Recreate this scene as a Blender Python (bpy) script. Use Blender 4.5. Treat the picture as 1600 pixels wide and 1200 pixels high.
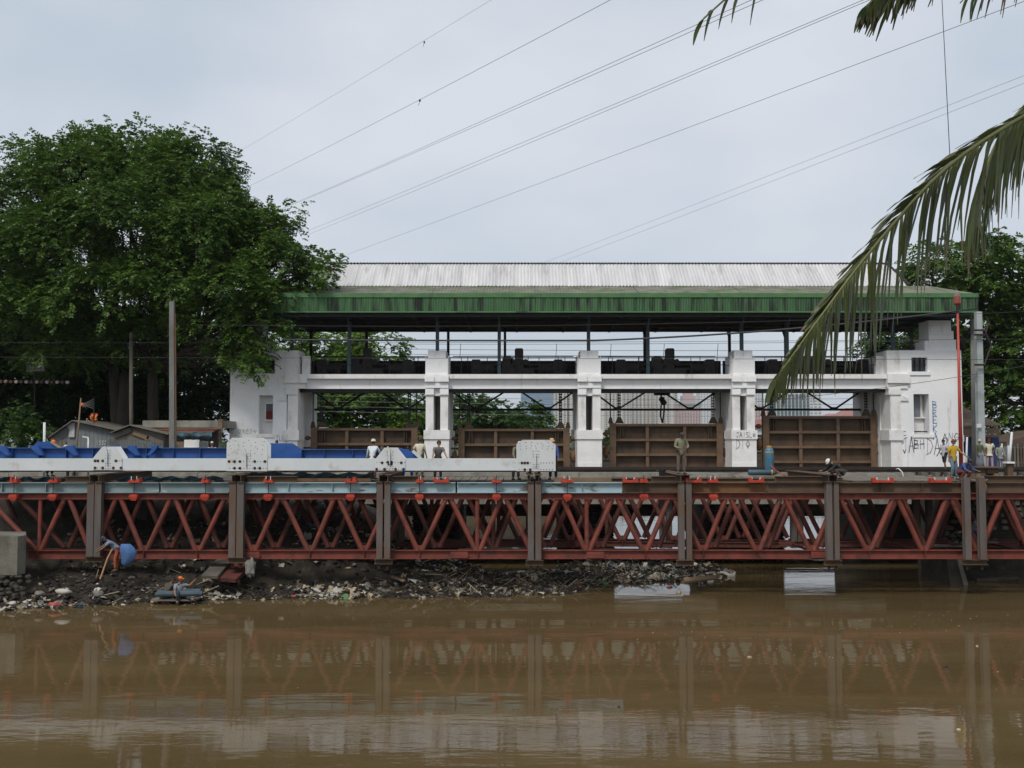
import bpy, bmesh, math, random
import numpy as np
from mathutils import Vector, Matrix
R = math.radians
PI = math.pi
for o in list(bpy.data.objects):
    bpy.data.objects.remove(o)
SC = bpy.context.scene
COL = SC.collection

# ------------------------------------------------------------------ camera, sky, sun, exposure
CAMZ = 1.65
FPX = 1600.0
PITCH = math.atan(88.0 / FPX)
cam_d = bpy.data.cameras.new('camera')
cam = bpy.data.objects.new('camera', cam_d)
COL.objects.link(cam)
cam.location = (0, 0, CAMZ)
cam.rotation_euler = (PI / 2 + PITCH, 0, 0)
cam_d.sensor_width = 36
cam_d.lens = 36
cam_d.clip_start = 0.1
cam_d.clip_end = 12000
SC.camera = cam

SUN_EL, SUN_AZ = R(52), R(205)      # azimuth clockwise from +Y (the view direction): behind the camera, a little to the left
world = bpy.data.worlds.new('World')
SC.world = world
world.use_nodes = True
nt = world.node_tree
for n in list(nt.nodes):
    nt.nodes.remove(n)
def wn(t, **k):
    n = nt.nodes.new(t)
    for a, b in k.items():
        setattr(n, a, b)
    return n
sky = wn('ShaderNodeTexSky', sky_type='NISHITA', sun_disc=False)
sky.sun_elevation = SUN_EL
sky.sun_rotation = SUN_AZ
sky.dust_density = 3.0
tc = wn('ShaderNodeTexCoord')
mp = wn('ShaderNodeMapping')
mp.inputs['Scale'].default_value = (1.0, 1.0, 2.2)
nt.links.new(tc.outputs['Generated'], mp.inputs['Vector'])
nz = wn('ShaderNodeTexNoise')
nz.inputs['Scale'].default_value = 2.3
nz.inputs['Detail'].default_value = 5
nz.inputs['Roughness'].default_value = 0.45
nt.links.new(mp.outputs['Vector'], nz.inputs['Vector'])
rp = wn('ShaderNodeValToRGB')
rp.color_ramp.elements[0].position = 0.32
rp.color_ramp.elements[0].color = (3.45, 4.00, 4.60, 1)
rp.color_ramp.elements[1].position = 0.62
rp.color_ramp.elements[1].color = (5.10, 5.30, 5.70, 1)
nt.links.new(nz.outputs['Fac'], rp.inputs['Fac'])
mx = wn('ShaderNodeMix', data_type='RGBA')
mx.inputs['Factor'].default_value = 0.88
nt.links.new(sky.outputs['Color'], mx.inputs['A'])
nt.links.new(rp.outputs['Color'], mx.inputs['B'])
bg = wn('ShaderNodeBackground')
bg.inputs['Strength'].default_value = 0.1
nt.links.new(mx.outputs['Result'], bg.inputs['Color'])
wo = wn('ShaderNodeOutputWorld')
nt.links.new(bg.outputs['Background'], wo.inputs['Surface'])

sun_d = bpy.data.lights.new('sun', 'SUN')
sun_d.energy = 1.5
sun_d.angle = R(14)
sun_d.color = (1.0, 0.965, 0.91)
sun = bpy.data.objects.new('sun', sun_d)
COL.objects.link(sun)
sdir = Vector((math.sin(SUN_AZ) * math.cos(SUN_EL), math.cos(SUN_AZ) * math.cos(SUN_EL), math.sin(SUN_EL)))
sun.rotation_euler = sdir.to_track_quat('Z', 'Y').to_euler()
sun.location = sdir * 60

SC.view_settings.view_transform = 'Standard'
SC.view_settings.look = 'None'
SC.view_settings.gamma = 1
SC.view_settings.use_curve_mapping = False
SC.view_settings.exposure = 0.58
SC.cycles.max_bounces = 6
SC.cycles.diffuse_bounces = 3
SC.cycles.glossy_bounces = 3
SC.cycles.transmission_bounces = 3
SC.cycles.transparent_max_bounces = 4
SC.cycles.volume_bounces = 0

# ------------------------------------------------------------------ measuring helper: a point of the place seen along a sight line at depth Y
def at(px, py, Y):
    u = (px - 800) / FPX
    v = (600 - py) / FPX
    t = Y / (math.cos(PITCH) - v * math.sin(PITCH))
    return Vector((u * t, Y, CAMZ + (math.sin(PITCH) + v * math.cos(PITCH)) * t))
def X(px, Y): return (px - 800) / FPX * Y
def Z(py, Y): return at(800, py, Y).z

rnd = random.Random(7)
rng = np.random.default_rng(11)

# ------------------------------------------------------------------ materials
MATS = {}
def material(name, c1, c2=None, scale=2.0, rough=0.7, metal=0.0, stretch=(1, 1, 1), bump=0.0, bscale=None, dirt=None,
             dirt_pos=(0.55, 0.7), dirt_scale=1.0, dirt_stretch=(1, 1, 1), spec=0.4, island=0.0, trans=None, detail=5, amount=(0.35, 0.65)):
    m = bpy.data.materials.new(name)
    m.use_nodes = True
    t = m.node_tree
    b = t.nodes['Principled BSDF']
    b.inputs['Roughness'].default_value = rough
    b.inputs['Metallic'].default_value = metal
    b.inputs['Specular IOR Level'].default_value = spec
    N = t.nodes.new
    L = t.links.new
    geo = N('ShaderNodeNewGeometry')
    def noise(sc, st, det=detail):
        mpn = N('ShaderNodeMapping')
        mpn.inputs['Scale'].default_value = st
        L(geo.outputs['Position'], mpn.inputs['Vector'])
        nn = N('ShaderNodeTexNoise')
        nn.inputs['Scale'].default_value = sc
        nn.inputs['Detail'].default_value = det
        nn.inputs['Roughness'].default_value = 0.6
        L(mpn.outputs['Vector'], nn.inputs['Vector'])
        return nn.outputs['Fac']
    col = None
    if c2 is not None:
        f = noise(scale, stretch)
        r = N('ShaderNodeValToRGB')
        r.color_ramp.elements[0].position, r.color_ramp.elements[1].position = amount
        r.color_ramp.elements[0].color = (*c1, 1)
        r.color_ramp.elements[1].color = (*c2, 1)
        L(f, r.inputs['Fac'])
        col = r.outputs['Color']
    if dirt is not None:
        f = noise(dirt_scale, dirt_stretch, 6)
        mr = N('ShaderNodeMapRange')
        mr.inputs['From Min'].default_value, mr.inputs['From Max'].default_value = dirt_pos
        L(f, mr.inputs['Value'])
        q = N('ShaderNodeMix'); q.data_type = 'RGBA'
        L(mr.outputs['Result'], q.inputs['Factor'])
        if col is None:
            q.inputs['A'].default_value = (*c1, 1)
        else:
            L(col, q.inputs['A'])
        q.inputs['B'].default_value = (*dirt, 1)
        col = q.outputs['Result']
    if island:
        h = N('ShaderNodeHueSaturation')
        mr = N('ShaderNodeMapRange')
        mr.inputs['To Min'].default_value, mr.inputs['To Max'].default_value = 1 - island, 1 + island
        L(geo.outputs['Random Per Island'], mr.inputs['Value'])
        L(mr.outputs['Result'], h.inputs['Value'])
        mh = N('ShaderNodeMapRange')
        mh.inputs['To Min'].default_value, mh.inputs['To Max'].default_value = 0.47, 0.52
        ml = N('ShaderNodeMath'); ml.operation = 'FRACT'
        mm = N('ShaderNodeMath'); mm.operation = 'MULTIPLY'; mm.inputs[1].default_value = 7.31
        L(geo.outputs['Random Per Island'], mm.inputs[0]); L(mm.outputs[0], ml.inputs[0]); L(ml.outputs[0], mh.inputs['Value'])
        L(mh.outputs['Result'], h.inputs['Hue'])
        if col is None:
            h.inputs['Color'].default_value = (*c1, 1)
        else:
            L(col, h.inputs['Color'])
        col = h.outputs['Color']
    if col is None:
        b.inputs['Base Color'].default_value = (*c1, 1)
    else:
        L(col, b.inputs['Base Color'])
    if bump:
        bp = N('ShaderNodeBump')
        bp.inputs['Strength'].default_value = bump
        bp.inputs['Distance'].default_value = 0.05
        L(noise(bscale or scale * 4, stretch), bp.inputs['Height'])
        L(bp.outputs['Normal'], b.inputs['Normal'])
    if trans:
        tr = N('ShaderNodeBsdfTranslucent')
        if col is not None: L(col, tr.inputs['Color'])
        else: tr.inputs['Color'].default_value = (*c1, 1)
        ms = N('ShaderNodeMixShader')
        ms.inputs['Fac'].default_value = trans
        L(b.outputs[0], ms.inputs[1]); L(tr.outputs[0], ms.inputs[2])
        L(ms.outputs[0], t.nodes['Material Output'].inputs['Surface'])
    MATS[name] = m
    return m
M = material
m_white = M('white_limewash', (.81, .805, .80), (.86, .855, .85), 1.3, .85, bump=.25, bscale=9, dirt=(.42, .395, .36), dirt_pos=(.60, .86), dirt_scale=1.9, dirt_stretch=(1.7, 1.7, .3))
m_wbase = M('stained_limewash', (.74, .725, .70), (.82, .805, .785), 1.8, .88, bump=.3, bscale=9, dirt=(.32, .29, .25), dirt_pos=(.55, .84), dirt_scale=1.3, dirt_stretch=(1.2, 1.2, .6))
m_green = M('green_sheet_paint', (.045, .118, .046), (.064, .145, .062), .9, .6, stretch=(1, 1, .4), dirt=(.014, .020, .013), dirt_pos=(.45, .62), dirt_scale=1.9, dirt_stretch=(1.7, .2, .16))
m_greentrim = M('green_trim_paint', (.05, .15, .05), (.085, .19, .07), 1.6, .6, dirt=(.02, .03, .016), dirt_pos=(.58, .75), dirt_scale=.9)
m_galv = M('weathered_roof_sheet', (.48, .47, .47), (.61, .60, .595), .8, .6, stretch=(2.0, .3, .3), spec=.3, dirt=(.27, .26, .25), dirt_pos=(.56, .8), dirt_scale=.9, dirt_stretch=(2.5, .4, .4))
m_moss = M('mossy_roof_sheet', (.13, .125, .10), (.20, .20, .15), 1.6, .85, dirt=(.07, .11, .04), dirt_pos=(.48, .66), dirt_scale=.7)
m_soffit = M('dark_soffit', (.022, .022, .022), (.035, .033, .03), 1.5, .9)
m_dark = M('black_steel', (.012, .013, .015), (.028, .026, .026), 3, .6, metal=.2)
m_bluegrey = M('blue_grey_paint', (.05, .085, .10), (.075, .11, .125), 2.5, .55)
m_gate = M('rusty_gate_steel', (.068, .044, .027), (.105, .066, .038), 1.1, .75, bump=.15, bscale=14, dirt=(.035, .026, .02), dirt_pos=(.52, .74), dirt_scale=.9, dirt_stretch=(1.2, 1.2, .5))
m_gateframe = M('rusty_gate_frame', (.115, .07, .042), (.16, .10, .06), 2.0, .75, dirt=(.05, .035, .025), dirt_pos=(.58, .78), dirt_scale=2.1)
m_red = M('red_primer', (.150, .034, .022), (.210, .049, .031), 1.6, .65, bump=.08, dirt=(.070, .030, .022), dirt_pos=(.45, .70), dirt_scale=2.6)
m_reddark = M('shade_darkened_red_primer', (.085, .026, .019), (.13, .036, .025), 1.6, .7, dirt=(.045, .024, .018), dirt_pos=(.5, .72), dirt_scale=1.9)  # darker copy of the red primer: shade on the rear girders put into the colour
m_pale = M('pale_blue_paint', (.25, .36, .39), (.33, .43, .46), 1.2, .55, dirt=(.10, .055, .03), dirt_pos=(.56, .66), dirt_scale=2.4, dirt_stretch=(.5, 1, 2))
m_pale2 = M('grey_green_paint', (.15, .21, .215), (.21, .27, .275), 1.4, .55, dirt=(.42, .45, .44), dirt_pos=(.58, .72), dirt_scale=2.2, dirt_stretch=(.6, 1, 2))
m_brown = M('brown_rusty_steel', (.07, .047, .03), (.115, .07, .04), 1.3, .75, bump=.1, dirt=(.17, .085, .035), dirt_pos=(.6, .76), dirt_scale=1.2)
m_rustor = M('orange_rust_steel', (.13, .06, .024), (.19, .095, .04), 2, .8, dirt=(.06, .035, .022), dirt_pos=(.5, .7), dirt_scale=2)
m_post = M('mill_scale_steel', (.085, .075, .073), (.125, .104, .092), 1.4, .6, stretch=(1, 1, .3), dirt=(.11, .065, .036), dirt_pos=(.48, .66), dirt_scale=1.5, dirt_stretch=(1, 1, .35))
m_clamp = M('orange_red_paint', (.34, .033, .016), (.45, .05, .022), 3, .55, dirt=(.22, .03, .018), dirt_pos=(.56, .75), dirt_scale=4)
m_wsteel = M('white_steel_paint', (.53, .565, .575), (.60, .63, .635), .7, .45, dirt=(.40, .35, .28), dirt_pos=(.56, .8), dirt_scale=1.6)
m_wgus = M('white_gusset_paint', (.53, .55, .55), (.59, .60, .595), 1.2, .5, dirt=(.36, .29, .21), dirt_pos=(.66, .80), dirt_scale=1.4)
m_blue = M('blue_steel_paint', (.018, .072, .25), (.028, .098, .33), 1.1, .45, dirt=(.014, .04, .13), dirt_pos=(.56, .78), dirt_scale=1.1)
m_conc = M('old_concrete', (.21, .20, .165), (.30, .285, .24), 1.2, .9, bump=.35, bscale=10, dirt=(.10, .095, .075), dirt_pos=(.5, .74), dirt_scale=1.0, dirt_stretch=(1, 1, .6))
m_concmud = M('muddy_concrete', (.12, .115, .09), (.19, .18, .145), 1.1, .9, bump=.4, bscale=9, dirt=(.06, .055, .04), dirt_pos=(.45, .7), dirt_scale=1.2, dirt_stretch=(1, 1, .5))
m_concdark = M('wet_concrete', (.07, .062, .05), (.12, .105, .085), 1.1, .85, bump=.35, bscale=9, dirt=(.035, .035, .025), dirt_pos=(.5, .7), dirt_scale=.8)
m_polec = M('pole_concrete', (.13, .135, .125), (.20, .20, .185), 1.5, .85, stretch=(1, 1, .3), dirt=(.10, .10, .09), dirt_pos=(.52, .7), dirt_scale=1.2, dirt_stretch=(1, 1, .5))
m_poleg = M('pale_pole_paint', (.30, .34, .33), (.38, .41, .40), 1.5, .7, dirt=(.18, .2, .19), dirt_pos=(.55, .75), dirt_scale=1.4)
m_redpole = M('red_pole_paint', (.36, .045, .03), (.42, .075, .05), 1.4, .55)
m_stone = M('cobble_stone', (.085, .07, .052), (.15, .125, .09), 3.5, .85, bump=.3, bscale=16, island=.3)
m_mortar = M('dark_mortar', (.04, .034, .027), (.06, .05, .04), 3, .95)
m_rubble = M('rubble_stone', (.13, .115, .095), (.22, .20, .17), 2.5, .9, bump=.4, island=.3)
m_iron = M('rail_iron', (.03, .024, .022), (.05, .036, .03), 3, .6, metal=.4)
m_wood = M('grey_wood', (.115, .10, .08), (.18, .16, .13), 2.2, .85, stretch=(1, 1, .3), bump=.2)
m_wood2 = M('brown_wood', (.15, .10, .06), (.22, .155, .095), 2.2, .85, stretch=(.4, 1, 1))
m_sheetgrey = M('grey_wall_board', (.13, .145, .145), (.19, .20, .195), 1.3, .8, dirt=(.09, .085, .075), dirt_pos=(.52, .7), dirt_scale=1.5)
m_tarp = M('blue_green_tarp', (.03, .065, .085), (.05, .095, .12), 1.8, .55, bump=.5, bscale=3)
m_bark = M('dark_bark', (.04, .032, .024), (.07, .056, .042), 3, .95, stretch=(1, 1, .25), bump=.5)
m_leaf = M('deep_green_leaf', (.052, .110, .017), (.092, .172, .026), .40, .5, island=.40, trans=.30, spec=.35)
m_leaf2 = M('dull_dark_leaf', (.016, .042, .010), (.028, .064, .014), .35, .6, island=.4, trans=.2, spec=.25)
m_leafl = M('bright_green_leaf', (.078, .165, .018), (.12, .22, .028), .25, .55, island=.4, trans=.35, spec=.3)
m_leafm = M('mid_green_leaf', (.038, .088, .016), (.058, .12, .022), .25, .55, island=.4, trans=.3, spec=.3)
m_palm = M('palm_leaflet', (.052, .072, .022), (.088, .108, .034), 1.6, .42, island=.35, trans=.3, spec=.5)
m_palmdry = M('dry_palm_tip', (.13, .10, .055), (.19, .15, .09), 3, .7, trans=.3)
m_rachis = M('palm_rib', (.10, .11, .035), (.14, .14, .05), 3, .5)
m_cable = M('cable_black', (.04, .04, .043), rough=.6)
m_cablefar = M('aluminium_cable', (.20, .20, .21), rough=.6)
m_hoist = M('greasy_hoist_iron', (.030, .026, .023), (.050, .042, .036), 3, .7)
m_glass = M('dark_glass', (.02, .025, .03), rough=.12, spec=.6)
m_redcloth = M('maroon_curtain', (.16, .025, .03), (.22, .04, .04), 3, .9)
m_ink = M('black_spray_paint', (.20, .19, .215), rough=.8)
m_inkb = M('blue_spray_paint', (.17, .25, .42), rough=.8)
m_inkg = M('faded_spray_paint', (.36, .36, .37), rough=.8)
# ------------------------------------------------------------------ mesh and scene helpers
class MB:
    def __init__(s):
        s.v = []; s.f = []; s.mi = []
    def add(s, vs, fs, mi=0):
        o = len(s.v)
        s.v += [tuple(v) for v in vs]
        s.f += [tuple(i + o for i in f) for f in fs]
        s.mi += [mi] * len(fs)
        return s
    def box(s, x0, x1, y0, y1, z0, z1, mi=0):
        vs = [(x0, y0, z0), (x1, y0, z0), (x1, y1, z0), (x0, y1, z0), (x0, y0, z1), (x1, y0, z1), (x1, y1, z1), (x0, y1, z1)]
        return s.add(vs, [(0, 3, 2, 1), (4, 5, 6, 7), (0, 1, 5, 4), (1, 2, 6, 5), (2, 3, 7, 6), (3, 0, 4, 7)], mi)
    def bar(s, p, q, w, h, up=(0, 0, 1), mi=0):
        p, q, up = Vector(p), Vector(q), Vector(up)
        d = (q - p).normalized()
        a = d.cross(up)
        if a.length < 1e-4: a = d.cross(Vector((1, 0, 0)))
        a.normalize(); b = a.cross(d).normalized()
        vs = []
        for e in (p, q):
            for i, j in ((-1, -1), (1, -1), (1, 1), (-1, 1)):
                vs.append(e + a * (i * w / 2) + b * (j * h / 2))
        return s.add(vs, [(0, 1, 2, 3), (7, 6, 5, 4), (0, 4, 5, 1), (1, 5, 6, 2), (2, 6, 7, 3), (3, 7, 4, 0)], mi)
    def tube(s, pts, r, n=8, mi=0, cap=True):
        pts = [Vector(p) for p in pts]
        rs = r if isinstance(r, (list, tuple)) else [r] * len(pts)
        o = len(s.v)
        vs, fs = [], []
        prev = None
        for i, p in enumerate(pts):
            d = (pts[min(i + 1, len(pts) - 1)] - pts[max(i - 1, 0)]).normalized()
            if prev is None:
                a = d.cross(Vector((0, 0, 1)))
                if a.length < 1e-3: a = d.cross(Vector((1, 0, 0)))
            else:
                a = prev - d * prev.dot(d)
            a.normalize(); prev = a
            b = d.cross(a)
            for k in range(n):
                t = 2 * PI * k / n
                vs.append(p + a * (math.cos(t) * rs[i]) + b * (math.sin(t) * rs[i]))
        for i in range(len(pts) - 1):
            for k in range(n):
                k2 = (k + 1) % n
                fs.append((i * n + k, i * n + k2, (i + 1) * n + k2, (i + 1) * n + k))
        if cap:
            fs.append(tuple(range(n - 1, -1, -1)))
            fs.append(tuple(range((len(pts) - 1) * n, len(pts) * n)))
        return s.add(vs, fs, mi)
    def prism(s, poly, y0, y1, mi=0):          # poly of (x, z), pushed along y
        n = len(poly)
        area = sum(poly[i][0] * poly[(i + 1) % n][1] - poly[(i + 1) % n][0] * poly[i][1] for i in range(n))
        if area < 0: poly = poly[::-1]
        vs = [(x, y0, z) for x, z in poly] + [(x, y1, z) for x, z in poly]
        fs = [tuple(range(n)), tuple(range(2 * n - 1, n - 1, -1))]
        for i in range(n):
            j = (i + 1) % n
            fs.append((j, i, i + n, j + n))
        return s.add(vs, fs, mi)
    def plan(s, poly, z0, z1, mi=0):           # poly of (x, y) counter-clockwise, pushed along z
        n = len(poly)
        vs = [(x, y, z0) for x, y in poly] + [(x, y, z1) for x, y in poly]
        fs = [tuple(range(n - 1, -1, -1)), tuple(range(n, 2 * n))]
        for i in range(n):
            j = (i + 1) % n
            fs.append((i, j, j + n, i + n))
        return s.add(vs, fs, mi)
    def ibeam(s, p, q, h, w, tf=.025, tw=.018, up=(0, 0, 1), mi=0):
        p, q, up = Vector(p), Vector(q), Vector(up)
        d = (q - p).normalized()
        a = d.cross(up).normalized(); b = a.cross(d).normalized()
        sec = [(-w/2, -h/2), (w/2, -h/2), (w/2, -h/2+tf), (tw/2, -h/2+tf), (tw/2, h/2-tf), (w/2, h/2-tf), (w/2, h/2), (-w/2, h/2), (-w/2, h/2-tf), (-tw/2, h/2-tf), (-tw/2, -h/2+tf), (-w/2, -h/2+tf)]
        n = 12
        vs = [e + a * x + b * y for e in (p, q) for x, y in sec]
        fs = [(i, (i + 1) % n, (i + 1) % n + n, i + n) for i in range(n)]
        fs += [(11, 10, 3, 2, 1, 0), (10, 9, 4, 3), (9, 8, 7, 6, 5, 4)]
        fs += [tuple(k + n for k in reversed(f)) for f in [(11, 10, 3, 2, 1, 0), (10, 9, 4, 3), (9, 8, 7, 6, 5, 4)]]
        return s.add(vs, fs, mi)
    def gridwall(s, x0, x1, z0, z1, y0, y1, holes, mi=0):   # wall with real openings
        xs = sorted({x0, x1, *[h[0] for h in holes], *[h[1] for h in holes]})
        zs = sorted({z0, z1, *[h[2] for h in holes], *[h[3] for h in holes]})
        def solid(i, j):
            if i < 0 or j < 0 or i >= len(xs) - 1 or j >= len(zs) - 1: return False
            cx, cz = (xs[i] + xs[i+1]) / 2, (zs[j] + zs[j+1]) / 2
            return not any(h[0] < cx < h[1] and h[2] < cz < h[3] for h in holes)
        for i in range(len(xs) - 1):
            for j in range(len(zs) - 1):
                if not solid(i, j): continue
                a, b, c, d = xs[i], xs[i+1], zs[j], zs[j+1]
                s.add([(a, y0, c), (b, y0, c), (b, y0, d), (a, y0, d)], [(0, 1, 2, 3)], mi)
                s.add([(a, y1, c), (b, y1, c), (b, y1, d), (a, y1, d)], [(3, 2, 1, 0)], mi)
                if not solid(i-1, j): s.add([(a, y0, c), (a, y0, d), (a, y1, d), (a, y1, c)], [(0, 1, 2, 3)], mi)
                if not solid(i+1, j): s.add([(b, y0, c), (b, y1, c), (b, y1, d), (b, y0, d)], [(0, 1, 2, 3)], mi)
                if not solid(i, j-1): s.add([(a, y0, c), (a, y1, c), (b, y1, c), (b, y0, c)], [(0, 1, 2, 3)], mi)
                if not solid(i, j+1): s.add([(a, y0, d), (b, y0, d), (b, y1, d), (a, y1, d)], [(0, 1, 2, 3)], mi)
        return s
    def disc(s, c, r, n=8, axis='y', t=.01, mi=0):
        c = Vector(c)
        ax = Vector((0, 1, 0)) if axis == 'y' else (Vector((1, 0, 0)) if axis == 'x' else Vector((0, 0, 1)))
        return s.tube([c - ax * t, c + ax * t], r, n, mi)
    def blob(s, c, rx, ry, rz, nu=10, nv=6, mi=0, rot=None, z0=-1.0, f=None):   # ellipsoid; z0 > -1 keeps only the cap above that latitude
        vs, fs = [], []
        for j in range(nv + 1):
            zz = z0 + (1 - z0) * j / nv if z0 > -1 else -math.cos(PI * j / nv)
            rr = math.sqrt(max(0, 1 - zz * zz))
            for i in range(nu):
                t = 2 * PI * i / nu
                p = Vector((rx * rr * math.cos(t), ry * rr * math.sin(t), rz * zz))
                if f: p = Vector(f(p))
                if rot is not None: p = rot @ p
                vs.append(Vector(c) + p)
        for j in range(nv):
            for i in range(nu):
                k = (i + 1) % nu
                fs.append((j * nu + i, j * nu + k, (j + 1) * nu + k, (j + 1) * nu + i))
        fs.append(tuple(range(nu - 1, -1, -1)))
        return s.add(vs, fs, mi)
    def mesh(s, name, mats, smooth=False):
        me = bpy.data.meshes.new(name)
        me.from_pydata(s.v, [], s.f)
        for m in (mats if isinstance(mats, (list, tuple)) else [mats]):
            me.materials.append(m)
        if any(s.mi): me.polygons.foreach_set('material_index', s.mi)
        if smooth: me.polygons.foreach_set('use_smooth', [True] * len(me.polygons))
        me.update()
        return me
    def build(s, name, mats, parent=None, smooth=False, loc=None, kind=None):
        return link(name, s.mesh(name, mats, smooth), parent, loc, kind)

def link(name, me, parent=None, loc=None, kind=None):
    o = bpy.data.objects.new(name, me)
    COL.objects.link(o)
    if parent is not None:
        o.parent = parent
        # geometry is written in world metres; take the parents' base off again
        off = Vector((0, 0, 0)); p = parent
        while p is not None:
            off += p.location; p = p.parent
        o.location = (Vector(loc) if loc is not None else Vector((0, 0, 0))) - off
    elif loc is not None:
        o.location = loc
    if kind: o['kind'] = kind
    return o
def tag(o, label, cat, group=None):
    o['label'] = label; o['category'] = cat
    if 'kind' not in o: o['kind'] = 'thing'
    if group: o['group'] = group
    return o
def thing(name, label, cat, loc=(0, 0, 0), group=None):
    o = bpy.data.objects.new(name, None)
    o.empty_display_size = .3
    COL.objects.link(o)
    o.location = loc
    return tag(o, label, cat, group)
def structure(o):
    o['kind'] = 'structure'; return o
def copy_tree(o, parent=None):
    c = o.copy(); COL.objects.link(c)
    if parent is not None: c.parent = parent
    for ch in o.children: copy_tree(ch, c)
    return c
def npmesh(name, V, F, mats, mi=None):
    me = bpy.data.meshes.new(name)
    V = np.ascontiguousarray(V, dtype=np.float32); F = np.ascontiguousarray(F, dtype=np.int32)
    k = F.shape[1]
    me.vertices.add(len(V)); me.vertices.foreach_set('co', V.ravel())
    me.loops.add(F.size); me.loops.foreach_set('vertex_index', F.ravel())
    me.polygons.add(len(F))
    me.polygons.foreach_set('loop_start', np.arange(0, F.size, k, dtype=np.int32))
    for m in mats: me.materials.append(m)
    if mi is not None: me.polygons.foreach_set('material_index', np.ascontiguousarray(mi, dtype=np.int32))
    me.update(calc_edges=True)
    return me
# ------------------------------------------------------------------ ground, water, far land
WZ = -4.49                                   # river level; z = 0 is the deck of the gates, the eye is 1.65 above it
def hnoise(x, y, k=1.0):
    return (math.sin(x * 1.7 * k + 1.3 * math.sin(y * 1.1 * k)) + math.sin(y * 2.3 * k + 1.7 * math.sin(x * 0.9 * k)) + math.sin((x + y) * 4.1 * k) * .5) / 2.5
def lerp(a, b, t):
    t = max(0, min(1, t)); return a + (b - a) * t
def sstep(a, b, t):
    t = max(0, min(1, (t - a) / (b - a))); return t * t * (3 - 2 * t)
def shore(x):                                # depth of the water's edge of the refuse bank
    pts = [(-60, 35.5), (-24, 36.8), (-19, 37.6), (-16, 38.6), (-12, 40.0), (-8, 40.7), (-3, 40.9), (1.6, 41.6), (3.2, 43.2), (4.4, 45.0), (8.3, 45.3), (9.3, 46.2), (10.5, 48)]
    for (a, b), (c, d) in zip(pts, pts[1:]):
        if x <= c: return lerp(b, d, (x - a) / (c - a)) + .22 * math.sin(x * 2.1) + .12 * math.sin(x * 5.3)
    return 47
def ground_h(x, y):
    near = lerp(-0.02, -6.0, (y - 3.5) / 15.0) if y > 3.5 else -0.02
    if y < 19: return near
    land = -0.08
    # behind the gates the river runs on and bends to the right
    if y > 50:
        lw = lerp(-17.0, 8.0, (y - 70) / 40)
        rw = lerp(25.0, 42.0, (y - 60) / 80)
        if y < 57 and (x < -17 or x > 20.5): return land
        if y > 150: return land
        if x < lw: return land if x < lw - 1.5 else lerp(-6, land, (lw - x) / 1.5)
        if x > rw: return land if x > rw + 1.5 else lerp(-6, land, (x - rw) / 1.5)
        return -6
    if x > 19.6:
        return lerp(-6, -4.2, (y - 42) / 4) if y < 46.6 else land
    if x > 10.3: return -6
    yb = shore(x)
    s = y - yb
    if s < -2: return -6
    mat = sstep(-3.5, 0.5, x)                     # right of the middle the refuse is only a floating mat
    z = -4.58 + min(max(s, 0) * .42, lerp(.80, .10, mat)) + (.14 * hnoise(x, y, 1.6) + .07 * hnoise(x, y, 4.3)) * (1 - .8 * mat)
    if s < 0: z = max(-6, -4.58 + .6 * s)
    left = sstep(-2.0, -8.5, x)
    if s > 1.2:
        z += left * (sstep(40.9, 43.4, y) * 1.25 + sstep(43.2, 48.5, y) * 1.6)
    if x > -6: z = lerp(z, -6, sstep(lerp(46.5, 52.5, (x - 1) / 3), lerp(49.5, 54.0, (x - 1) / 3), y) * sstep(-6, -3.5, x))
    if x < -16.5: z = lerp(z, land, sstep(44, 49.0, y))
    return z
gx = [-6000, -2500, -1000, -400, -150, -80, -55] + [x * .5 for x in range(-84, 110)] + [60, 80, 150, 400, 1000, 2500, 6000]
gy = [-300, -60, -15, -5, 0, 3.5] + list(range(5, 34)) + [34 + .4 * i for i in range(0, 63)] + [60, 62, 65, 70, 75, 80, 90, 100, 110, 120, 135, 149, 151, 170, 220, 300, 500, 900, 1600, 3000, 6000, 11000]
gv = [(x, y, ground_h(x, y)) for y in gy for x in gx]
nx = len(gx)
gf = [(j * nx + i, j * nx + i + 1, (j + 1) * nx + i + 1, (j + 1) * nx + i) for j in range(len(gy) - 1) for i in range(nx - 1)]
m_earth = M('dark_river_earth', (.015, .012, .008), (.034, .026, .018), 2.6, .95, bump=.8, bscale=9, dirt=(.075, .062, .046), dirt_pos=(.58, .74), dirt_scale=3.6)
me = bpy.data.meshes.new('ground'); me.from_pydata(gv, [], gf); me.materials.append(m_earth)
m_field = M('dry_grass_land', (.045, .06, .025), (.085, .095, .045), .15, .95, dirt=(.10, .085, .06), dirt_pos=(.5, .7), dirt_scale=.06)
me.materials.append(m_field)
me.polygons.foreach_set('material_index', [1 if (abs(p.center.x) > 48 or p.center.y > 64 or p.center.y < -2) and p.center.z > -2 else 0 for p in me.polygons])
me.polygons.foreach_set('use_smooth', [True] * len(me.polygons))
structure(link('ground', me))

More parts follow.
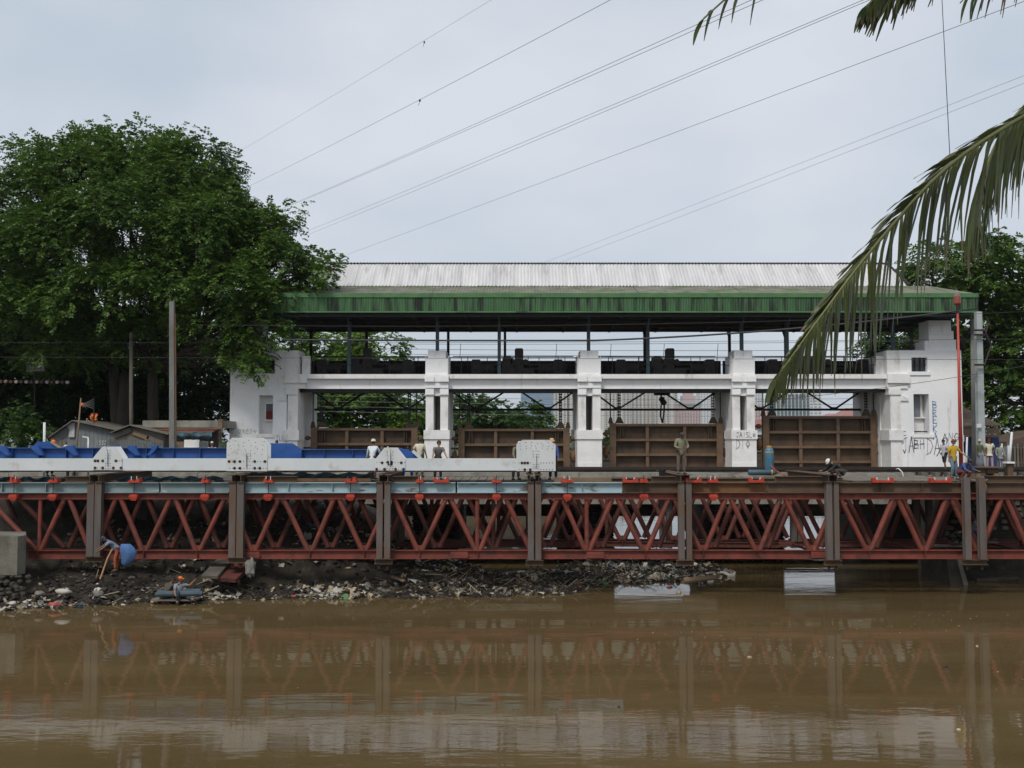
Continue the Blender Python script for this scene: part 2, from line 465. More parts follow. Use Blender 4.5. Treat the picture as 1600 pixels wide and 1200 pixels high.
m_water = bpy.data.materials.new('brown_river_water'); m_water.use_nodes = True
t = m_water.node_tree; b = t.nodes['Principled BSDF']; N = t.nodes.new; L = t.links.new
b.inputs['IOR'].default_value = 1.33
b.inputs['Specular IOR Level'].default_value = .5
geo = N('ShaderNodeNewGeometry')
def wnoise(sc, st, det, rough=.5):
    mpn = N('ShaderNodeMapping'); mpn.inputs['Scale'].default_value = st
    L(geo.outputs['Position'], mpn.inputs['Vector'])
    q = N('ShaderNodeTexNoise'); q.inputs['Scale'].default_value = sc; q.inputs['Detail'].default_value = det; q.inputs['Roughness'].default_value = rough
    L(mpn.outputs['Vector'], q.inputs['Vector']); return q.outputs['Fac']
cr = N('ShaderNodeValToRGB')
cr.color_ramp.elements[0].position = .38; cr.color_ramp.elements[0].color = (.091, .062, .027, 1)
cr.color_ramp.elements[1].position = .64; cr.color_ramp.elements[1].color = (.121, .085, .039, 1)
L(wnoise(.30, (.4, 1.2, 1), 6, .62), cr.inputs['Fac'])
L(cr.outputs['Color'], b.inputs['Base Color'])
b.inputs['Roughness'].default_value = .02
patch = wnoise(.16, (.22, 1.0, 1), 3)
pm = N('ShaderNodeMapRange'); pm.inputs['From Min'].default_value = .47; pm.inputs['From Max'].default_value = .62
pm.inputs['To Min'].default_value = .05; pm.inputs['To Max'].default_value = .15
L(patch, pm.inputs['Value'])
b1 = N('ShaderNodeBump'); b1.inputs['Distance'].default_value = .02
L(pm.outputs['Result'], b1.inputs['Strength'])
L(wnoise(3.2, (.55, 1.6, 1), 4, .55), b1.inputs['Height'])
b2 = N('ShaderNodeBump'); b2.inputs['Distance'].default_value = .08; b2.inputs['Strength'].default_value = .15
L(wnoise(.55, (.45, 1.3, 1), 3), b2.inputs['Height']); L(b2.outputs['Normal'], b1.inputs['Normal'])
L(b1.outputs['Normal'], b.inputs['Normal'])
wm = MB(); wm.add([(-300, 9, WZ), (300, 9, WZ), (300, 153, WZ), (-300, 153, WZ)], [(0, 1, 2, 3)])
structure(wm.build('river_water', m_water))

# ------------------------------------------------------------------ railway bridge in front of the gates (its edge beam, rails, sleepers)
rb = thing('railway_bridge', 'long grey concrete railway bridge with dark rails running in front of the white gatehouse', 'railway bridge', (0, 52, 0))
d = MB(); d.box(-60, 60, 49.6, 56.0, -.65, -.08); d.build('deck_slab', m_conc, rb)
xs = [-60, -40, -24, -15, -8.2, 3.2, 9.3, 19.2]
for a, c in zip(xs, xs[1:]):
    d = MB(); d.box(a + .012, c - .012, 49.0, 49.6, -1.38, .12 + rnd.uniform(-.03, .02)); d.build('edge_beam', m_conc, rb)
d = MB(); d.box(19.2, 60, 49.0, 49.6, -1.0, -.1); d.build('edge_beam', m_concdark, rb)
for y in (50.6, 51.7, 53.6, 54.7):
    d = MB(); d.ibeam((-60, y, .16), (60, y, .16), .16, .12, .04, .03); d.build('rail', m_iron, rb)
slm = None
for i in range(150):
    x = -45 + i * .62
    for y0 in (51.15, 54.15):
        if slm is None:
            d = MB(); d.box(-.12, .12, -1.15, 1.15, -.09, .085); slm = d.mesh('sleeper', m_wood)
        link('sleeper', slm, rb, (x, y0, 0))
bl = MB()
for i in range(2600):
    x, y = rnd.uniform(-40, 45), rnd.uniform(49.65, 55.9)
    s_ = rnd.uniform(.03, .075)
    bl.add([(x - s_, y, -.09), (x, y - s_, -.09), (x + s_, y, -.09), (x, y + s_, -.09), (x, y, s_ * 1.1 - .08)], [(0, 1, 4), (1, 2, 4), (2, 3, 4), (3, 0, 4)])
bl.build('ballast', m_rubble, rb, kind='stuff')

# ------------------------------------------------------------------ gatehouse
GY = 57.0                                    # front face of the lintels
gh = thing('gatehouse', 'long white river gatehouse with green edged grey roof on three piers and two end towers', 'gatehouse', (4.6, 60, 0))
PX = [X(683, GY), X(920.5, GY), X(1160.5, GY)]
ZL0, ZL1, ZL2 = Z(607.5, GY), Z(592, GY), Z(585, GY)
ZTOP = Z(548, GY)
TL = (X(361, GY), X(467, GY)); TR = (X(1387, GY), X(1501, GY))
# bases below deck
sill = MB(); sill.box(TL[1] - .4, TR[0] + .4, GY + .0, GY + .8, -1.9, -.004); sill.build('sill_beam', m_conc, gh)
s4 = MB(); s4.box(PX[2] + .9, TR[0] + .2, GY + .05, GY + .7, -2.42, -1.904); s4.build('lower_beam', m_concdark, gh)
sl = MB(); sl.box(TL[1] - .4, TR[0] + .4, GY + .8, 64, -.80, -.008); sl.build('deck_slab', m_conc, gh)
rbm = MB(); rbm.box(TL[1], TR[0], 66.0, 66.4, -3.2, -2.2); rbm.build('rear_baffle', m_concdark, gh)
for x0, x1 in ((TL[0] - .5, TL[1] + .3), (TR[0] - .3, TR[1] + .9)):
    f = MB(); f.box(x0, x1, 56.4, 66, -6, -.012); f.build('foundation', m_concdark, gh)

def stone_pier(cx, w):
    y0, y1 = 56.0, 66
    o = MB()
    n = 9
    poly = [(cx - w / 2, y1)] + [(cx + w / 2 * math.cos(PI + PI * i / n), y0 + .45 + .45 * math.sin(PI + PI * i / n)) for i in range(n + 1)] + [(cx + w / 2, y1)]
    o.plan(poly, -6, -.7)
    p = o.build('stone_pier', m_mortar, gh)
    st = MB(); r_ = random.Random(int(cx * 100))
    segs = list(zip(poly, poly[1:]))
    z = -4.75; row = 0
    while z < -.9:
        hh = r_.uniform(.14, .22)
        for (a, c) in segs:
            L_ = math.hypot(c[0] - a[0], c[1] - a[1])
            if L_ > 6: L_ = 5.0; side = True
            else: side = False
            dx, dy = (c[0] - a[0]), (c[1] - a[1])
            q = math.hypot(dx, dy); dx /= q; dy /= q
            nxn, nyn = dy, -dx
            u = r_.uniform(0, .1)
            if side and a[1] > c[1]: u += q - L_
            end = q if (not side or a[1] > c[1]) else L_
            while u < end:
                ww = r_.uniform(.16, .34)
                px_, py_ = a[0] + dx * (u + ww / 2), a[1] + dy * (u + ww / 2)
                k = r_.uniform(.05, .10)
                vs = []
                for (du, dz) in ((-1, -.6), (0, -1), (1, -.55), (1, .5), (.1, 1), (-1, .6)):
                    du *= ww / 2 * r_.uniform(.8, .97); dz *= hh / 2 * r_.uniform(.8, .97)
                    vs.append((px_ + dx * du - nxn * .03, py_ + dy * du - nyn * .03, z + hh / 2 + dz))
                c0 = (px_ + nxn * k, py_ + nyn * k, z + hh / 2)
                vv = vs + [tuple(np.array(v) * .45 + np.array(c0) * .55 + np.array([nxn, nyn, 0]) * .035) for v in vs]
                st.add(vv, [(i, (i + 1) % 6, (i + 1) % 6 + 6, i + 6) for i in range(6)] + [(6, 7, 8, 9, 10, 11)])
                u += ww
        z += hh; row += 1
    st.build('cobble_facing', m_stone, p, kind='stuff')
stone_pier(PX[0], 2.5); stone_pier(PX[1] - .1, 2.7); stone_pier(PX[2] + .25, 3.5)

# three piers: base, slotted shaft, cap, top block; built once, copied
def pier_parts():
    P = {}
    zb1 = Z(672, GY); zb2 = Z(686, GY); zs = Z(617, GY); zc0 = Z(606, GY); zc1 = Z(597, GY)
    o = MB()
    o.box(-.68, .68, -.28, 4.8, -.004, zb2)                   # plinth
    o.box(-.66, .66, -.30, 4.8, -.002, .42)
    o.box(-.72, .72, -.36, 4.85, zb2, zb1)                    # base band
    o.box(-.62, -.19, -.20, 4.7, zb1, zs)                     # two legs with the slot between
    o.box(.19, .62, -.20, 4.7, zb1, zs)
    P['base'] = o
    o = MB(); o.box(-.19, .19, 2.6, 4.6, zb1, zs); P['slot_wall'] = o
    o = MB()
    o.box(-.64, -.17, -.30, 4.8, zs, zc0 - .02); o.box(.17, .64, -.30, 4.8, zs, zc0 - .02); o.box(-.17, .17, -.12, 4.7, zs - .05, zc0 - .02)
    o.box(-.64, .64, -.34, 4.8, zc0 - .02, zc1)
    o.box(-.60, .60, -.40, 4.8, zc1, ZL2)
    for s in (-1, 1):
        o.box(min(s * .13, s * .66), max(s * .13, s * .66), -.48, 4.82, zc1, zc1 + .30)
        o.box(min(s * .18, s * .665), max(s * .18, s * .665), -.44, 4.80, zc1 + .30, ZL2 - .03)
    P['capital'] = o
    o = MB()
    o.box(-.62, .62, -.36, 1.5, ZL2, Z(560, GY)); o.box(-.66, -.60, -.1, 1.4, ZL2, Z(556, GY)); o.box(.60, .66, -.1, 1.4, ZL2, Z(556, GY))
    o.box(-.50, -.13, -.34, 1.4, Z(560, GY), ZTOP); o.box(.13, .50, -.34, 1.4, Z(560, GY), ZTOP); o.box(-.13, .13, -.28, 1.4, Z(560, GY), ZTOP - .03)
    P['top_block'] = o
    return P
PP = {k: o.mesh(k, m_white if k != 'base' else m_wbase) for k, o in pier_parts().items()}
for x in PX:
    p = link('pier', PP['base'], gh, (x, GY, 0))
    for k in ('slot_wall', 'capital', 'top_block'):
        link(k, PP[k], p, (x, GY, 0))

# lintels between piers
edges = [TL[1]] + [v for x in PX for v in (x - .6, x + .6)] + [TR[0]]
bays = [(edges[i], edges[i + 1]) for i in range(0, 8, 2)]
for a, c in bays:
    o = MB(); o.box(a, c, GY, GY + .5, ZL0, ZL1 - .002)
    lt = o.build('lintel', m_white, gh)
    o = MB(); o.box(a, c, GY - .28, GY + .7, ZL1, ZL2 - .003); o.build('ledge', m_wbase, lt)
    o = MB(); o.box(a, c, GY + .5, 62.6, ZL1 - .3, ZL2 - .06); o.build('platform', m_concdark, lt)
    o = MB(); o.box(a, c, GY + .15, GY + .45, Z(613, GY), ZL0); o.build('steel_girder', m_dark, lt)
    o = MB(); o.box(a, c, 62.2, 62.5, ZL1 - .55, ZL1 - .05); o.build('steel_girder', m_dark, lt)
    # rear parapet of dark corrugated sheet
    o = MB(); w = c - a + 1.1; n = int(w / .11)
    zr0, zr1 = ZL2 - .05, Z(563.5, 62.5)
    vs, fs = [], []
    for i in range(n + 1):
        x = a - .55 + w * i / n; y = 62.6 + (.03 if i % 2 else -.03)
        vs += [(x, y, zr0), (x, y, zr1)]
        if i: fs.append((2 * i - 2, 2 * i, 2 * i + 1, 2 * i - 1))
    o.add(vs, fs); o.build('rear_parapet', m_dark, lt)
    # front hand rail
    rl = MB()
    zt = Z(558.5, 57.3)
    for z in (zt, zt - .42): rl.tube([(a, GY + .3, z), (c, GY + .3, z)], .022, 5)
    rail = rl.build('hand_rail', m_dark, lt)
    k = 5
    for i in range(k):
        x = a + (c - a) * (i + .5) / k
        q = MB(); q.tube([(x, GY + .3, ZL2 - .02), (x, GY + .3, zt)], .022, 5); q.build('baluster', m_dark, rail)
    rl = MB()
    zt2 = Z(557, 61.5)
    for z in (zt2, zt2 - .4): rl.tube([(a, 61.5, z), (c, 61.5, z)], .025, 5)
    for i in range(4):
        x = a + (c - a) * (i + .5) / 4
        rl.tube([(x, 61.5, ZL2 - .1), (x, 61.5, zt2)], .025, 5)
    rl.build('rear_hand_rail', m_dark, lt)
    # open truss hanging under the platform
    zt, zb = Z(610, GY + 4.5), Z(640, GY + 4.5)
    yt = GY + 4.5
    tr = MB(); tr.bar((a, yt, zb), (c, yt, zb), .13, .13); tb = tr.build('wind_truss', m_dark, lt)
    w = c - a
    nodes = [(a, zt - .1), (a + w * .195, zb), (a + w * .45, zt), (a + w * .55, zt), (a + w * .79, zb), (c, zt - .1)]
    for (p, q) in zip(nodes, nodes[1:]):
        if abs(p[1] - q[1]) < .01: continue
        o = MB(); o.bar((p[0], yt, p[1]), (q[0], yt, q[1]), .10, .10); o.build('brace', m_dark, tb)
    for j in (1, 4):
        o = MB(); o.plan([(nodes[j][0] - .22, yt - .07), (nodes[j][0] + .22, yt - .07), (nodes[j][0] + .22, yt + .07), (nodes[j][0] - .22, yt + .07)], zb - .02, zb + .15); o.build('gusset', m_dark, tb)

# end towers
def window(parent, x0, x1, z0, z1, y, kind):
    if kind == 'barred':
        o = MB(); o.box(x0, x1, y + .32, y + .34, z0, z1); w = o.build('window', m_glass, parent)
        o = MB()
        for i in range(1, 3): o.box(x0 + (x1 - x0) * i / 3 - .02, x0 + (x1 - x0) * i / 3 + .02, y + .22, y + .26, z0, z1)
        o.box(x0, x1, y + .215, y + .255, (z0 + z1) / 2 - .02, (z0 + z1) / 2 + .02); o.build('bars', m_dark, w)
        o = MB(); o.box(x0 - .25, x1 + .12, y - .07, y + .1, z0 - .2, z0 - .003); o.build('sill', m_white, w)
    elif kind == 'curtain':
        o = MB(); o.box(x0, x1, y + .55, y + .6, z0, z1); w = o.build('niche_back', m_wbase, parent)
        xm = x0 + (x1 - x0) * .3
        zf0 = z0 + (z1 - z0) * .35; zf1 = z0 + (z1 - z0) * .80
        o = MB(); o.box(xm + .07, x1 - .02, y + .47, y + .50, zf0 + .07, zf1 - .05); o.box(xm + .06, x1, y + .52, y + .54, zf0, zf1, 1); o.build('pane', [m_redcloth, m_glass], w)
        o = MB()
        o.box(xm, xm + .07, y + .38, y + .54, zf0, zf1); o.box(xm, x1, y + .38, y + .54, zf1 - .03, zf1 + .04); o.box(xm, x1, y + .36, y + .54, zf0 - .03, zf0 + .05); o.build('frame', m_wbase, w)
        o = MB(); o.box(xm + .07, x1 - .01, y + .43, y + .46, (zf0 + zf1) / 2 + .05, zf1 - .04); o.build('upper_pane', m_glass, w)
        o = MB(); o.box(x0 - .12, x1 + .1, y - .06, y + .1, z0 - .2, z0 - .003); o.build('sill', m_wbase, w)
    else:
        o = MB(); o.box(x0, x1, y + .75, y + .8, z0, z1); w = o.build('niche_back', m_wbase, parent)
        zm = z0 + (z1 - z0) * .42
        o = MB(); o.box(x0 + .02, x1 - .25, y + .62, y + .66, zm, z1 - .03); o.build('pane', M('dusty_pane', (.16, .17, .19), (.22, .23, .25), 2, .4), w)
        o = MB(); o.box(x0, x1, y + .58, y + .74, zm - .06, zm); o.box(x1 - .25, x1 - .17, y + .58, y + .74, zm, z1); o.build('frame', m_wbase, w)
        o = MB(); o.box(x0 + .05, x1 - .1, y + .05, y + .5, z0 + .1, z0 + .16); o.build('shelf', m_dark, w)
        o = MB(); o.box(x0 - .12, x1 + .25, y - .06, y + .1, z0 - .2, z0 - .003); o.build('sill', m_white, w)
def tower(s, x0, x1, win, niche, kind):
    # s = +1: outer side on the right
    yb = 63.2
    inn = x0 if s > 0 else x1
    out = x1 if s > 0 else x0
    a0, a1 = (x0 + .62, x1) if s > 0 else (x0, x1 - .62)
    holes = [win, niche]
    o = MB()
    zt = ZTOP
    o.gridwall(a0, a1, -.003, zt, GY - .25, GY + .45, holes)
    tw = o.build('end_tower', m_white, gh)
    o = MB()
    o.box(min(out, out - s * .4), max(out, out - s * .4), GY + .45, yb, -.003, zt)
    o.box(a0, a1, yb - .4, yb, -.002, zt - .002)
    o.box(a0 + .002, a1 - .002, GY + .45, yb - .4, zt - .25, zt - .004)
    o.box(min(inn + s * .62, inn + s * 1.0), max(inn + s * .62, inn + s * 1.0), GY + .45, yb - .4, -.003, zt - .25)
    o.build('tower_walls', m_white, tw)
    # flared foot
    o = MB(); o.prism([(out - s * .05, 1.25), (out + s * .12, .75), (out + s * .30, .1), (out + s * .30, -.05), (out - s * .05, -.05)], GY - .22, yb); o.build('flared_foot', m_wbase, tw)
    # inner pilaster with cap and base blocks
    o = MB()
    pa, pb = sorted((inn, inn + s * .62)); zb1 = Z(672, GY); zb2 = Z(688, GY)
    o.box(pa + .03, pb, GY - .31, GY + 1.2, -.003, zb2)
    o.box(pa - .08, pb + .09, GY - .40, GY + 1.2, zb2, zb1)
    o.box(pa + .05, pb, GY - .29, GY + 1.2, zb1, Z(617, GY))
    o.box(pa - .05, pb, GY - .36, GY + 1.2, Z(617, GY), ZL0 - .004)
    o.box(pa - .12, pb + .4, GY - .33, GY + 1.2, ZL0, ZL1 - .25)
    o.box(pa - .12, pb + .5, GY - .45, GY + 1.2, ZL1 - .25, ZL2)
    o.box(pa - .1, pb, GY - .30, GY + 1.6, ZL2, ZTOP - .01)
    o.prism([(inn + s * .62, ZL0 - .35), (inn + s * 1.05, ZL0 - .55), (inn + s * 1.05, ZL0 - .68), (inn + s * .62, ZL0 - .68)], GY - .33, GY - .2)
    o.build('pilaster', m_wbase, tw)
    o = MB(); o.box(pa, pb - .1, GY + 1.2, yb - .4, -.003, ZL1); o.build('inner_wall', m_wbase, tw)
    # cornice block step with railing stub
    o = MB(); o.box(min(inn - s * .1, inn - s * .55), max(inn - s * .1, inn - s * .55), GY + .2, GY + .5, ZL2, Z(556, GY)); o.build('end_parapet', m_wbase, tw)
    # raised stair block on the outer half
    ha, hb = sorted((out - s * .47, out - s * 1.72))
    o = MB(); o.box(ha, hb, GY - .1, GY + 1.3, zt - .003, Z(501, GY)); 
    o.box(min(out - s * .2, out - s * 1.1), max(out - s * .2, out - s * 1.1), GY - .08, GY + 1.28, zt - .004, zt + .62); o.box(min(out - s * .33, out - s * 1.1), max(out - s * .33, out - s * 1.1), GY - .09, GY + 1.29, zt + .62, zt + 1.1); o.box(min(out - s * 1.6, out - s * 1.95), max(out - s * 1.6, out - s * 1.95), GY - .08, GY + 1.28, zt - .004, zt + .55)
    for k_ in range(2): o.box(ha + .1 + k_ * .68, ha + .55 + k_ * .68, GY - .17, GY - .1, Z(523, GY), Z(510, GY))
    o.build('stair_block', m_white, tw)
    window(tw, *win, GY - .25, 'barred')
    window(tw, *niche, GY - .25, kind)
    return tw
towL = tower(-1, TL[0], TL[1], (X(409, GY), X(430, GY), Z(584, GY), Z(561, GY)), (X(406, GY), X(428, GY), Z(678, GY), Z(618, GY)), 'curtain')
towR = tower(1, TR[0], TR[1], (X(1423, GY), X(1448, GY), Z(581, GY), Z(559, GY)), (X(1425, GY), X(1449, GY), Z(678, GY), Z(616, GY)), 'deep')

# writing sprayed on the walls
GL = {'J': [[(.2, .9), (.8, 1)], [(.6, 1), (.55, .2), (.35, 0), (.1, .2)]], 'A': [[(0, 0), (.45, 1), (.85, 0)], [(.15, .4), (.75, .4)]], 'B': [[(.1, 0), (.1, 1), (.7, .9), (.65, .6), (.1, .5), (.8, .4), (.75, .05), (.1, 0)]],
      'H': [[(.1, 0), (.15, 1)], [(.8, 0), (.75, 1)], [(.1, .5), (.8, .55)]], 'D': [[(.15, 0), (.2, 1), (.7, .85), (.95, .5), (.6, .1), (.0, -.05)]], 'M': [[(0, 0), (.2, 1), (.5, .35), (.8, 1), (1, 0)]],
      'R': [[(.1, 0), (.1, 1), (.7, .85), (.65, .55), (.1, .5), (.8, 0)]], 'E': [[(.8, 1), (.1, 1), (.1, 0), (.8, 0)], [(.1, .5), (.6, .5)]], 'K': [[(.1, 0), (.1, 1)], [(.8, 1), (.1, .45), (.8, 0)]],
      'N': [[(.05, 0), (.15, 1), (.75, 0), (.85, 1)]], 'G': [[(.85, .85), (.4, 1), (.05, .5), (.4, 0), (.85, .2), (.85, .45), (.5, .45)]], 'C': [[(.8, .9), (.3, 1), (.05, .5), (.3, 0), (.85, .1)]],
      'O': [[(.45, 1), (.05, .5), (.45, 0), (.9, .5), (.45, 1)]], 'S': [[(.8, .95), (.3, 1), (.1, .7), (.7, .4), (.7, .1), (.1, 0)]], 'L': [[(.15, 1), (.1, 0), (.8, .05)]], 'U': [[(.1, .8), (.15, .1), (.5, 0), (.8, .2), (.85, .8)]],
      'I': [[(.4, 0), (.45, 1)]], 'a': [[(.75, .6), (.3, .65), (.1, .3), (.4, .05), (.75, .5), (.85, 0)]], 'e': [[(.1, .35), (.8, .4), (.6, .7), (.2, .6), (.1, .2), (.5, 0), (.85, .15)]], 'm': [[(.05, 0), (.1, .6), (.3, .65), (.45, .1), (.55, .6), (.8, .6), (.9, 0)]],
      's': [[(.75, .6), (.3, .65), (.6, .3), (.2, 0)]], 'j': [[(.6, .65), (.55, -.2), (.2, -.3)], [(.6, .85), (.65, .9)]], '~': [[(0, .3), (.3, .6), (.6, .25), (1, .6)]], 'o': [[(.45, .9), (.05, .5), (.45, .05), (.9, .5), (.45, .9)], [(.3, .6), (.32, .52)], [(.6, .6), (.62, .52)], [(.3, .35), (.45, .25), (.65, .38)]]}
def graffiti(text, x, z, w, h, y, th, mat_, parent, vertical=False, name='graffiti'):
    o = MB(); r_ = random.Random(len(text) * 7 + int(x * 10))
    for i, ch in enumerate(text):
        ox = x + (0 if vertical else i * w * 1.12); oz = z - (i * h * 1.15 if vertical else 0) + r_.uniform(-.08, .08) * h
        for st in GL.get(ch, []):
            for (p, q) in zip(st, st[1:]):
                a = Vector((ox + p[0] * w, y, oz + p[1] * h)); c = Vector((ox + q[0] * w, y, oz + q[1] * h))
                dd = (c - a)
                if dd.length < 1e-5: continue
                e = dd.normalized() * th * .5
                o.bar(a - e, c + e, .008, th * r_.uniform(.75, 1.2), up=(0, 1, 0) if False else Vector((0, 0, 1)).cross(dd).normalized() if abs(dd.normalized().z) > .99 else (0, 0, 1))
    return o.build(name, mat_, parent)
def G(text, px, py, pw, ph, th, mat_, tw, yy=GY - .256, vertical=False):
    return graffiti(text, X(px, yy), Z(py, yy), pw / FPX * yy, ph / FPX * yy, yy, th, mat_, tw, vertical)
G('JA', 1409, 708, 9, 24, .045, m_ink, towR); G('BH', 1427, 701, 8, 13, .065, m_ink, towR); G('DAM', 1446, 709, 11, 24, .04, m_ink, towR)
G('C', 1408, 681, 8, 7, .04, m_ink, towR); G('BREKA', 1457, 638, 7.5, 10.5, .045, m_inkb, towR, vertical=True); G('ANG', 1472, 688, 8, 11, .04, m_ink, towR)
G('ejames~', 361, 678, 5.2, 11, .028, m_inkg, towL); G('JUL', 431, 690, 5, 10, .025, m_inkb, towL)
yy = GY - .366; G('JAISLa', 1150, 683, 4.6, 8, .03, m_ink, gh, yy); yy = GY - .286
G('DIo', 1149, 701, 7, 14, .03, m_ink, gh, yy)

# ---- roof
RX0, RX1 = -15.6, 25.2
YF, YM, YR = 55.0, 58.0, 60.0
ZE0, ZE1 = Z(487, YF), Z(459, YF)
ZM, ZRG = Z(447, YM), Z(413, YR)
YB = 65.0
roof_base = MB()
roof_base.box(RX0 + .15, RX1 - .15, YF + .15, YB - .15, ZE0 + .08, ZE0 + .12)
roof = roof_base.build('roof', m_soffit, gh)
def sheet(pts4, period, amp, n_off=0):
    # corrugated sheet between two edges: a0->a1 (lower), b0->b1 (upper)
    a0, a1, b0, b1 = [Vector(p) for p in pts4]
    W = (a1 - a0).length; n = max(4, int(round(W / period * 2)))
    nrm = (a1 - a0).cross(b0 - a0).normalized()
    o = MB(); vs, fs = [], []
    for i in range(n + 1):
        t = i / n; k = amp * (1 if i % 2 else -1)
        vs += [a0.lerp(a1, t) + nrm * k, b0.lerp(b1, t) + nrm * k]
        if i: fs.append((2 * i - 2, 2 * i, 2 * i + 1, 2 * i - 1))
    o.add(vs, fs); return o
W = 1.36
ns = int((RX1 - RX0) / W)
W = (RX1 - RX0) / ns
ms_f = sheet(((0, 0, ZE0), (W - .008, 0, ZE0), (0, 0, ZE1 - .18), (W - .008, 0, ZE1 - .18)), .14, .020).mesh('fascia_sheet', m_green)
ms_l = sheet(((0, 0, ZE1), (W - .006, 0, ZE1), (0, YM - YF, ZM), (W - .006, YM - YF, ZM)), .17, .025).mesh('roof_sheet', m_moss)
for i in range(ns):
    x = RX0 + i * W
    j = rnd.uniform(-.012, .012)
    link('fascia_sheet', ms_f, roof, (x, YF + j, rnd.uniform(-.025, .02)))
    link('fascia_sheet', ms_f, roof, (x, YB + j, 0))
    if i not in (0, ns - 1):
        link('roof_sheet', ms_l, roof, (x, YF + .02, rnd.uniform(-.01, .03)))
# hipped corners of the lower slope
o = MB(); o.add([(RX0, YF, ZE1), (RX0 + W, YF, ZE1), (RX0 + W, YM, ZM), (RX0 + W * 2.2, YM, ZM), (RX0 + W * 2.2, YB - 3, ZM), (RX0, YB, ZE1)], [(0, 1, 2), (0, 2, 4, 5)])
o.add([(RX1, YF, ZE1), (RX1 - W, YF, ZE1), (RX1 - W, YM, ZM), (RX1 - W, YB - 3, ZM), (RX1, YB, ZE1)], [(0, 2, 1), (0, 4, 3, 2)])
o.add([(RX0, YB, ZE1), (RX1, YB, ZE1), (RX1 - W, YB - 3, ZM), (RX0 + W * 2.2, YB - 3, ZM)], [(0, 1, 2, 3)])
o.build('hip_sheets', m_moss, roof)
o = MB(); o.box(RX0 - .02, RX1 + .02, YF - .05, YF + .03, ZE1 - .20, ZE1 + .03); o.build('fascia_cap', m_greentrim, roof)
o = MB(); o.box(RX0 - .02, RX1 + .02, YF - .03, YF + .03, ZE0 - .05, ZE0 + .03); o.build('fascia_rail', m_greentrim, roof)
for x, s in ((RX0, -1), (RX1, 1)):
    o = sheet(((x, YF, ZE0), (x, YB, ZE0), (x, YF, ZE1), (x, YB, ZE1)), .14, .02); o.build('fascia_sheet', m_green, roof)
# upper steep roof
UX0, UX1 = X(505, YR), X(1422, YM)
GXE = X(1391, YR)
nu = int((GXE - UX0) / 1.0); Wu = (GXE - UX0) / nu
ms_u = sheet(((0, 0, 0), (Wu + .05, 0, 0), (0, YR - YM, ZRG - ZM), (Wu + .05, YR - YM, ZRG - ZM)), .19, .030).mesh('roof_sheet', m_galv)
for i in range(nu):
    link('roof_sheet', ms_u, roof, (UX0 + i * Wu, YM - .05, ZM + .006 * (i % 2)))
o = sheet(((GXE, YM - .05, ZM), (UX1, YM - .05, ZM), (GXE, YR - .05, ZRG), (GXE + .05, YR - .05, ZRG)), .19, .03); o.build('hip_sheet', m_galv, roof)
o = MB(); o.add([(UX1, YM, ZM), (UX1, YB - 3, ZM), (GXE, YR, ZRG)], [(0, 1, 2)]); o.add([(UX0, YM, ZM), (UX0, YB - 3, ZM), (UX0, YR, ZRG)], [(0, 2, 1)])
o.add([(UX0, YB - 3, ZM), (UX1, YB - 3, ZM), (GXE, YR, ZRG), (UX0, YR, ZRG)], [(0, 1, 2, 3)]); o.build('rear_slope', m_galv, roof)
o = MB(); o.tube([(UX0 - .1, YR, ZRG + .02), (GXE + .1, YR, ZRG + .02)], .07, 6); rc = o.build('ridge_cap', m_dark, roof)
o = MB()
x = UX0
while x < GXE:
    o.box(x, x + .10, YR - .10, YR + .1, ZRG + .05, ZRG + .10); x += .19
o.build('ridge_ribs', m_dark, rc)
o = MB(); o.tube([(GXE, YR, ZRG + .03), (UX1 + .1, YM - .1, ZM + .03)], .08, 6); o.build('hip_cap', m_iron, roof)
# rafters and purlins under the roof, then the posts
for i in range(14):
    x = RX0 + 1.3 + i * 2.92
    o = MB(); o.bar((x, YF + .4, ZE0 - .02), (x, YB - .4, ZE0 - .02), .12, .2); o.build('rafter', m_dark, roof)
for y in (YF + .3, 57.6, 60.2, 63.0):
    o = MB(); o.bar((RX0 + .3, y, ZE0 - .18), (RX1 - .3, y, ZE0 - .18), .1, .14); o.build('purlin', m_dark, roof)
o = MB(); o.box(RX0 + .5, RX1 - .5, 64.2, 64.4, Z(517.5, 64.2), ZE0); o.build('rear_eave_beam', m_dark, roof)
def rpost(px, y, z0, m_, w=.19):
    x = X(px, y)
    o = MB(); o.ibeam((x, y, z0), (x, y, ZE0), w, w, .03, .03, up=(0, 1, 0))
    p = o.build('roof_post', m_, roof)
    q = MB(); q.bar((x, y, ZE0 - .75), (x, y - .75 if y < 60 else y + .75, ZE0 - .05), .07, .07, up=(1, 0, 0)); q.build('knee_brace', m_, p)
for px in (545, 780, 1013, 1231): rpost(px, 57.9, ZL2 - .06, m_bluegrey)
for px in (683, 920, 1160): rpost(px, 57.7, ZTOP - .05, m_bluegrey)
for px in (455, 1397): rpost(px, 57.9, ZTOP - .2, m_bluegrey)
for px in (485, 572, 700, 789, 1008, 1141, 1229, 1363, 1427): rpost(px, 63.0, ZL2 - .4, m_dark, .16)
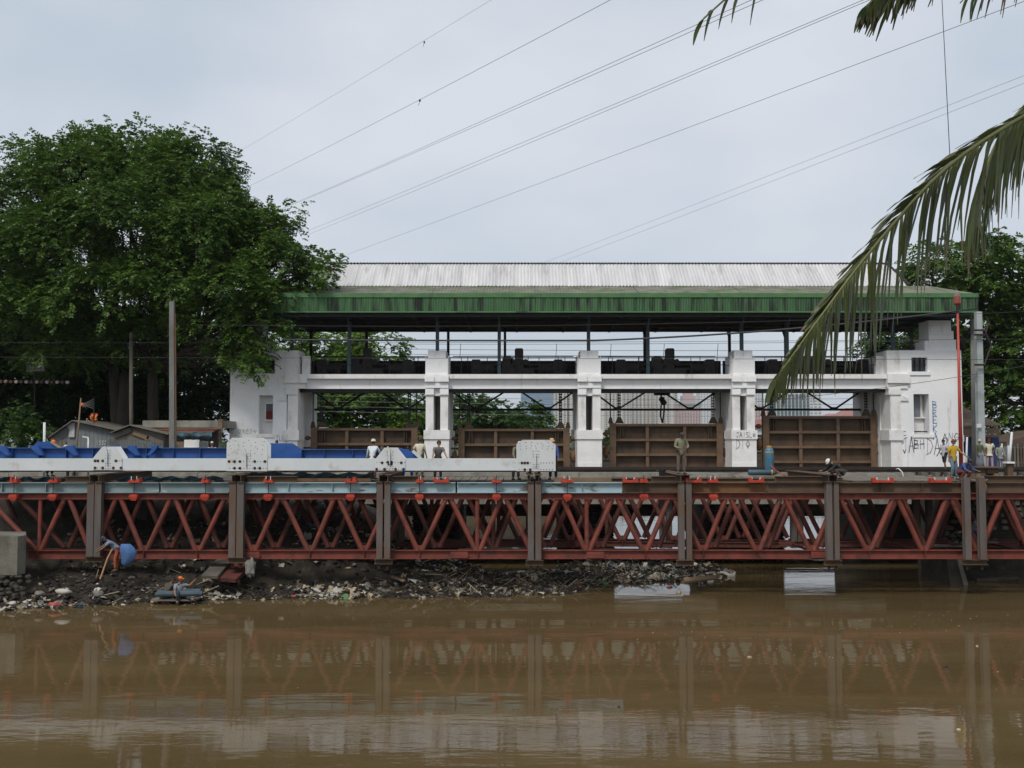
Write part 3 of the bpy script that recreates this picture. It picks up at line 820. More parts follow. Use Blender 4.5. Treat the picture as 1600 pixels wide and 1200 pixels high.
# ------------------------------------------------------------------ sluice gates with rollers and hoisting chains
GD = 58.6
gate_lbl = ['rusty sluice gate hanging in the gatehouse bay beside the left end tower', 'rusty sluice gate in the bay between the left and the middle pier',
            'rusty sluice gate in the bay behind the man standing on the beam', 'rusty sluice gate raised highest, in the bay beside the right end tower']
def gate(i, px0, px1, pyt):
    x0, x1 = X(px0, GD), X(px1, GD)
    zt = Z(pyt, GD); zb = zt - 4.35
    g = thing('sluice_gate', gate_lbl[i], 'sluice gate', ((x0 + x1) / 2, GD, zb), 'sluice gates of the gatehouse')
    o = MB(); o.box(x0 + .1, x1 - .1, GD + .30, GD + .34, zb, zt - .05); o.build('skin_plate', m_gate, g)
    for k in range(6):
        z = zt - .10 - k * .845
        o = MB(); o.box(x0 + .3, x1 - .3, GD - .02, GD + .30, z - .07, z + .07); o.build('rib', m_gateframe, g)
    for x, w in ((x0 + .15, .3), (x1 - .15, .3)):
        o = MB(); o.box(x - w / 2, x + w / 2, GD - .06, GD + .36, zb, zt); o.box(x - w / 2 - .03, x + w / 2 + .03, GD - .08, GD - .06, zb, zt); o.build('end_post', m_gateframe, g)
    for k in (1, 2):
        x = x0 + (x1 - x0) * k / 3
        for j in range(5):
            z1 = zt - .17 - j * .845
            o = MB(); o.box(x - .09, x + .09, GD + .02, GD + .30, z1 - .705, z1); o.build('stiffener', m_gateframe, g)
    # two thin pairs of plates near the ends
    for x in (x0 + .62, x0 + .75, x1 - .75, x1 - .62):
        o = MB(); o.box(x - .025, x + .025, GD + .06, GD + .30, zt - .87, zt - .17); o.build('lug_plate', m_gate, g)
    for s, x in ((-1, x0), (1, x1)):
        for z, r in ((zt - .60, .13), (zt - 1.65, .36), (zt - 3.5, .36)):
            o = MB(); o.tube([(x + s * .12, GD + .1, z), (x + s * .36, GD + .1, z)], [r * .8, r * .8], 14); o.tube([(x + s * .16, GD + .1, z), (x + s * .30, GD + .1, z)], r, 16); o.tube([(x + s * .02, GD + .1, z), (x + s * .46, GD + .1, z)], .06, 8); o.build('roller', m_rustor, g)
        o = MB(); o.box(min(x + s * .02, x + s * .45), max(x + s * .02, x + s * .45), GD + .0, GD + .2, zt - 2.2, zt - 2.06); o.box(min(x + s * .02, x + s * .45), max(x + s * .02, x + s * .45), GD + .0, GD + .2, zt - 1.22, zt - 1.10); o.build('roller_bracket', m_gate, g)
    # chains: a ladder link chain and a plain rod at each end
    zc = ZL1 - .1
    for s, xa, xb in ((1, x0 + .55, x0 + .05), (-1, x1 - .48, x1 - .05)):
        ch = MB(); ch.bar((xa - .05, GD + .18, zt + .3), (xa - .05, GD + .18, zc), .04, .05); ch.bar((xa + .05, GD + .18, zt + .3), (xa + .05, GD + .18, zc), .04, .05)
        c = ch.build('link_chain', m_dark, g)
        o = MB(); z = zt + .3
        while z < zc: o.box(xa - .10, xa + .10, GD + .15, GD + .21, z, z + .07); z += .16
        o.build('chain_links', m_dark, c)
        o = MB(); o.tube([(xb, GD + .18, zt + .05), (xb, GD + .18, zc)], .032, 6); o.build('hoist_rod', m_dark, g)
        o = MB(); o.prism([(xa - .25, zt - .003), (xa + .25, zt - .003), (xa + .09, zt + .34), (xa - .09, zt + .34)], GD + .05, GD + .28); o.tube([(xa - .14, GD + .16, zt + .22), (xa + .14, GD + .16, zt + .22)], .06, 8); o.build('chain_lug', m_gate, g)
        o = MB(); o.prism([(xb - .14, zt - .003), (xb + .14, zt - .003), (xb + .07, zt + .34), (xb - .07, zt + .34)], GD + .1, GD + .24); o.build('rod_lug', m_gate, g)
    return g
gate(0, 487, 652, 668); gate(1, 717, 889, 669); gate(2, 953, 1128, 661.5); gate(3, 1192, 1368, 649.5)

# hoists: bearing boxes, motor, gear box and shaft on the platform of each bay
def hoist(label, pxs, tall, small, rounds):
    y = 59.6
    cx = X(tall, y)
    h = thing('gate_hoist', label, 'hoist', (cx, y, ZL2 - .06), 'gate hoists on the platform')
    zb = ZL2 - .06
    xa, xb = X(pxs[0], y), X(pxs[1], y)
    for x in (xa, xb):
        o = MB(); o.prism([(x - .28, zb), (x + .28, zb), (x + .28, zb + .95), (x + .22, zb + 1.08), (x - .22, zb + 1.08), (x - .28, zb + .95)], y - .35, y + .35)
        bx = o.build('bearing_box', m_hoist, h)
        o = MB(); o.disc((x, y - .36, zb + .45), .09, 10); o.build('shaft_end', m_iron, bx)
        o = MB(); s = 1 if x == xa else -1
        o.tube([(x + s * .28, y, zb + .55), (x + s * 1.05, y, zb + .55)], .27, 14); o.build('chain_wheel', m_hoist, h)
    o = MB(); o.tube([(xa, y, zb + .55), (xb, y, zb + .55)], .09, 8); o.tube([(xa, y, zb + .85), (xb, y, zb + .85)], .05, 6); o.build('drive_shaft', m_hoist, h)
    o = MB(); x = X(small, y)
    o.box(cx - 1.0, cx + .9, y - .4, y + .4, zb, zb + .55); o.build('bed_frame', m_hoist, h)
    o = MB(); o.box(x - .3, x + .3, y - .3, y + .3, zb + .55, zb + 1.2); o.box(x - .2, x + .2, y - .2, y + .2, zb + 1.2, zb + 1.3); o.build('gear_box', m_hoist, h)
    o = MB(); o.prism([(cx - .25, zb + .55), (cx + .25, zb + .55), (cx + .25, zb + 1.66), (cx + .18, zb + 1.74), (cx - .18, zb + 1.74), (cx - .25, zb + 1.66)], y - .25, y + .25); o.build('motor_cover', m_hoist, h)
    for r in rounds:
        x = X(r, y); o = MB(); o.tube([(x, y - .3, zb + .95), (x, y + .3, zb + .95)], .16, 12); o.build('hand_wheel', m_hoist, h)
    o = MB(); o.box(X(tall, y) - .35, X(tall, y) + .5, y - .9, y - .5, zb, zb + .13); o.build('concrete_plinth', m_conc, h)
hoist('black gate hoist on the platform nearest the left end tower', (504, 637), 574, 558, (566, 586))
hoist('black gate hoist on the platform left of the middle pier', (744, 872), 811, 793, (802, 821))
hoist('black gate hoist on the platform right of the middle pier', (970, 1109), 1047, 1027, (1037, 1057))
hoist('black gate hoist on the platform nearest the right end tower', (1207, 1348), 1282, 1262, (1272, 1293))

# hook block hanging in the third bay
hk = thing('hook_block', 'black hook block and chains hanging in the bay behind the standing man', 'hook', at(1035, 650, 60))
o = MB(); o.box(X(1023, 60), X(1046, 60), 59.7, 60.3, Z(617.5, 60), Z(608, 60)); o.build('trolley', m_dark, hk)
o = MB(); o.tube([at(1033, 617, 60), at(1033, 631, 60)], .06, 6); o.tube([at(1034, 624, 60) + Vector((0, -.12, 0)), at(1034, 624, 60) + Vector((0, .12, 0))], .16, 10); o.tube([at(1037, 629, 60) + Vector((0, -.12, 0)), at(1037, 629, 60) + Vector((0, .12, 0))], .17, 10); o.build('pulley', m_dark, hk)
o = MB(); o.tube([at(1033, 632, 60), at(1032, 650, 60), at(1035, 661, 60)], .05, 6); o.tube([at(1038, 631, 60), at(1037, 648, 60), at(1035, 661, 60)], .05, 6); o.build('hook_chain', m_dark, hk)

# ------------------------------------------------------------------ red lattice trestle
T0 = 41.0
BOT = [-14, 66, 149, 230, 313, 399, 487, 571, 657, 747, 832, 917, 1006, 1096, 1181, 1265, 1353, 1439, 1523, 1605, 1688]
TOP = [-56, 24, 108, 188, 273, 357, 441, 527, 613, 701, 787, 875, 960, 1048, 1136, 1221, 1307, 1396, 1479, 1565, 1645]
zc_t = (Z(780, T0), Z(770.3, T0)); zc_b = (Z(873, T0), Z(859.5, T0))
bx_ = [X(p, T0) for p in BOT]; tx_ = [X(p, T0) for p in TOP]
TX0, TX1 = -22.6, 23.2
def girder(y, label, dx, mat_, start, verts, zb_shift=0.0, nodeplates=True):
    g = thing('truss_girder', label, 'truss girder', (0, y, zc_b[0]), 'red lattice girders of the trestle')
    seams = [TX0 - .0]
    for s in (-10.35, -2.1, 3.3, 12.2): seams.append(s + dx * .4)
    seams.append(TX1 + dx)
    sb = max(start, TX0)
    for a, c in zip(seams, seams[1:]):
        o = MB(); o.ibeam((a + .006, y, sum(zc_t) / 2), (c - .006, y, sum(zc_t) / 2), zc_t[1] - zc_t[0], .25); o.build('top_chord', mat_, g)
        a = max(a, sb)
        if c - a > .5:
            o = MB(); o.ibeam((a + .006, y, sum(zc_b) / 2), (c - .006, y, sum(zc_b) / 2 - (0 if y == T0 else .06)), (zc_b[1] - zc_b[0]) * (1 if y == T0 else .66), .22 if y == T0 else .13)
            bc = o.build('bottom_chord', mat_, g)
            if nodeplates:
                o = MB(); o.box(c - .35, c + .35, y - .145, y - .13, zc_b[0] + .05, zc_b[1] - .05)
                for k in range(4):
                    o.disc((c - .2 + .13 * k, y - .15, sum(zc_b) / 2), .03, 6)
                o.build('splice_plate', mat_, bc)
    zt, zb = zc_t[0] + .01, zc_b[1] - .01
    for i in range(len(bx_)):
        b0 = bx_[i] + dx
        for tpx, sg in ((tx_[i] + dx, -1), ((tx_[i + 1] + dx) if i + 1 < len(tx_) else None, 1)):
            if tpx is None or b0 < TX0 + .3 and tpx < TX0: continue
            if b0 > TX1 + dx - .1: continue
            o = MB(); p = Vector((b0 + sg * .09, y, zb)); q = Vector((tpx - sg * .10, y, zt))
            if start > TX0 and i == 1 and sg < 0: q = Vector((X(-14, T0) + dx, y, zt))
            if start > TX0 and i == 0: continue
            o.tube([p, q], .101, 10); o.build('diagonal', mat_, g, smooth=False)
        if nodeplates:
            o = MB(); o.box(b0 - .24, b0 + .24, y - .012, y + .012, zb - .005, zb + .20); o.build('node_plate', mat_, g)
            o = MB(); o.box(b0 - .008, b0 + .008, y - .13, y + .13, zc_b[0] + .03, zc_b[1] - .03); o.build('web_stiffener', mat_, g)
    for px in verts:
        x = X(px, T0) + dx
        o = MB(); o.tube([(x, y, zb), (x, y, zt)], .085, 8); o.build('vertical', mat_, g)
girder(T0, 'front red lattice girder of tube diagonals under the pale blue edge beam', 0, m_red, X(50, T0), (67, 746, 916))
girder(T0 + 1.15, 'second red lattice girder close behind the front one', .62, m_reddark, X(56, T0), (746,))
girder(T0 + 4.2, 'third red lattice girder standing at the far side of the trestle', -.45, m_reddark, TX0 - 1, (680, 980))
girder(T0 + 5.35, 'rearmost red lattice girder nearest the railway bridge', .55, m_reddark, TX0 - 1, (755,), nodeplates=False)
# cross ties between the planes
ct = thing('cross_bracing', 'dark red cross ties joining the lattice girders under the trestle', 'bracing', (0, 43.5, zc_b[0]))
for i in range(1, len(bx_) - 1, 2):
    for z in (sum(zc_b) / 2, sum(zc_t) / 2):
        o = MB(); o.bar((bx_[i] + .35, T0 + .13, z), (bx_[i] + .35, T0 + 5.2, z), .09, .09); o.build('cross_tie', m_reddark, ct)

# edge beams lying on the trestle: pale painted lengths at left, brown rusty ones at right
zb0, zb1 = Z(770, T0), Z(753.6, T0)
segs = [(-60, 146, 'grey green', m_pale2), (166, 252, 'mottled grey green', m_pale2), (253, 361, 'dull grey green', m_pale2), (384, 590, 'pale blue', m_pale), (611, 713, 'blotched pale blue', m_pale), (714, 825, 'chalky pale blue', m_pale), (845, 972, 'clean pale blue', m_pale), (973, 1058, 'rust brown', m_brown), (1079, 1195, 'orange brown', m_rustor), (1196, 1287, 'dark brown', m_brown), (1308, 1501, 'long dark brown', m_brown), (1536, 1690, 'outermost brown', m_brown)]
for a, c, word, mt in segs:
    x0, x1 = X(a, T0) + .02, X(c, T0) - .02
    g = thing('edge_beam', word + ' steel beam on the front girder between posts', 'steel beam', ((x0 + x1) / 2, T0, zb0), 'steel edge beams on the trestle')
    o = MB(); o.ibeam((x0, T0 - .02, (zb0 + zb1) / 2), (x1, T0 - .02, (zb0 + zb1) / 2), zb1 - zb0, .30, .03, .02); o.build('beam_section', mt, g)
    n = max(1, int((x1 - x0) / 1.6))
    for k in range(1, n):
        xx = x0 + (x1 - x0) * k / n
        o = MB(); o.box(xx - .008, xx + .008, T0 - .16, T0 - .03, zb0 + .032, zb1 - .032); o.build('web_stiffener', mt, g)
for y, nm in ((T0 + 1.15, 'second'), (T0 + 4.2, 'third'), (T0 + 5.35, 'rearmost')):
    o = MB(); o.ibeam((TX0, y, (zb0 + zb1) / 2), (TX1 + 1, y, (zb0 + zb1) / 2), zb1 - zb0, .30)
    tag(o.build('edge_beam', m_brown), 'brown beam running along the top of the ' + nm + ' lattice girder', 'steel beam')
# deck planks / tarpaulins on the trestle
o = MB()
for i in range(56):
    x = TX0 + .3 + i * .82
    pass
walk = thing('plank_walkway', 'dark worn plank walkway lying along the top of the trestle', 'walkway', (0, 44, zb1))
pm_ = None
for i in range(130):
    x = TX0 + .25 + i * .352
    if X(880, 44) < x < X(1300, 44) or x > X(1610, 44): continue
    if pm_ is None:
        o = MB(); o.box(-.16, .16, -2.25, 2.25, 0, .05); pm_ = o.mesh('plank', m_wood)
    l_ = link('plank', pm_, walk, (x, 43.75 + rnd.uniform(-.12, .12), zb1 + .003 + rnd.uniform(0, .006)))

# posts: pairs of H columns with a cap stub and foot plates
PAIRS = [((141, 152), (152.8, 163.2)), ((361.3, 372), (373, 384)), ((590, 599.6), (602, 611.5)), ((824.5, 834), (836, 845.3)), ((1058, 1067.5), (1070, 1078.7)), ((1287, 1296.6), (1299.5, 1307)), ((1501, 1511), (1524, 1534.6))]
names = ['leftmost', 'second', 'third', 'fourth', 'fifth', 'sixth', 'rightmost']
where = ['beside the bending man', 'under the big white gusset plate', 'under the white trapezoid plate', 'under the rust stained white plate', 'below the standing man', 'below the squatting welder', 'below the red pole']
YP = T0 - .33
for i, (p0, p1) in enumerate(PAIRS):
    xs = [(X(a, YP) + X(c, YP)) / 2 for a, c in (p0, p1)]
    zt = Z(754, YP) if i < 6 else Z(746, YP)
    zb = Z((868.5, 870, 872, 874, 874, 873.5, 873)[i], YP)
    g = thing('column_pair', 'pair of brown steel H columns on the front girder ' + where[i], 'steel columns', (sum(xs) / 2, YP, zb), 'front column pairs of the trestle')
    for x, (a, c) in zip(xs, (p0, p1)):
        w = (X(c, YP) - X(a, YP)) * .97
        o = MB(); o.ibeam((x, YP, zb), (x, YP, zt), .26, w, .022, .02, up=(0, 1, 0)); pc = o.build('column', m_post, g)
        o = MB(); o.box(x - w / 2 - .03, x + w / 2 + .03, YP - .16, YP + .16, zb - .035, zb - .003); o.build('foot_plate', m_brown, pc)
    o = MB()
    o.ibeam((xs[0] - .2, YP + .05, zb - .14), (xs[1] + .2, YP + .05, zb - .14), .2, .25); o.build('hanger_beam', m_brown, g)
    for x in xs:
        o = MB(); o.tube([(x, YP + .05, zb - .45), (x, YP + .05, zb - .24)], .05, 6); o.build('foot_bolt', m_iron, g)
    if i < 6:
        # stub beam lying on the columns, running back across the trestle, plus a short lengthwise stub
        o = MB(); o.ibeam((sum(xs) / 2 - .17, YP - .2, zb1 + .17), (sum(xs) / 2 - .17, T0 + 5.5, zb1 + .17), .30, .26); o.build('cap_beam', m_brown, g)
        o = MB(); o.ibeam((sum(xs) / 2 + .17, YP - .2, zb1 + .17), (sum(xs) / 2 + .17, T0 + 5.5, zb1 + .17), .30, .26); o.build('cap_beam', m_brown, g)
        if i not in (3,):
            sgn = -1 if i in (4, 5) else (-1 if i == 0 else 1)
            ln = (1.0, 2.0, 1.0, 0, .95, 1.85)[i]
            x0, x1 = sorted((sum(xs) / 2 + sgn * .32, sum(xs) / 2 + sgn * (.32 + ln)))
            o = MB(); o.ibeam((x0, YP + .28, zb1 + .13), (x1, YP + .28, zb1 + .13), .24, .26); o.build('stub_beam', m_brown, g)
    # rear pair on the far side of the trestle
    h = thing('column_pair', 'shaded pair of H columns behind the ' + names[i] + ' pair of the trestle front', 'steel columns', (sum(xs) / 2, T0 + 5.0, zb), 'rear column pairs of the trestle')
    for x in xs:
        o = MB(); o.ibeam((x, T0 + 4.78, zb - .1), (x, T0 + 4.78, zc_t[0] + .3), .26, .25, .022, .02, up=(0, 1, 0)); o.build('column', m_post, h)

# orange clamps with tie rods
clamps = [(25, 1), (86, 1), (212, 1), (323, 1), (421, 1), (549, 1), (656, 1), (776, 1), (886, 1), (1005, 1), (1113, 1)]
ords = ['first', 'second', 'third', 'fourth', 'fifth', 'sixth', 'seventh', 'eighth', 'ninth', 'tenth', 'eleventh']
YC = T0 - .28
for i, (px, lo) in enumerate(clamps):
    x = X(px, YC); zt = zb1 + .003
    c = thing('beam_clamp', 'orange red clamp with tie rod on the edge beam, ' + ords[i] + ' from the left', 'clamp', (x, YC, zt), 'orange clamps along the trestle')
    w = .15 + .045 * (i % 3); m_ = 1 if i % 4 in (0, 3) else -1; hh_ = rnd.uniform(.8, 1.2)
    o = MB(); o.box(x - w, x + w, YC - .10, YC + .35, zt, zt + .06); o.prism([(x - m_ * w * .95, zt + .06), (x - m_ * w * .25, zt + .06), (x - m_ * w * .4, zt + .17 * hh_), (x - m_ * w * .8, zt + .20 * hh_)], YC - .08, YC + .3); o.box(min(x, x + m_ * w * .8), max(x, x + m_ * w * .8), YC - .08, YC + .3, zt + .06, zt + .12 * hh_)
    o.build('upper_jaw', m_clamp, c)
    o = MB(); o.tube([(x, YC, zt + .3), (x, YC, Z(783, YC))], .016, 6); o.build('tie_rod', m_iron, c)
    o = MB()
    for dx_ in ((-w * .5, w * .4) if i % 3 else (w * .3,)): o.tube([(x + dx_, YC, zt + .1), (x + dx_, YC, zt + .25)], .017, 6)
    o.build('clamp_bolts', m_post if i % 2 else m_wsteel, c)
    z = Z(776, YC)
    o = MB(); o.box(x - .14, x + .14, YC - .1, YC + .16, z - .10, z + .09); o.box(x - .17, x + .17, YC - .12, YC + .1, z - .03, z + .05); o.box(x - .1, x + .1, YC - .08, YC + .1, z - .15, z - .10); o.build('lower_jaw', m_clamp, c)
for px, word in ((690, 'beside the man in the grey shirt'), (984, 'left of the standing man'), (1083, 'right beside the fifth column pair'), (1180, 'in front of the pale slab'), (1377, 'right of the squatting welder'), (1467, 'in front of the man in yellow')):
    x = X(px, YC); zt = zb1 + .003; w = .30 if px < 1200 else .42
    c = thing('clamp_bar', 'loose orange red clamp bar on the edge beam ' + word, 'clamp', (x, YC, zt), 'loose clamp bars on the trestle')
    o = MB(); o.prism([(x - w, zt), (x + w, zt), (x + w, zt + .17), (x + w - .1, zt + .2), (x + w - .18, zt + .09), (x - w + .18, zt + .09), (x - w + .1, zt + .2), (x - w, zt + .17)], YC - .08, YC + .14); o.build('bar', m_clamp, c)
    o = MB()
    for s in (-.55, .55): o.tube([(x + s * w, YC, zt + .09), (x + s * w, YC, zt + .2)], .03, 6)
    o.build('pins', m_wsteel, c)

# ------------------------------------------------------------------ white bridge chord under assembly, with gusset plates
YW = T0 + .1
wz0, wz1 = Z(735.2, YW), Z(716.5, YW)
wg = thing('white_bridge_chord', 'long white steel box chord with bolted gusset plates lying on the trestle', 'bridge girder', (-9, YW, wz0))
joints = [-60, 147, 192, 355, 420, 586.5, 633.8, 807]
for a, c in ((-60, 168), (168, 388), (388, 610), (610, 866)):
    o = MB(); o.box(X(a, YW) + .006, X(c, YW) - .006, YW, YW + .55, wz0, wz1); o.build('chord_box', m_wsteel, wg)
def gusset(poly, holes_r, big):
    P = [(X(a, YW - .03), Z(c, YW - .03)) for a, c in poly]
    for yy, nm in ((YW - .035, 'gusset_plate'), (YW + .56, 'gusset_plate')):
        o = MB(); o.prism(P, yy, yy + .03); p = o.build(nm, m_wgus, wg)
        if yy < YW:
            bo = MB(); ho = MB()
            for (a, c, r) in holes_r:
                q = at(a, c, YW - .037)
                (bo if r > .035 else ho).disc(q, r, 8 if r > .035 else 5, t=.012 if r > .035 else .004)
            if bo.v: bo.build('bolt_heads', m_iron, p, kind='stuff')
            if ho.v: ho.build('bolt_holes', m_post, p, kind='stuff')
            xm = sum(v[0] for v in P) / len(P) - .02
            zz = Z(715 if big else 712, YW)
            f = MB(); f.prism([(xm, zz - .35), (xm + .025, zz - .35), (xm + .025, zz + .15), (xm - .06, zz + .38), (xm - .1, zz + .36), (xm - .03, zz + .1)], YW - .14, YW - .036); f.build('lifting_fin', m_wsteel, p)
def rows(x0, x1, ys, n, r):
    return [(x0 + (x1 - x0) * i / (n - 1), y, r) for y in ys for i in range(n)]
B_, h_ = .058, .020
g1 = [(148.5, 720, B_), (153, 720, B_), (160.5, 720, B_), (181, 720, B_), (148.5, 731, B_), (160.5, 731, B_), (177, 731, B_), (189, 731, B_)] + rows(165, 172, (724, 728, 732, 716, 712, 708, 704), 3, h_) + rows(184, 190, (720,), 3, h_) + rows(152, 157, (731,), 2, h_)
gusset([(146.7, 734), (146.7, 716), (161, 698), (181, 698), (192.2, 715), (192.2, 734)], g1, False)
r_ = random.Random(3)
g2 = [(x, y, B_) for x, y in ((358, 721), (366.5, 721), (375, 721), (398, 721), (414, 721), (366.5, 731.5), (375, 731.5), (398, 731.5), (406, 731.5))] + rows(359, 416, (721.3, 731.8), 14, h_) + [(360 + 10 * i + r_.uniform(-3, 3), 690 + 6.5 * j + r_.uniform(-2, 2), h_) for i in range(6) for j in range(4)] + rows(384, 391, (717, 713, 709, 727), 3, h_)
gusset([(355, 736), (355, 692), (363, 684), (407, 684), (418.6, 695), (418.6, 736)], g2, True)
g3 = [(x, y, B_) for x, y in ((597, 723), (627, 723), (606, 722), (612, 722), (607.5, 725), (611.5, 725), (588.5, 733), (601, 733), (618, 733), (630.5, 733))] + rows(589, 632, (722.5, 733), 10, h_) + rows(605, 614, (729, 732, 717, 712, 708, 705), 3, h_)
gusset([(586.5, 735), (586.5, 718), (601, 699.5), (619, 699.5), (633.8, 718), (633.8, 735)], g3, False)
g4 = [(x, y, B_) for x, y in ((815.5, 723.3), (820, 723.3), (824.5, 723.3), (820, 733.8), (828.5, 733.8))] + rows(811, 829, (723.3, 733.8), 5, h_) + rows(845, 863, (723.3, 733.8), 5, h_ * 1.2) + rows(833, 842, (725.5, 729.5, 732.5, 714, 710, 705), 4, h_) + [(812 + i * 8.7 + r_.uniform(-2, 2), 692 + j * 4.5 + r_.uniform(-1, 1), h_) for i in range(7) for j in range(3)]
gusset([(807, 736), (807, 694), (817, 687.3), (857, 687.3), (868, 694.5), (868, 736)], g4, True)

# blue stringers and cross girders lying behind the white chord
def blue_girder(label, px0, px1, y, pt, pb, cat='blue girder'):
    x0, x1 = X(px0, y), X(px1, y)
    g = thing('blue_girder', label, cat, ((x0 + x1) / 2, y, Z(pb, y)), 'blue steel girders on the trestle')
    o = MB(); zz0, zz1 = wz0 + .0, Z(pt, y)
    o.ibeam((x0, y, (zz0 + zz1) / 2), (x1, y, (zz0 + zz1) / 2), zz1 - zz0, .36, .03, .02); o.build('web_and_flanges', m_blue, g)
    k = int((x1 - x0) / 1.1)
    for i in range(1, k):
        xx = x0 + (x1 - x0) * i / k
        o = MB(); o.box(xx - .01, xx + .01, y - .16, y - .012, zz0 + .032, zz1 - .032); o.build('stiffener', m_blue, g)
    return g
YB1 = T0 + 2.2
b1g = blue_girder('long blue steel girder lying behind the left half of the white chord', -60, 357, YB1, 699.5, 716)
for px, s in ((6, 1), (58, 1), (112, 1), (182, 1), (208, 1), (244, -1)):
    x = X(px, YB1 - .3); zt = Z(700, YB1)
    o = MB(); o.prism([(x - .17, zt + .10), (x + .12, zt + .10), (x + .12 + s * .06, zt - .04), (x + s * .26 + .09, zt - .30), (x + s * .26 - .09, zt - .30), (x - .13, zt - .06), (x - .17, zt + .0)], YB1 - .40, YB1 - .19); o.build('bracket', m_blue, b1g)
b2g = blue_girder('short blue steel girder with sloped end plates right of the big gusset plate', 420, 640, YB1, 702, 716)
for a, poly in ((0, [(420, 717), (420, 692.5), (457, 692.5), (472, 702), (472, 717)]), (1, [(622, 699), (632, 702), (645, 706), (659, 717.5), (622, 717.5)])):
    o = MB(); o.prism([(X(p, YB1 - .3), Z(q, YB1 - .3)) for p, q in poly], YB1 - .34, YB1 - .20); o.build('end_plate', m_blue, b2g)
o = MB(); o.bar(at(645, 704.5, YB1 - .45), at(658, 717, YB1 - .45), .05, .12); o.build('white_edge', m_wsteel, b2g)
bp = thing('blue_plate', 'dark blue plate standing behind the blue girder near the orange helmet', 'steel plate', at(72, 700, YB1 + .8))
o = MB(); o.prism([(X(54, 43.9), wz0), (X(54, 43.9), Z(697, 43.9)), (X(60, 43.9), Z(690, 43.9)), (X(82, 43.9), Z(690, 43.9)), (X(95, 43.9), wz0)], 43.86, 44.0); o.build('plate', m_blue, bp)
o = MB(); o.bar(at(80, 691, 43.8), at(95, 700, 43.8), .08, .07); o.build('plate_edge', m_conc, bp)
# far chord of the new bridge
o = MB(); o.box(X(-60, T0 + 4.6), X(800, T0 + 4.6), T0 + 4.4, T0 + 4.9, wz0, wz1 - .15); tag(o.build('far_bridge_chord', m_blue), 'low blue box chord at the far side of the trestle behind the workers', 'bridge girder')
# dark tarpaulin drooping under the white chord
def drape(name, label, px0, px1, zt, zb, y, mt, seed):
    o = MB(); r2 = random.Random(seed); n = 40; m = 5; vs = []; fs = []
    x0, x1 = X(px0, y), X(px1, y)
    for i in range(n + 1):
        sag = .05 * math.sin(i * .8 + seed) + .04 * r2.random()
        for j in range(m + 1):
            t_ = j / m
            vs.append((x0 + (x1 - x0) * i / n, y + .18 * t_ + .05 * math.sin(i * 1.3 + j), zt + (zb - zt) * t_ + sag * (1 - t_)))
    for i in range(n):
        for j in range(m):
            a = i * (m + 1) + j; fs.append((a, a + 1, a + m + 2, a + m + 1))
    o.add(vs, fs); return tag(o.build(name, mt, smooth=True), label, 'tarpaulin')
drape('tarpaulin', 'dark green grey tarpaulin strip bunched on the trestle at the left end', -20, 138, zb1 + .16, zb1 + .03, T0 + .3, m_tarp, 1)
drape('tarpaulin', 'dark green grey tarpaulin bunched on the trestle right of the leftmost columns', 182, 350, zb1 + .18, zb1 + .03, T0 + .3, m_tarp, 4)
drape('tarpaulin', 'blue grey tarpaulin hanging under the white chord beside the short blue girder', 392, 585, zb1 + .33, zb1 + .1, T0 + .5, m_tarp, 7)
for a, c, zz, mt, lab in ((400, 580, .13, m_rustor, 'rusty angle bar lying on the trestle under the short blue girder'), (866, 955, .20, m_wood2, 'brown timber beam lying on the trestle right of the rust stained plate')):
    x0, x1 = X(a, T0 + .25), X(c, T0 + .25)
    o = MB(); o.bar((x0, T0 + .35, zb1 + .08), (x1, T0 + .35, zb1 + .08), .16, zz); tag(o.build('loose_bar', mt), lab, 'bar')
# ------------------------------------------------------------------ trees: limbs plus thousands of leaf sprays gathered in clumps
def unit(n):
    v = rng.normal(size=(n, 3)); return v / np.linalg.norm(v, axis=1)[:, None]
def sprays(C, D, size, pairs, leaf, width):
    """pinnate sprays: C base points, D axis directions; returns verts, quads"""
    n = len(C)
    D = D / np.linalg.norm(D, axis=1)[:, None]
    up = np.tile(np.array([0, 0, 1.0]), (n, 1)) + rng.normal(size=(n, 3)) * .25
    S = np.cross(D, up); S /= np.linalg.norm(S, axis=1)[:, None] + 1e-6
    U = np.cross(S, D)
    sz = size * rng.uniform(.65, 1.3, n)[:, None]
    V = []
    for k in range(pairs):
        t_ = (k + .6) / pairs
        base = C + D * sz * t_ - np.array([0, 0, 1.0]) * sz * .42 * t_ ** 2
        for s in (-1, 1):
            ln = leaf * (1 - .45 * abs(t_ - .45)) * rng.uniform(.8, 1.25, n)[:, None]
            d = S * s * .80 + D * .55 - np.array([0, 0, 1.0]) * rng.uniform(.15, .6, n)[:, None] + rng.normal(size=(n, 3)) * .12
            d /= np.linalg.norm(d, axis=1)[:, None]
            nrm = np.cross(d, U); nrm = np.cross(U + rng.normal(size=(n, 3)) * .35, d); nrm /= np.linalg.norm(nrm, axis=1)[:, None] + 1e-6
            w = width * rng.uniform(.8, 1.2, n)[:, None]
            V.append(np.stack([base, base + d * ln * .45 + nrm * w, base + d * ln, base + d * ln * .45 - nrm * w], axis=1))
    V = np.concatenate(V, axis=0)
    F = np.arange(len(V) * 4, dtype=np.int32).reshape(-1, 4)
    return V.reshape(-1, 3), F
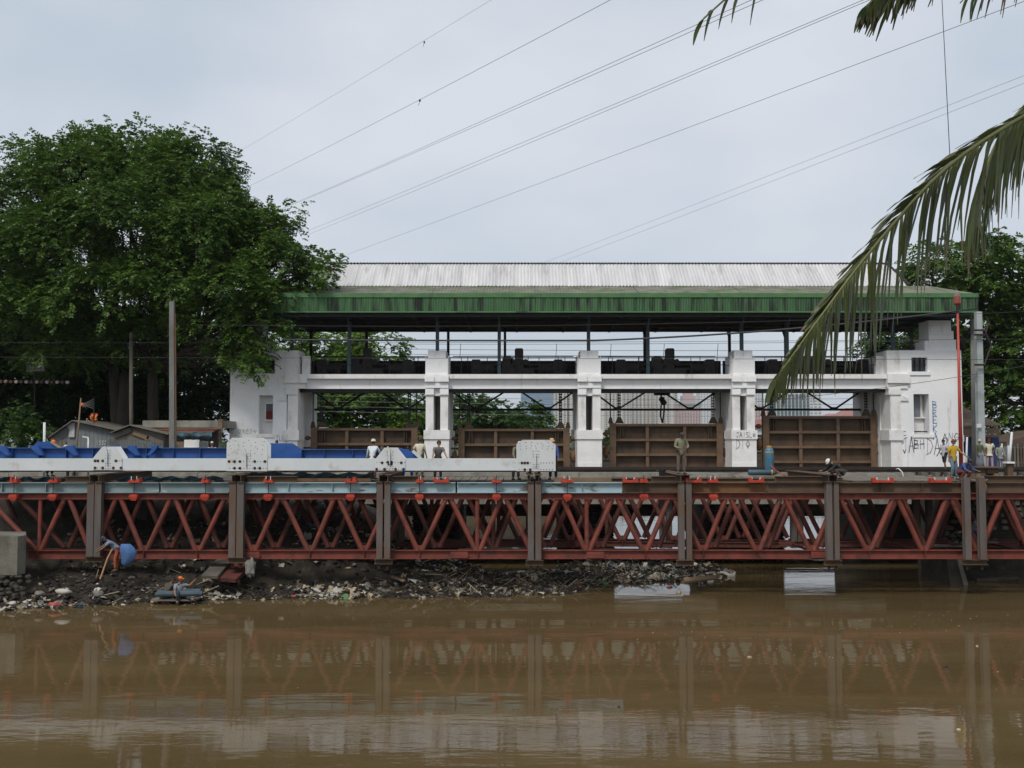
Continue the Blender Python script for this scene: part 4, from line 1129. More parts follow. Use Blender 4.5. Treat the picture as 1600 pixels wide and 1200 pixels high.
def crown(lobes, density, size=.62, pairs=4, leaf=.27, width=.055, per=16, spread=.42, flat=.62, inner=.16, low=-.55):
    C, D = [], []
    for (c, r) in lobes:
        c = np.array(c, float); r = np.array(r, float)
        area = 4 * PI * ((r[0] * r[1]) ** 1.6 + (r[0] * r[2]) ** 1.6 + (r[1] * r[2]) ** 1.6) ** (1 / 1.6) / 3 ** (1 / 1.6)
        nc = max(3, int(area * density))
        u = unit(nc * 2); u = u[u[:, 2] > low + .35 * rng.random(len(u))][:nc]
        rad = np.where(rng.random(len(u)) < inner, rng.uniform(.35, .85, len(u)), rng.uniform(.86, 1.04, len(u)))
        cc = c + u * r * rad[:, None]
        n = per
        cl = np.repeat(cc, n, axis=0); uu = np.repeat(u, n, axis=0)
        k = rng.uniform(.65, 1.35, len(cc)); kk = np.repeat(k, n)[:, None]
        off = rng.normal(size=cl.shape) * np.array([spread, spread, spread * flat]) * kk
        C.append(cl + off)
        h = uu * np.array([1, 1, .75]) + off / (spread * 1.2) * .7 + rng.normal(size=cl.shape) * .35
        h[:, 2] = h[:, 2] * .75 - .08
        D.append(h)
    return sprays(np.concatenate(C), np.concatenate(D), size, pairs, leaf, width)
def limb(o, p, q, r0, r1, seed, n=6, wob=.5):
    r2 = random.Random(seed); p, q = Vector(p), Vector(q)
    L_ = (q - p).length; pts = []
    for i in range(n + 1):
        t_ = i / n
        w = math.sin(PI * t_) * wob * L_ * .16
        pts.append(p.lerp(q, t_) + Vector((r2.uniform(-w, w), r2.uniform(-w, w), math.sin(PI * t_) * L_ * .06 + r2.uniform(-w, w) * .4)))
    o.tube(pts, [r0 + (r1 - r0) * (i / n) ** .8 for i in range(n + 1)], 7)
def add_crown(t_, lobes, leafmat, density, **kw):
    V, F = crown(lobes, density, **kw)
    return link('crown', npmesh('crown', V, F, [leafmat]), t_)
def tree(name, label, base, trunk_r, fork_z, lobes, leafmat, density, seed, group=None, cat='tree', trunks=1, **kw):
    base = Vector(base); t_ = thing(name, label, cat, base, group)
    o = MB(); r2 = random.Random(seed); forks = []
    for k in range(trunks):
        b0 = base + Vector((r2.uniform(-1.1, 1.1) * (trunks > 1), r2.uniform(-.6, .6) * (trunks > 1), -.15))
        top = Vector((b0.x + r2.uniform(-.9, .9), b0.y + r2.uniform(-.5, .5), fork_z + r2.uniform(-.5, .5)))
        mid = b0.lerp(top, .5) + Vector((r2.uniform(-.25, .25), 0, 0))
        o.tube([b0, b0 + Vector((0, 0, .45)), mid, top], [trunk_r * 1.5, trunk_r * 1.1, trunk_r * .9, trunk_r * .75], 10)
        forks.append(top)
    tk = o.build('trunk', m_bark, t_, smooth=True)
    o = MB()
    for i, (c, r) in enumerate(lobes):
        f = min(forks, key=lambda v: (v - Vector(c)).length); c = Vector(c)
        tgt = c + Vector((0, 0, r[2] * .3))
        limb(o, f, tgt, trunk_r * .5, trunk_r * .12, seed * 31 + i)
        for j in range(4):
            a = f.lerp(tgt, r2.uniform(.55, .95)); u = Vector((r2.gauss(0, 1), r2.gauss(0, 1), r2.gauss(.3, .6))).normalized()
            limb(o, a, c + Vector((u.x * r[0], u.y * r[1], u.z * r[2])) * .85, trunk_r * .14, trunk_r * .03, seed * 77 + i * 5 + j, 4)
    o.build('limbs', m_bark, t_, smooth=True)
    add_crown(t_, lobes, leafmat, density, **kw)
    return t_
def lobe(px, py, r, Y, ry=None, flat=.8):
    s = Y / FPX
    c = at(px, py, Y)
    return ((c.x, c.y, c.z), (r * s, (ry or r) * s, r * s * flat))

# the big tree over the left end tower
BT = [lobe(62, 285, 50, 58.5), lobe(145, 256, 50, 59), lobe(258, 254, 52, 59), lobe(328, 318, 54, 57.5), lobe(398, 366, 44, 57), lobe(448, 408, 40, 56.5), lobe(205, 266, 72, 60), lobe(120, 290, 80, 58), lobe(290, 290, 75, 58.5), lobe(45, 330, 75, 59), lobe(-20, 420, 80, 58), lobe(90, 390, 85, 56.5), lobe(200, 350, 90, 56), lobe(310, 370, 85, 56.5),
      lobe(390, 380, 62, 58), lobe(430, 425, 52, 56.5), lobe(483, 432, 36, 56), lobe(370, 450, 66, 55.5), lobe(270, 450, 80, 55.5), lobe(160, 470, 85, 56), lobe(50, 480, 80, 57), lobe(330, 515, 52, 55.6, flat=.7), lobe(400, 490, 46, 55.4, flat=.8),
      lobe(395, 545, 24, 55.2), lobe(215, 545, 60, 58), lobe(90, 560, 62, 58), lobe(250, 330, 90, 63), lobe(110, 420, 95, 64), lobe(300, 430, 90, 64), lobe(30, 250, 26, 60), lobe(150, 218, 26, 60), lobe(325, 245, 24, 59), lobe(360, 268, 16, 58.5), lobe(435, 345, 22, 57.5), lobe(505, 418, 20, 55.8), lobe(432, 468, 36, 54.6), lobe(405, 515, 34, 54.4), lobe(385, 560, 24, 54.6), lobe(360, 545, 34, 55), lobe(396, 572, 10, 54.3, flat=1.2)]
bigtree = tree('big_tree', 'huge spreading dark green tree overhanging the left end tower and the sheds', at(212, 735, 60.5), .36, 5.5, BT, m_leaf, .60, 3, trunks=3, per=28, leaf=.235, width=.054, spread=.34, flat=.85, size=.46, inner=.10, low=-.45)
# trees behind it
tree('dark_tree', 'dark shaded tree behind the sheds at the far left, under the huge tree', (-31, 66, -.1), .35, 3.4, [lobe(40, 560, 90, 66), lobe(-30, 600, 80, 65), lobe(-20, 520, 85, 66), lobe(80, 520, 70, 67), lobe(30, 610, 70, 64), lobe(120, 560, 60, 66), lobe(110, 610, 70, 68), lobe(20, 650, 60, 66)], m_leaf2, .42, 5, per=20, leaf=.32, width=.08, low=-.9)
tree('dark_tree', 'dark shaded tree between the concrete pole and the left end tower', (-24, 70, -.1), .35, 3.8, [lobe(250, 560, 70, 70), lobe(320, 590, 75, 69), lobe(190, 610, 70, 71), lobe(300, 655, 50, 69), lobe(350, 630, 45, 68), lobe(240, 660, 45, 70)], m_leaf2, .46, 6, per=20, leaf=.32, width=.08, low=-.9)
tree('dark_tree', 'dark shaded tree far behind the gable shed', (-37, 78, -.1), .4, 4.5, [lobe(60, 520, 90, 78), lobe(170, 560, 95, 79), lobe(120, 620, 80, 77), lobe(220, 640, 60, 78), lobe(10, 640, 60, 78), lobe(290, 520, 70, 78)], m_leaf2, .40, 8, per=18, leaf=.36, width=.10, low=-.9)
tree('leafy_bush', 'small green bush beside the white post at the far left', (-26.5, 57, -.1), .08, .5, [lobe(20, 668, 36, 57), lobe(62, 682, 24, 57)], m_leafm, 1.2, 9, cat='bush', per=16, size=.4, leaf=.2, width=.06, low=-.9)
# bright trees behind the left bay
tree('bright_tree', 'bright green feathery tree seen through the left bay above the first gate', (-15.5, 92, -.1), .35, 3.5, [lobe(520, 560, 60, 92), lobe(585, 545, 42, 90), lobe(470, 590, 52, 92), lobe(560, 620, 62, 90), lobe(500, 640, 52, 90), lobe(620, 640, 46, 91), lobe(450, 540, 38, 93), lobe(545, 590, 55, 95), lobe(600, 675, 40, 89)], m_leafl, .42, 12, group='trees behind the gatehouse', per=18, leaf=.36, width=.10, low=-.8)
tree('bright_tree', 'light green tree close behind the left end tower', (-21, 84, -.1), .3, 3.2, [lobe(400, 590, 55, 84), lobe(350, 630, 40, 83), lobe(440, 640, 50, 84)], m_leafm, .42, 13, group='trees behind the gatehouse', per=18, leaf=.36, width=.1, low=-.9)
tree('round_tree', 'rounded mid green tree seen through the bay left of the middle pier', (-1.8, 112, -.1), .35, 3.0, [lobe(735, 655, 42, 112), lobe(775, 662, 40, 111), lobe(705, 668, 38, 113)], m_leafm, .40, 14, group='trees behind the gatehouse', per=16, leaf=.38, width=.12, low=-.8)
tree('round_tree', 'darker rounded tree beside the far glass tower, left of the middle pier', (3.2, 116, -.1), .35, 3.0, [lobe(825, 658, 30, 116), lobe(846, 668, 22, 115), lobe(800, 675, 34, 116)], m_leafm, .40, 15, group='trees behind the gatehouse', per=16, leaf=.38, width=.12, low=-.8)
tree('round_tree', 'green tree seen through the left bay just left of the first pier', (-12.5, 108, -.1), .35, 3.0, [lobe(655, 660, 34, 108), lobe(625, 670, 34, 107), lobe(690, 675, 26, 109)], m_leafm, .40, 16, group='trees behind the gatehouse', per=16, leaf=.38, width=.12, low=-.8)
# trees at the right
tree('shade_tree', 'big dark green tree standing behind the right end tower and the poles', (31, 70, -.1), .5, 4.2, [lobe(1490, 420, 60, 70), lobe(1540, 430, 62, 69), lobe(1590, 470, 60, 70), lobe(1520, 500, 75, 71), lobe(1580, 560, 70, 70), lobe(1500, 590, 60, 72), lobe(1560, 630, 55, 71), lobe(1630, 540, 70, 70), lobe(1455, 440, 35, 71), lobe(1620, 650, 60, 70), lobe(1535, 385, 24, 69), lobe(1575, 400, 20, 69)], m_leaf, .40, 20, per=20, leaf=.34, width=.085, low=-.85)
tree('shade_tree', 'smaller tree peeping out between the roof posts beside the right end tower', (28.5, 78, -.1), .35, 3.5, [lobe(1400, 540, 45, 78), lobe(1362, 548, 18, 78), lobe(1372, 530, 14, 78), lobe(1430, 580, 45, 78), lobe(1460, 530, 40, 79), lobe(1380, 575, 25, 78)], m_leafm, .42, 21, per=18, leaf=.34, width=.09, low=-.8)

# ------------------------------------------------------------------ coconut palm on the near bank; its fronds hang into the picture
PB = Vector((7.6, 9.2, 5.9))
palm = thing('coconut_palm', 'coconut palm on the near bank whose drooping fronds hang in from the upper right', 'palm tree', (9.3, 8.6, -2.1))
o = MB(); o.tube([(9.3, 8.6, -2.2), (9.25, 8.62, -1.6), (8.9, 8.75, 1.5), (8.2, 9.0, 4.2), (7.6, 9.2, 5.9)], [.26, .19, .16, .14, .15], 12); o.build('trunk', m_bark, palm, smooth=True)
def frond(pts, lmax, n, seed, droop=1.0, gap=0.0, wid=.026, hang=None, dry=.25, single=False):
    r2 = random.Random(seed); P = [Vector(p) for p in pts]
    # Catmull-Rom through the control points
    def cr_(t_):
        k = min(int(t_ * (len(P) - 1)), len(P) - 2); u = t_ * (len(P) - 1) - k
        a, b, c, d = P[max(k - 1, 0)], P[k], P[k + 1], P[min(k + 2, len(P) - 1)]
        return .5 * ((2 * b) + (c - a) * u + (2 * a - 5 * b + 4 * c - d) * u * u + (3 * b - a - 3 * c + d) * u ** 3)
    o = MB(); m = 24; pp = [cr_(i / m) for i in range(m + 1)]
    o.tube(pp, [.028 * (1 - i / m) + .005 for i in range(m + 1)], 6)
    fr = o.build('frond', m_rachis, palm, smooth=True)
    lf = MB()
    for i in range(n):
        t_ = .06 + .94 * (i + r2.uniform(-.2, .2)) / n
        t_ = min(max(t_, 0), .995)
        p = cr_(t_); d = (cr_(min(t_ + .01, 1)) - cr_(max(t_ - .01, 0))).normalized()
        sd = d.cross(Vector((0, 0, 1))).normalized()
        for s in (-1, 1):
            if r2.random() < gap: continue
            L_ = lmax * (math.sin(PI * (.12 + .83 * t_)) ** .6) * r2.uniform(.8, 1.1)
            L_ *= 1 - .42 * sstep(.70, 1.0, t_)
            e = (sd * s * r2.uniform(.35, .55) + d * r2.uniform(.65, .95) + Vector((0, 0, -.25 * droop))).normalized()
            g = Vector((0, 0, -1)); upper = s > 0 and single and t_ < .93
            if upper: L_ *= .40; e = (sd * s * .25 + d * .9 + Vector((0, 0, r2.uniform(.0, .22)))).normalized()
            npt = 6; q = p.copy(); vs = []; bent = r2.uniform(.7, 1.2) * droop * (.22 if upper else 1); broke = r2.random() < .22
            wv = d.cross(e).normalized()
            ax = e.cross(wv)
            dirn = e
            for k in range(npt):
                u = k / (npt - 1)
                w = wid * (math.sin(PI * (.10 + .86 * u)) ** .7) * (1 - .30 * u)
                wside = (d * .85 + sd * s * .35).normalized() if k else d
                wside = (wside - dirn * wside.dot(dirn)).normalized()
                vs += [q + wside * w, q - wside * w]
                q = q + dirn * (L_ / (npt - 1))
                dirn = (dirn + g * (.30 * bent * (2.0 if broke and k == 2 else 1)) + Vector((r2.uniform(-.06, .06), r2.uniform(-.06, .06), 0))).normalized()
            if single: lf = MB()
            lf.add(vs, [(2 * k, 2 * k + 2, 2 * k + 3, 2 * k + 1) for k in range(npt - 2)], 0)
            k = npt - 2; lf.add([vs[2 * k], vs[2 * k + 1], vs[2 * k + 2], vs[2 * k + 3]], [(0, 2, 3, 1)], 1 if r2.random() < dry else 0)
            if single: lf.build('leaflet', [m_palm, m_palmdry], fr)
    if not single: lf.build('leaflets', [m_palm, m_palmdry], fr, kind='stuff')
    return fr
# main frond arching down in front of the roof
frond([PB, at(1760, 95, 8.9), at(1600, 182, 8.6), at(1480, 262, 8.4), at(1375, 375, 8.2), at(1290, 484, 8.0), at(1214, 590, 7.9)], 1.28, 118, 1, 1.05, .05, .0235, single=True)
frond([PB, at(1720, 90, 9.3), at(1640, 130, 9.4), at(1565, 210, 9.5), at(1535, 290, 9.5), at(1532, 370, 9.5)], 1.15, 56, 2, 1.4, .10, .024, dry=.4)
frond([PB, at(1700, -130, 8.0), at(1500, -180, 7.6), at(1300, -105, 7.3), at(1170, -30, 7.1), at(1092, 36, 7.0)], .75, 26, 3, 1.2, .25, .017, single=True)
frond([PB, at(1800, -160, 8.2), at(1640, -150, 7.6), at(1520, -115, 7.3), at(1425, -55, 7.2), at(1350, 14, 7.1)], .80, 74, 4, .9, .04, .021)
frond([PB, at(1850, -220, 8.8), at(1760, -190, 8.8), at(1660, -140, 8.8), at(1570, -70, 8.8), at(1500, 5, 8.8)], .9, 30, 5, 1.4, .25, .016, dry=.5)
for k, (ax, ay, az) in enumerate([(2.8, 1.2, .8), (2.2, -2.4, .7), (.2, 3.4, .9), (1.6, 2.6, 1.6), (3.1, -.8, 1.3)]):
    frond([PB, PB + Vector((ax * .4, ay * .4, .9)), PB + Vector((ax * .8, ay * .8, az)), PB + Vector((ax * 1.15, ay * 1.15, az - 1.3))], .8, 40, 10 + k, 1.1, .05)
# ------------------------------------------------------------------ poles, cables
def pole(name, label, cat, pxb, pyb, pxt, pyt, Y, r0, r1, mt, square=False, Yt=None):
    p, q = at(pxb, pyb, Y), at(pxt, pyt, Yt or Y)
    g = thing(name, label, cat, p)
    o = MB()
    if square:
        n = 4; o.tube([p - Vector((0, 0, .3)), q], [r0 * 1.41, r1 * 1.41], 4)
        o.v = [tuple(Vector((p.x + (v[0] - p.x) * math.cos(PI / 4) - (v[1] - p.y) * math.sin(PI / 4), p.y + (v[0] - p.x) * math.sin(PI / 4) + (v[1] - p.y) * math.cos(PI / 4), v[2]))) for v in o.v]
    else: o.tube([p - Vector((0, 0, .3)), q], [r0, r1], 10)
    o.build('shaft', mt, g, smooth=not square)
    return g
p1 = pole('concrete_pole', 'tall grey concrete pole with a rusty pipe rising beside the flat roofed stall', 'pole', 270, 735, 268.5, 472, 51.4, .135, .112, m_polec, True)
o = MB(); o.tube([at(275, 690, 51.2), at(274.3, 560, 51.2), at(273.5, 490, 51.2)], .035, 6); o.build('pipe', m_rustor, p1)
o = MB()
for y in (567, 600, 520): o.tube([at(268.5, y, 51.4) + Vector((0, 0, -.03)), at(268.5, y, 51.4) + Vector((0, 0, .03))], .2, 12)
o.build('strap', m_iron, p1)
pole('timber_pole', 'thin dark pole in the shade of the huge tree left of the concrete pole', 'pole', 205, 735, 205, 520, 56, .11, .1, m_wood)
pr = pole('steel_pole', 'pale green grey steel pole rising in front of the blue kiosk', 'pole', 1533, 735, 1530.5, 487, 54.5, .18, .15, m_poleg, True)
o = MB(); o.box(X(1526, 54.2), X(1533, 54.2), 54.2, 54.26, Z(668, 54.2), Z(662, 54.2)); o.build('notice', m_wsteel, pr)
o = MB()
for y in (516, 523, 570): o.bar(at(1523, y, 54.2), at(1539, y, 54.2), .1, .1)
o.tube([at(1541, 495, 54.3), at(1545, 505, 54.3), at(1540, 520, 54.3), at(1549, 540, 54.3), at(1538, 570, 54.3)], .05, 6)
o.build('clamp_ring', m_iron, pr)
pole('steel_pole', 'slimmer grey steel pole just left of the pale green grey one', 'pole', 1523, 735, 1519.5, 499, 56, .14, .12, m_polec)
pred = pole('red_pole', 'slender tilted red pole with a lantern head rising from the trestle', 'pole', 1502, 738, 1496, 478, 42.3, .088, .04, m_redpole)
o = MB(); c = at(1495.6, 476, 42.3)
o.tube([c + Vector((0, 0, -.06)), c + Vector((0, 0, .02)), c + Vector((0, 0, .04)), c + Vector((0, 0, .33)), c + Vector((0, 0, .36))], [.05, .13, .15, .15, .12], 12); ln = o.build('lantern', M('dull_red_lamp', (.22, .05, .035), (.27, .08, .05), 3, .4), pred)
o = MB(); o.tube([c + Vector((0, 0, .36)), c + Vector((0, 0, .50)), c + Vector((0, 0, .56))], [.13, .13, .06], 12); o.tube([c + Vector((0, 0, .56)), c + Vector((0, 0, .64))], .02, 6); o.build('lantern_cap', m_conc, ln)
o = MB(); o.tube([c + Vector((0, 0, -.35)), c + Vector((0, 0, -.06))], .06, 8); o.build('lantern_neck', m_dark, pred)
o = MB(); o.bar(at(1505, 680, 42.1), at(1505.5, 690, 42.1), .05, .05); o.build('white_tag', m_wsteel, pred)
pw = pole('white_post', 'thin white post leaning at the foot of the red pole', 'post', 1509, 732, 1511, 683, 44.5, .04, .04, m_wsteel)
pole('white_post', 'leaning white post in front of the slat fence at the far right', 'post', 1576, 722, 1581, 675, 46, .06, .05, m_wsteel)
pole('white_post', 'short white post standing behind the blue girder at the far left', 'post', 69, 735, 69.5, 660, 45.5, .055, .055, m_wsteel)
pg = pole('white_post', 'low white post with a short cross bar in front of the grey gable shed', 'post', 138, 735, 138, 684, 46, .035, .035, m_wsteel)
o = MB(); o.bar(at(129, 682, 46), at(139, 684, 46), .06, .06); o.build('cross_bar', m_wsteel, pg)
pole('bamboo_pole', 'long thin bamboo pole leaning in front of the grey gable shed', 'pole', 116, 735, 126.5, 622, 49, .045, .03, m_wood2)

def cable(name, label, p, q, r, sag=0.0, n=14, mt=m_cable, group=None, cat='cable', extend=0.0):
    p, q = Vector(p), Vector(q); p = p + (p - q) * extend
    o = MB(); o.tube([p.lerp(q, i / n) + Vector((0, 0, -4 * sag * (i / n) * (1 - i / n))) for i in range(n + 1)], r, 5)
    return tag(o.build(name, mt, smooth=True), label, cat, group)
gpl = 'power lines crossing the sky'
c1 = cable('power_line', 'power line with a small marker reaching the top edge above the roof middle', at(945, 0, 55), at(385, 293, 150), .014, .25, group=gpl, extend=.25)
cable('power_line', 'upper line of the pair running from the tree top to the left palm frond', at(1092, 33, 50), at(430, 330, 150), .013, .2, group=gpl, extend=.25)
cable('power_line', 'lower line of the pair running from the tree top to the left palm frond', at(1092, 40, 50), at(430, 331, 150), .013, .2, group=gpl, extend=.25)
cable('power_line', 'upper line of the pair passing just left of the dense top frond', at(1340, 0, 45), at(480, 361, 150), .0125, .15, group=gpl, extend=.3)
cable('power_line', 'lower line of the pair passing just left of the dense top frond', at(1350, 0, 45), at(480, 367, 150), .0125, .15, group=gpl, extend=.3)
cable('power_line', 'single power line ending behind the left end of the roof and crossing the vertical wire', at(1600, 0, 42), at(525, 404, 150), .0125, .1, group=gpl, extend=.2)
cable('power_line', 'upper faint line of the pair above the right half of the roof', at(1600, 117, 75), at(840, 414, 160), .014, .1, group=gpl, mt=m_cablefar, extend=.2)
cable('power_line', 'lower faint line of the pair above the right half of the roof', at(1600, 129, 75), at(860, 416, 160), .014, .1, group=gpl, mt=m_cablefar, extend=.2)
cable('earth_wire', 'faintest thin wire with a tag high over the big tree', at(765, 0, 80), at(360, 245, 150), .011, .1, group=gpl, mt=m_cablefar, extend=.3)
for (px, py, Y) in ((663, 66, 96), (656, 157, 82)):
    q = at(px, py, Y); o = MB(); o.blob(q, .085, .085, .12, 8, 6); o.tube([q, q + Vector((-.12, 0, -.42))], .018, 5)
    tag(o.build('wire_marker', m_cable), 'small dark marker hanging on the ' + ('faint wire above the big tree' if px == 663 else 'lone power line left of the roof'), 'marker')
cable('vertical_wire', 'thin vertical wire hanging from above to the main palm frond at the right', at(1471, -20, 10.5), at(1484.5, 250, 9.0), .004, 0, cat='wire')
go = 'railway wires crossing the gatehouse'
cable('overhead_cable', 'thick twisted black cable crossing the upper openings of the gatehouse', at(440, 531, 53), at(930, 532, 53), .05, .02, cat='cable', group=go)
cable('overhead_cable', 'thick black cable rising to the right from the middle pier to the right poles', at(930, 532, 53), at(1525, 482, 53), .05, .25, cat='cable', group=go)
cable('overhead_wire', 'thin wire crossing just under the roof edge of the gatehouse', at(300, 507, 53.4), at(1600, 487, 53.4), .012, .35, group=go, cat='wire')
cable('contact_wire', 'upper thin railway wire crossing the openings above the hoists', at(-60, 535, 54.2), at(1660, 529, 54.2), .011, .1, group=go, cat='wire')
cable('contact_wire', 'lower thin railway wire crossing the pier tops', at(-60, 558, 54.2), at(1660, 562, 54.2), .012, 0, group=go, cat='wire')
cable('sagging_wire', 'thin drooping wire crossing the wall of the right end tower', at(1180, 628, 53.8), at(1600, 572, 53.8), .013, .15, group=go, cat='wire')
for px in (870, 955, 1038, 1122, 720):
    o = MB(); o.tube([at(px, 537, 66), at(px - 1.5, 560, 66)], .018, 5); tag(o.build('wire_dropper', m_cable), 'short upright wire between the far railway wires, ' + {720: 'left of the first pier top', 870: 'left of the middle pier top', 955: 'right of the middle pier top', 1038: 'above the third hoist', 1122: 'just left of the third pier top'}[px], 'wire')
for k, (a, b_) in enumerate(((537.5, 537.5), (545, 552), (553, 561))):
    cable('far_wire', ['top', 'middle', 'lowest'][k] + ' of the faint wires behind the gatehouse posts', at(600, a, 66), at(1500, b_ - 6, 66), .014, .1, mt=m_cablefar, cat='wire')
for k in range(4):
    cable('far_wire', ['highest', 'second highest', 'third highest', 'lowest'][k] + ' faint wire behind the wind trusses above the gates', at(430, 617 + 8 * k, 75), at(1420, 622 + 9 * k, 75), .014, .2, mt=m_cablefar, cat='wire')

# crossing lamps bar and board in the shade
lb = thing('lamp_bar', 'dim horizontal bar of alternating white and red round lamps under the huge tree', 'signal', at(0, 597, 57))
o = MB(); o.bar(at(-60, 596, 57), at(110, 597, 57), .05, .12); o.build('bar', m_dark, lb)
m_lw = M('shade_dimmed_white_lens', (.24, .22, .18), (.36, .33, .28), 4, .6, dirt=(.08, .06, .04), dirt_pos=(.5, .65), dirt_scale=5); m_lr = M('shade_dimmed_red_lens', (.07, .025, .02), (.09, .032, .024), 4, .6)  # lens colours lowered to carry the shade of the tree, with brown specks
for k in range(15):
    px = -6 + 8.0 * k; o = MB(); q = at(px, 596.2 + .012 * px, 56.95); o.tube([q, q + Vector((0, -.10, 0))], [.105, .09], 10); o.build('lens', m_lw if k % 2 == 0 else m_lr, lb)
o = MB(); o.bar(at(-50, 735, 57.1), at(-50, 590, 57.1), .15, .15); o.build('mast', m_iron, lb)
sb = thing('sign_board', 'small pale board with dark vertical strokes hanging in the dark tree shade', 'sign', at(54, 580, 58))
o = MB(); o.box(X(40, 58), X(68, 58), 57.98, 58.04, Z(580, 58), Z(565.5, 58)); o.build('board', M('shade_dimmed_board', (.12, .12, .11), (.17, .17, .15), 3, .8), sb)  # board colour darkened to paint in the tree shade
for a, c in ((44, .5), (49, .2), (54, .6), (59, .1), (63, .5)):
    o = MB(); o.bar(at(a, 577.5, 57.97), at(a + c, 568, 57.97), .035, .01); o.build('stroke', m_dark, sb)
o = MB(); o.bar(at(59, 577.5, 57.97), at(63.3, 568, 57.97), .03, .01); o.build('stroke', m_dark, sb)
o = MB(); o.bar(at(54, 566, 58.06), at(54, 735, 58.06), .06, .06); o.build('post', m_dark, sb)

# ------------------------------------------------------------------ sheds on the left bank
def shed(label, name, poly, Y, depth, wallm, roofm, ridge_px, eaves, planks=0):
    c = at(ridge_px, 735, Y)
    g = thing(name, label, 'shed', (c.x, Y, 0))
    P = [(X(a, Y), Z(b, Y)) for a, b in poly]
    o = MB(); o.prism(P, Y, Y + depth); w = o.build('wall', wallm, g)
    for (a, b) in zip(eaves, eaves[1:]):
        p, q = at(a[0], a[1], Y), at(b[0], b[1], Y)
        n = max(1, int((q - p).length / .8))
        for i in range(n):
            u, v = p.lerp(q, i / n), p.lerp(q, (i + 1) / n - .01)
            o = MB(); dd = Vector((0, 1, 0)); e = .05
            o.add([u + dd * -.35, v + dd * -.35, v + dd * (depth + .3), u + dd * (depth + .3), u + dd * -.35 + Vector((0, 0, e)), v + dd * -.35 + Vector((0, 0, e)), v + dd * (depth + .3) + Vector((0, 0, e)), u + dd * (depth + .3) + Vector((0, 0, e))], [(0, 3, 2, 1), (4, 5, 6, 7), (0, 1, 5, 4), (1, 2, 6, 5), (2, 3, 7, 6), (3, 0, 4, 7)])
            o.build('roof_sheet', roofm, g)
    return g
sA = shed('grey gable shed with chalk marks behind the bamboo pole', 'gable_shed', [(84, 738), (84, 681), (117, 659.5), (183, 674), (180, 738)], 54, 4, m_sheetgrey, m_wood, 117, [(80, 684), (117, 658), (187, 673)])
o = MB()
for i in range(9):
    x0 = X(121 + i * 6.6, 53.96); o.box(x0, x0 + .21, 53.965, 53.995, Z(738, 54), Z(672, 54))
    if i > 6: o.v[-4:] = [(v[0], v[1], v[2] - .12) for v in o.v[-4:]]
for j in range(9):
    q = MB(); q.v = o.v[j * 8:(j + 1) * 8]; q.f = [(0, 3, 2, 1), (4, 5, 6, 7), (0, 1, 5, 4), (1, 2, 6, 5), (2, 3, 7, 6), (3, 0, 4, 7)]; q.mi = [0] * 6
    q.build('wall_board', m_sheetgrey, sA)
graffiti('ISSJ', X(152, 53.95), Z(695, 53.95), .12, .2, 53.95, .03, m_wsteel, sA)
o = MB(); o.prism([(X(104, 53.9), Z(664, 53.9)), (X(117, 53.9), Z(659.5, 53.9)), (X(117, 53.9), Z(683, 53.9)), (X(108, 53.9), Z(683, 53.9)), (X(109, 53.9), Z(672, 53.9))], 53.9, 53.95); o.build('pale_panel', M('faded_panel', (.36, .36, .35), (.44, .44, .43), 2, .8), sA)
for k, x0 in enumerate((86, 92, 98)):
    o = MB(); o.box(X(x0, 53.9), X(x0 + 5.5, 53.9), 53.92, 53.97, Z(738, 54), Z(688, 54)); o.build('wall_board', m_wood, sA)
sB = shed('low shed patched with boards and corrugated sheet right of the grey gable shed', 'patched_shed', [(180, 738), (180, 676), (206, 667), (258, 679), (257, 738)], 53, 4, m_wood, m_wood, 206, [(176, 677), (206, 665), (266, 679.5)])
for k, (a, b_, c, d_) in enumerate([(178, 682, 205, 671), (208, 675, 232, 685), (230, 682, 252, 692)]):
    o = MB(); o.bar(at(a, b_, 52.93), at(c, d_, 52.93), .05, .24, up=(0, 0, 1)); o.build('board', m_wood2 if k == 1 else m_wood, sB)
vs, fs = [], []; o = MB()
for i in range(61):
    x = X(182, 52.9) + (X(256, 52.9) - X(182, 52.9)) * i / 60; y = 52.92 + (.02 if i % 2 else -.02)
    vs += [(x, y, 0), (x, y, Z(688, 52.9))]
    if i: fs.append((2 * i - 2, 2 * i, 2 * i + 1, 2 * i - 1))
o.add(vs, fs); o.build('corrugated_sheet', m_sheetgrey, sB)
st = thing('flat_roof_stall', 'flat roofed stall with stacked boards on its roof beside the concrete pole', 'stall', (X(285, 54), 54, 0))
o = MB(); o.box(X(223, 54), X(347, 54), 54, 57, Z(668, 54), Z(657, 54)); o.build('roof_slab', m_conc, st)
for k in range(4):
    o = MB(); o.bar(at(238 + 7 * k, 671 + 1.5 * k, 53.8), at(345 - 5 * k, 669.5 + 2.2 * k, 53.8), .3, .07); o.build('roof_board', (m_wood2, m_redcloth, m_wood2, m_wood)[k], st)
o = MB(); o.box(X(341, 53.8), X(348, 53.8), 53.75, 53.95, Z(672, 53.8), Z(655, 53.8)); o.build('corner_block', m_wood2, st)
for px in (229, 300, 344):
    o = MB(); o.bar(at(px, 738, 54.2), at(px, 668, 54.2), .14, .14); o.build('stall_post', m_wood, st)
o = MB(); o.box(X(232, 56), X(342, 56), 56.4, 56.5, 0, Z(668, 56)); o.build('back_wall', m_wood, st)
for a, c, t_, mt in ((268, 288, 690, m_wood2), (288.5, 312, 687, m_wbase), (284, 325, 699, m_conc), (313, 326, 689, m_sheetgrey)):
    o = MB(); o.box(X(a, 53.5), X(c, 53.5), 53.4 + (.1 if t_ < 692 else 0), 53.5 + (.1 if t_ < 692 else 0), 0, Z(t_, 53.5)); o.build('counter_panel', mt, st)
o = MB(); vs, fs = [], []
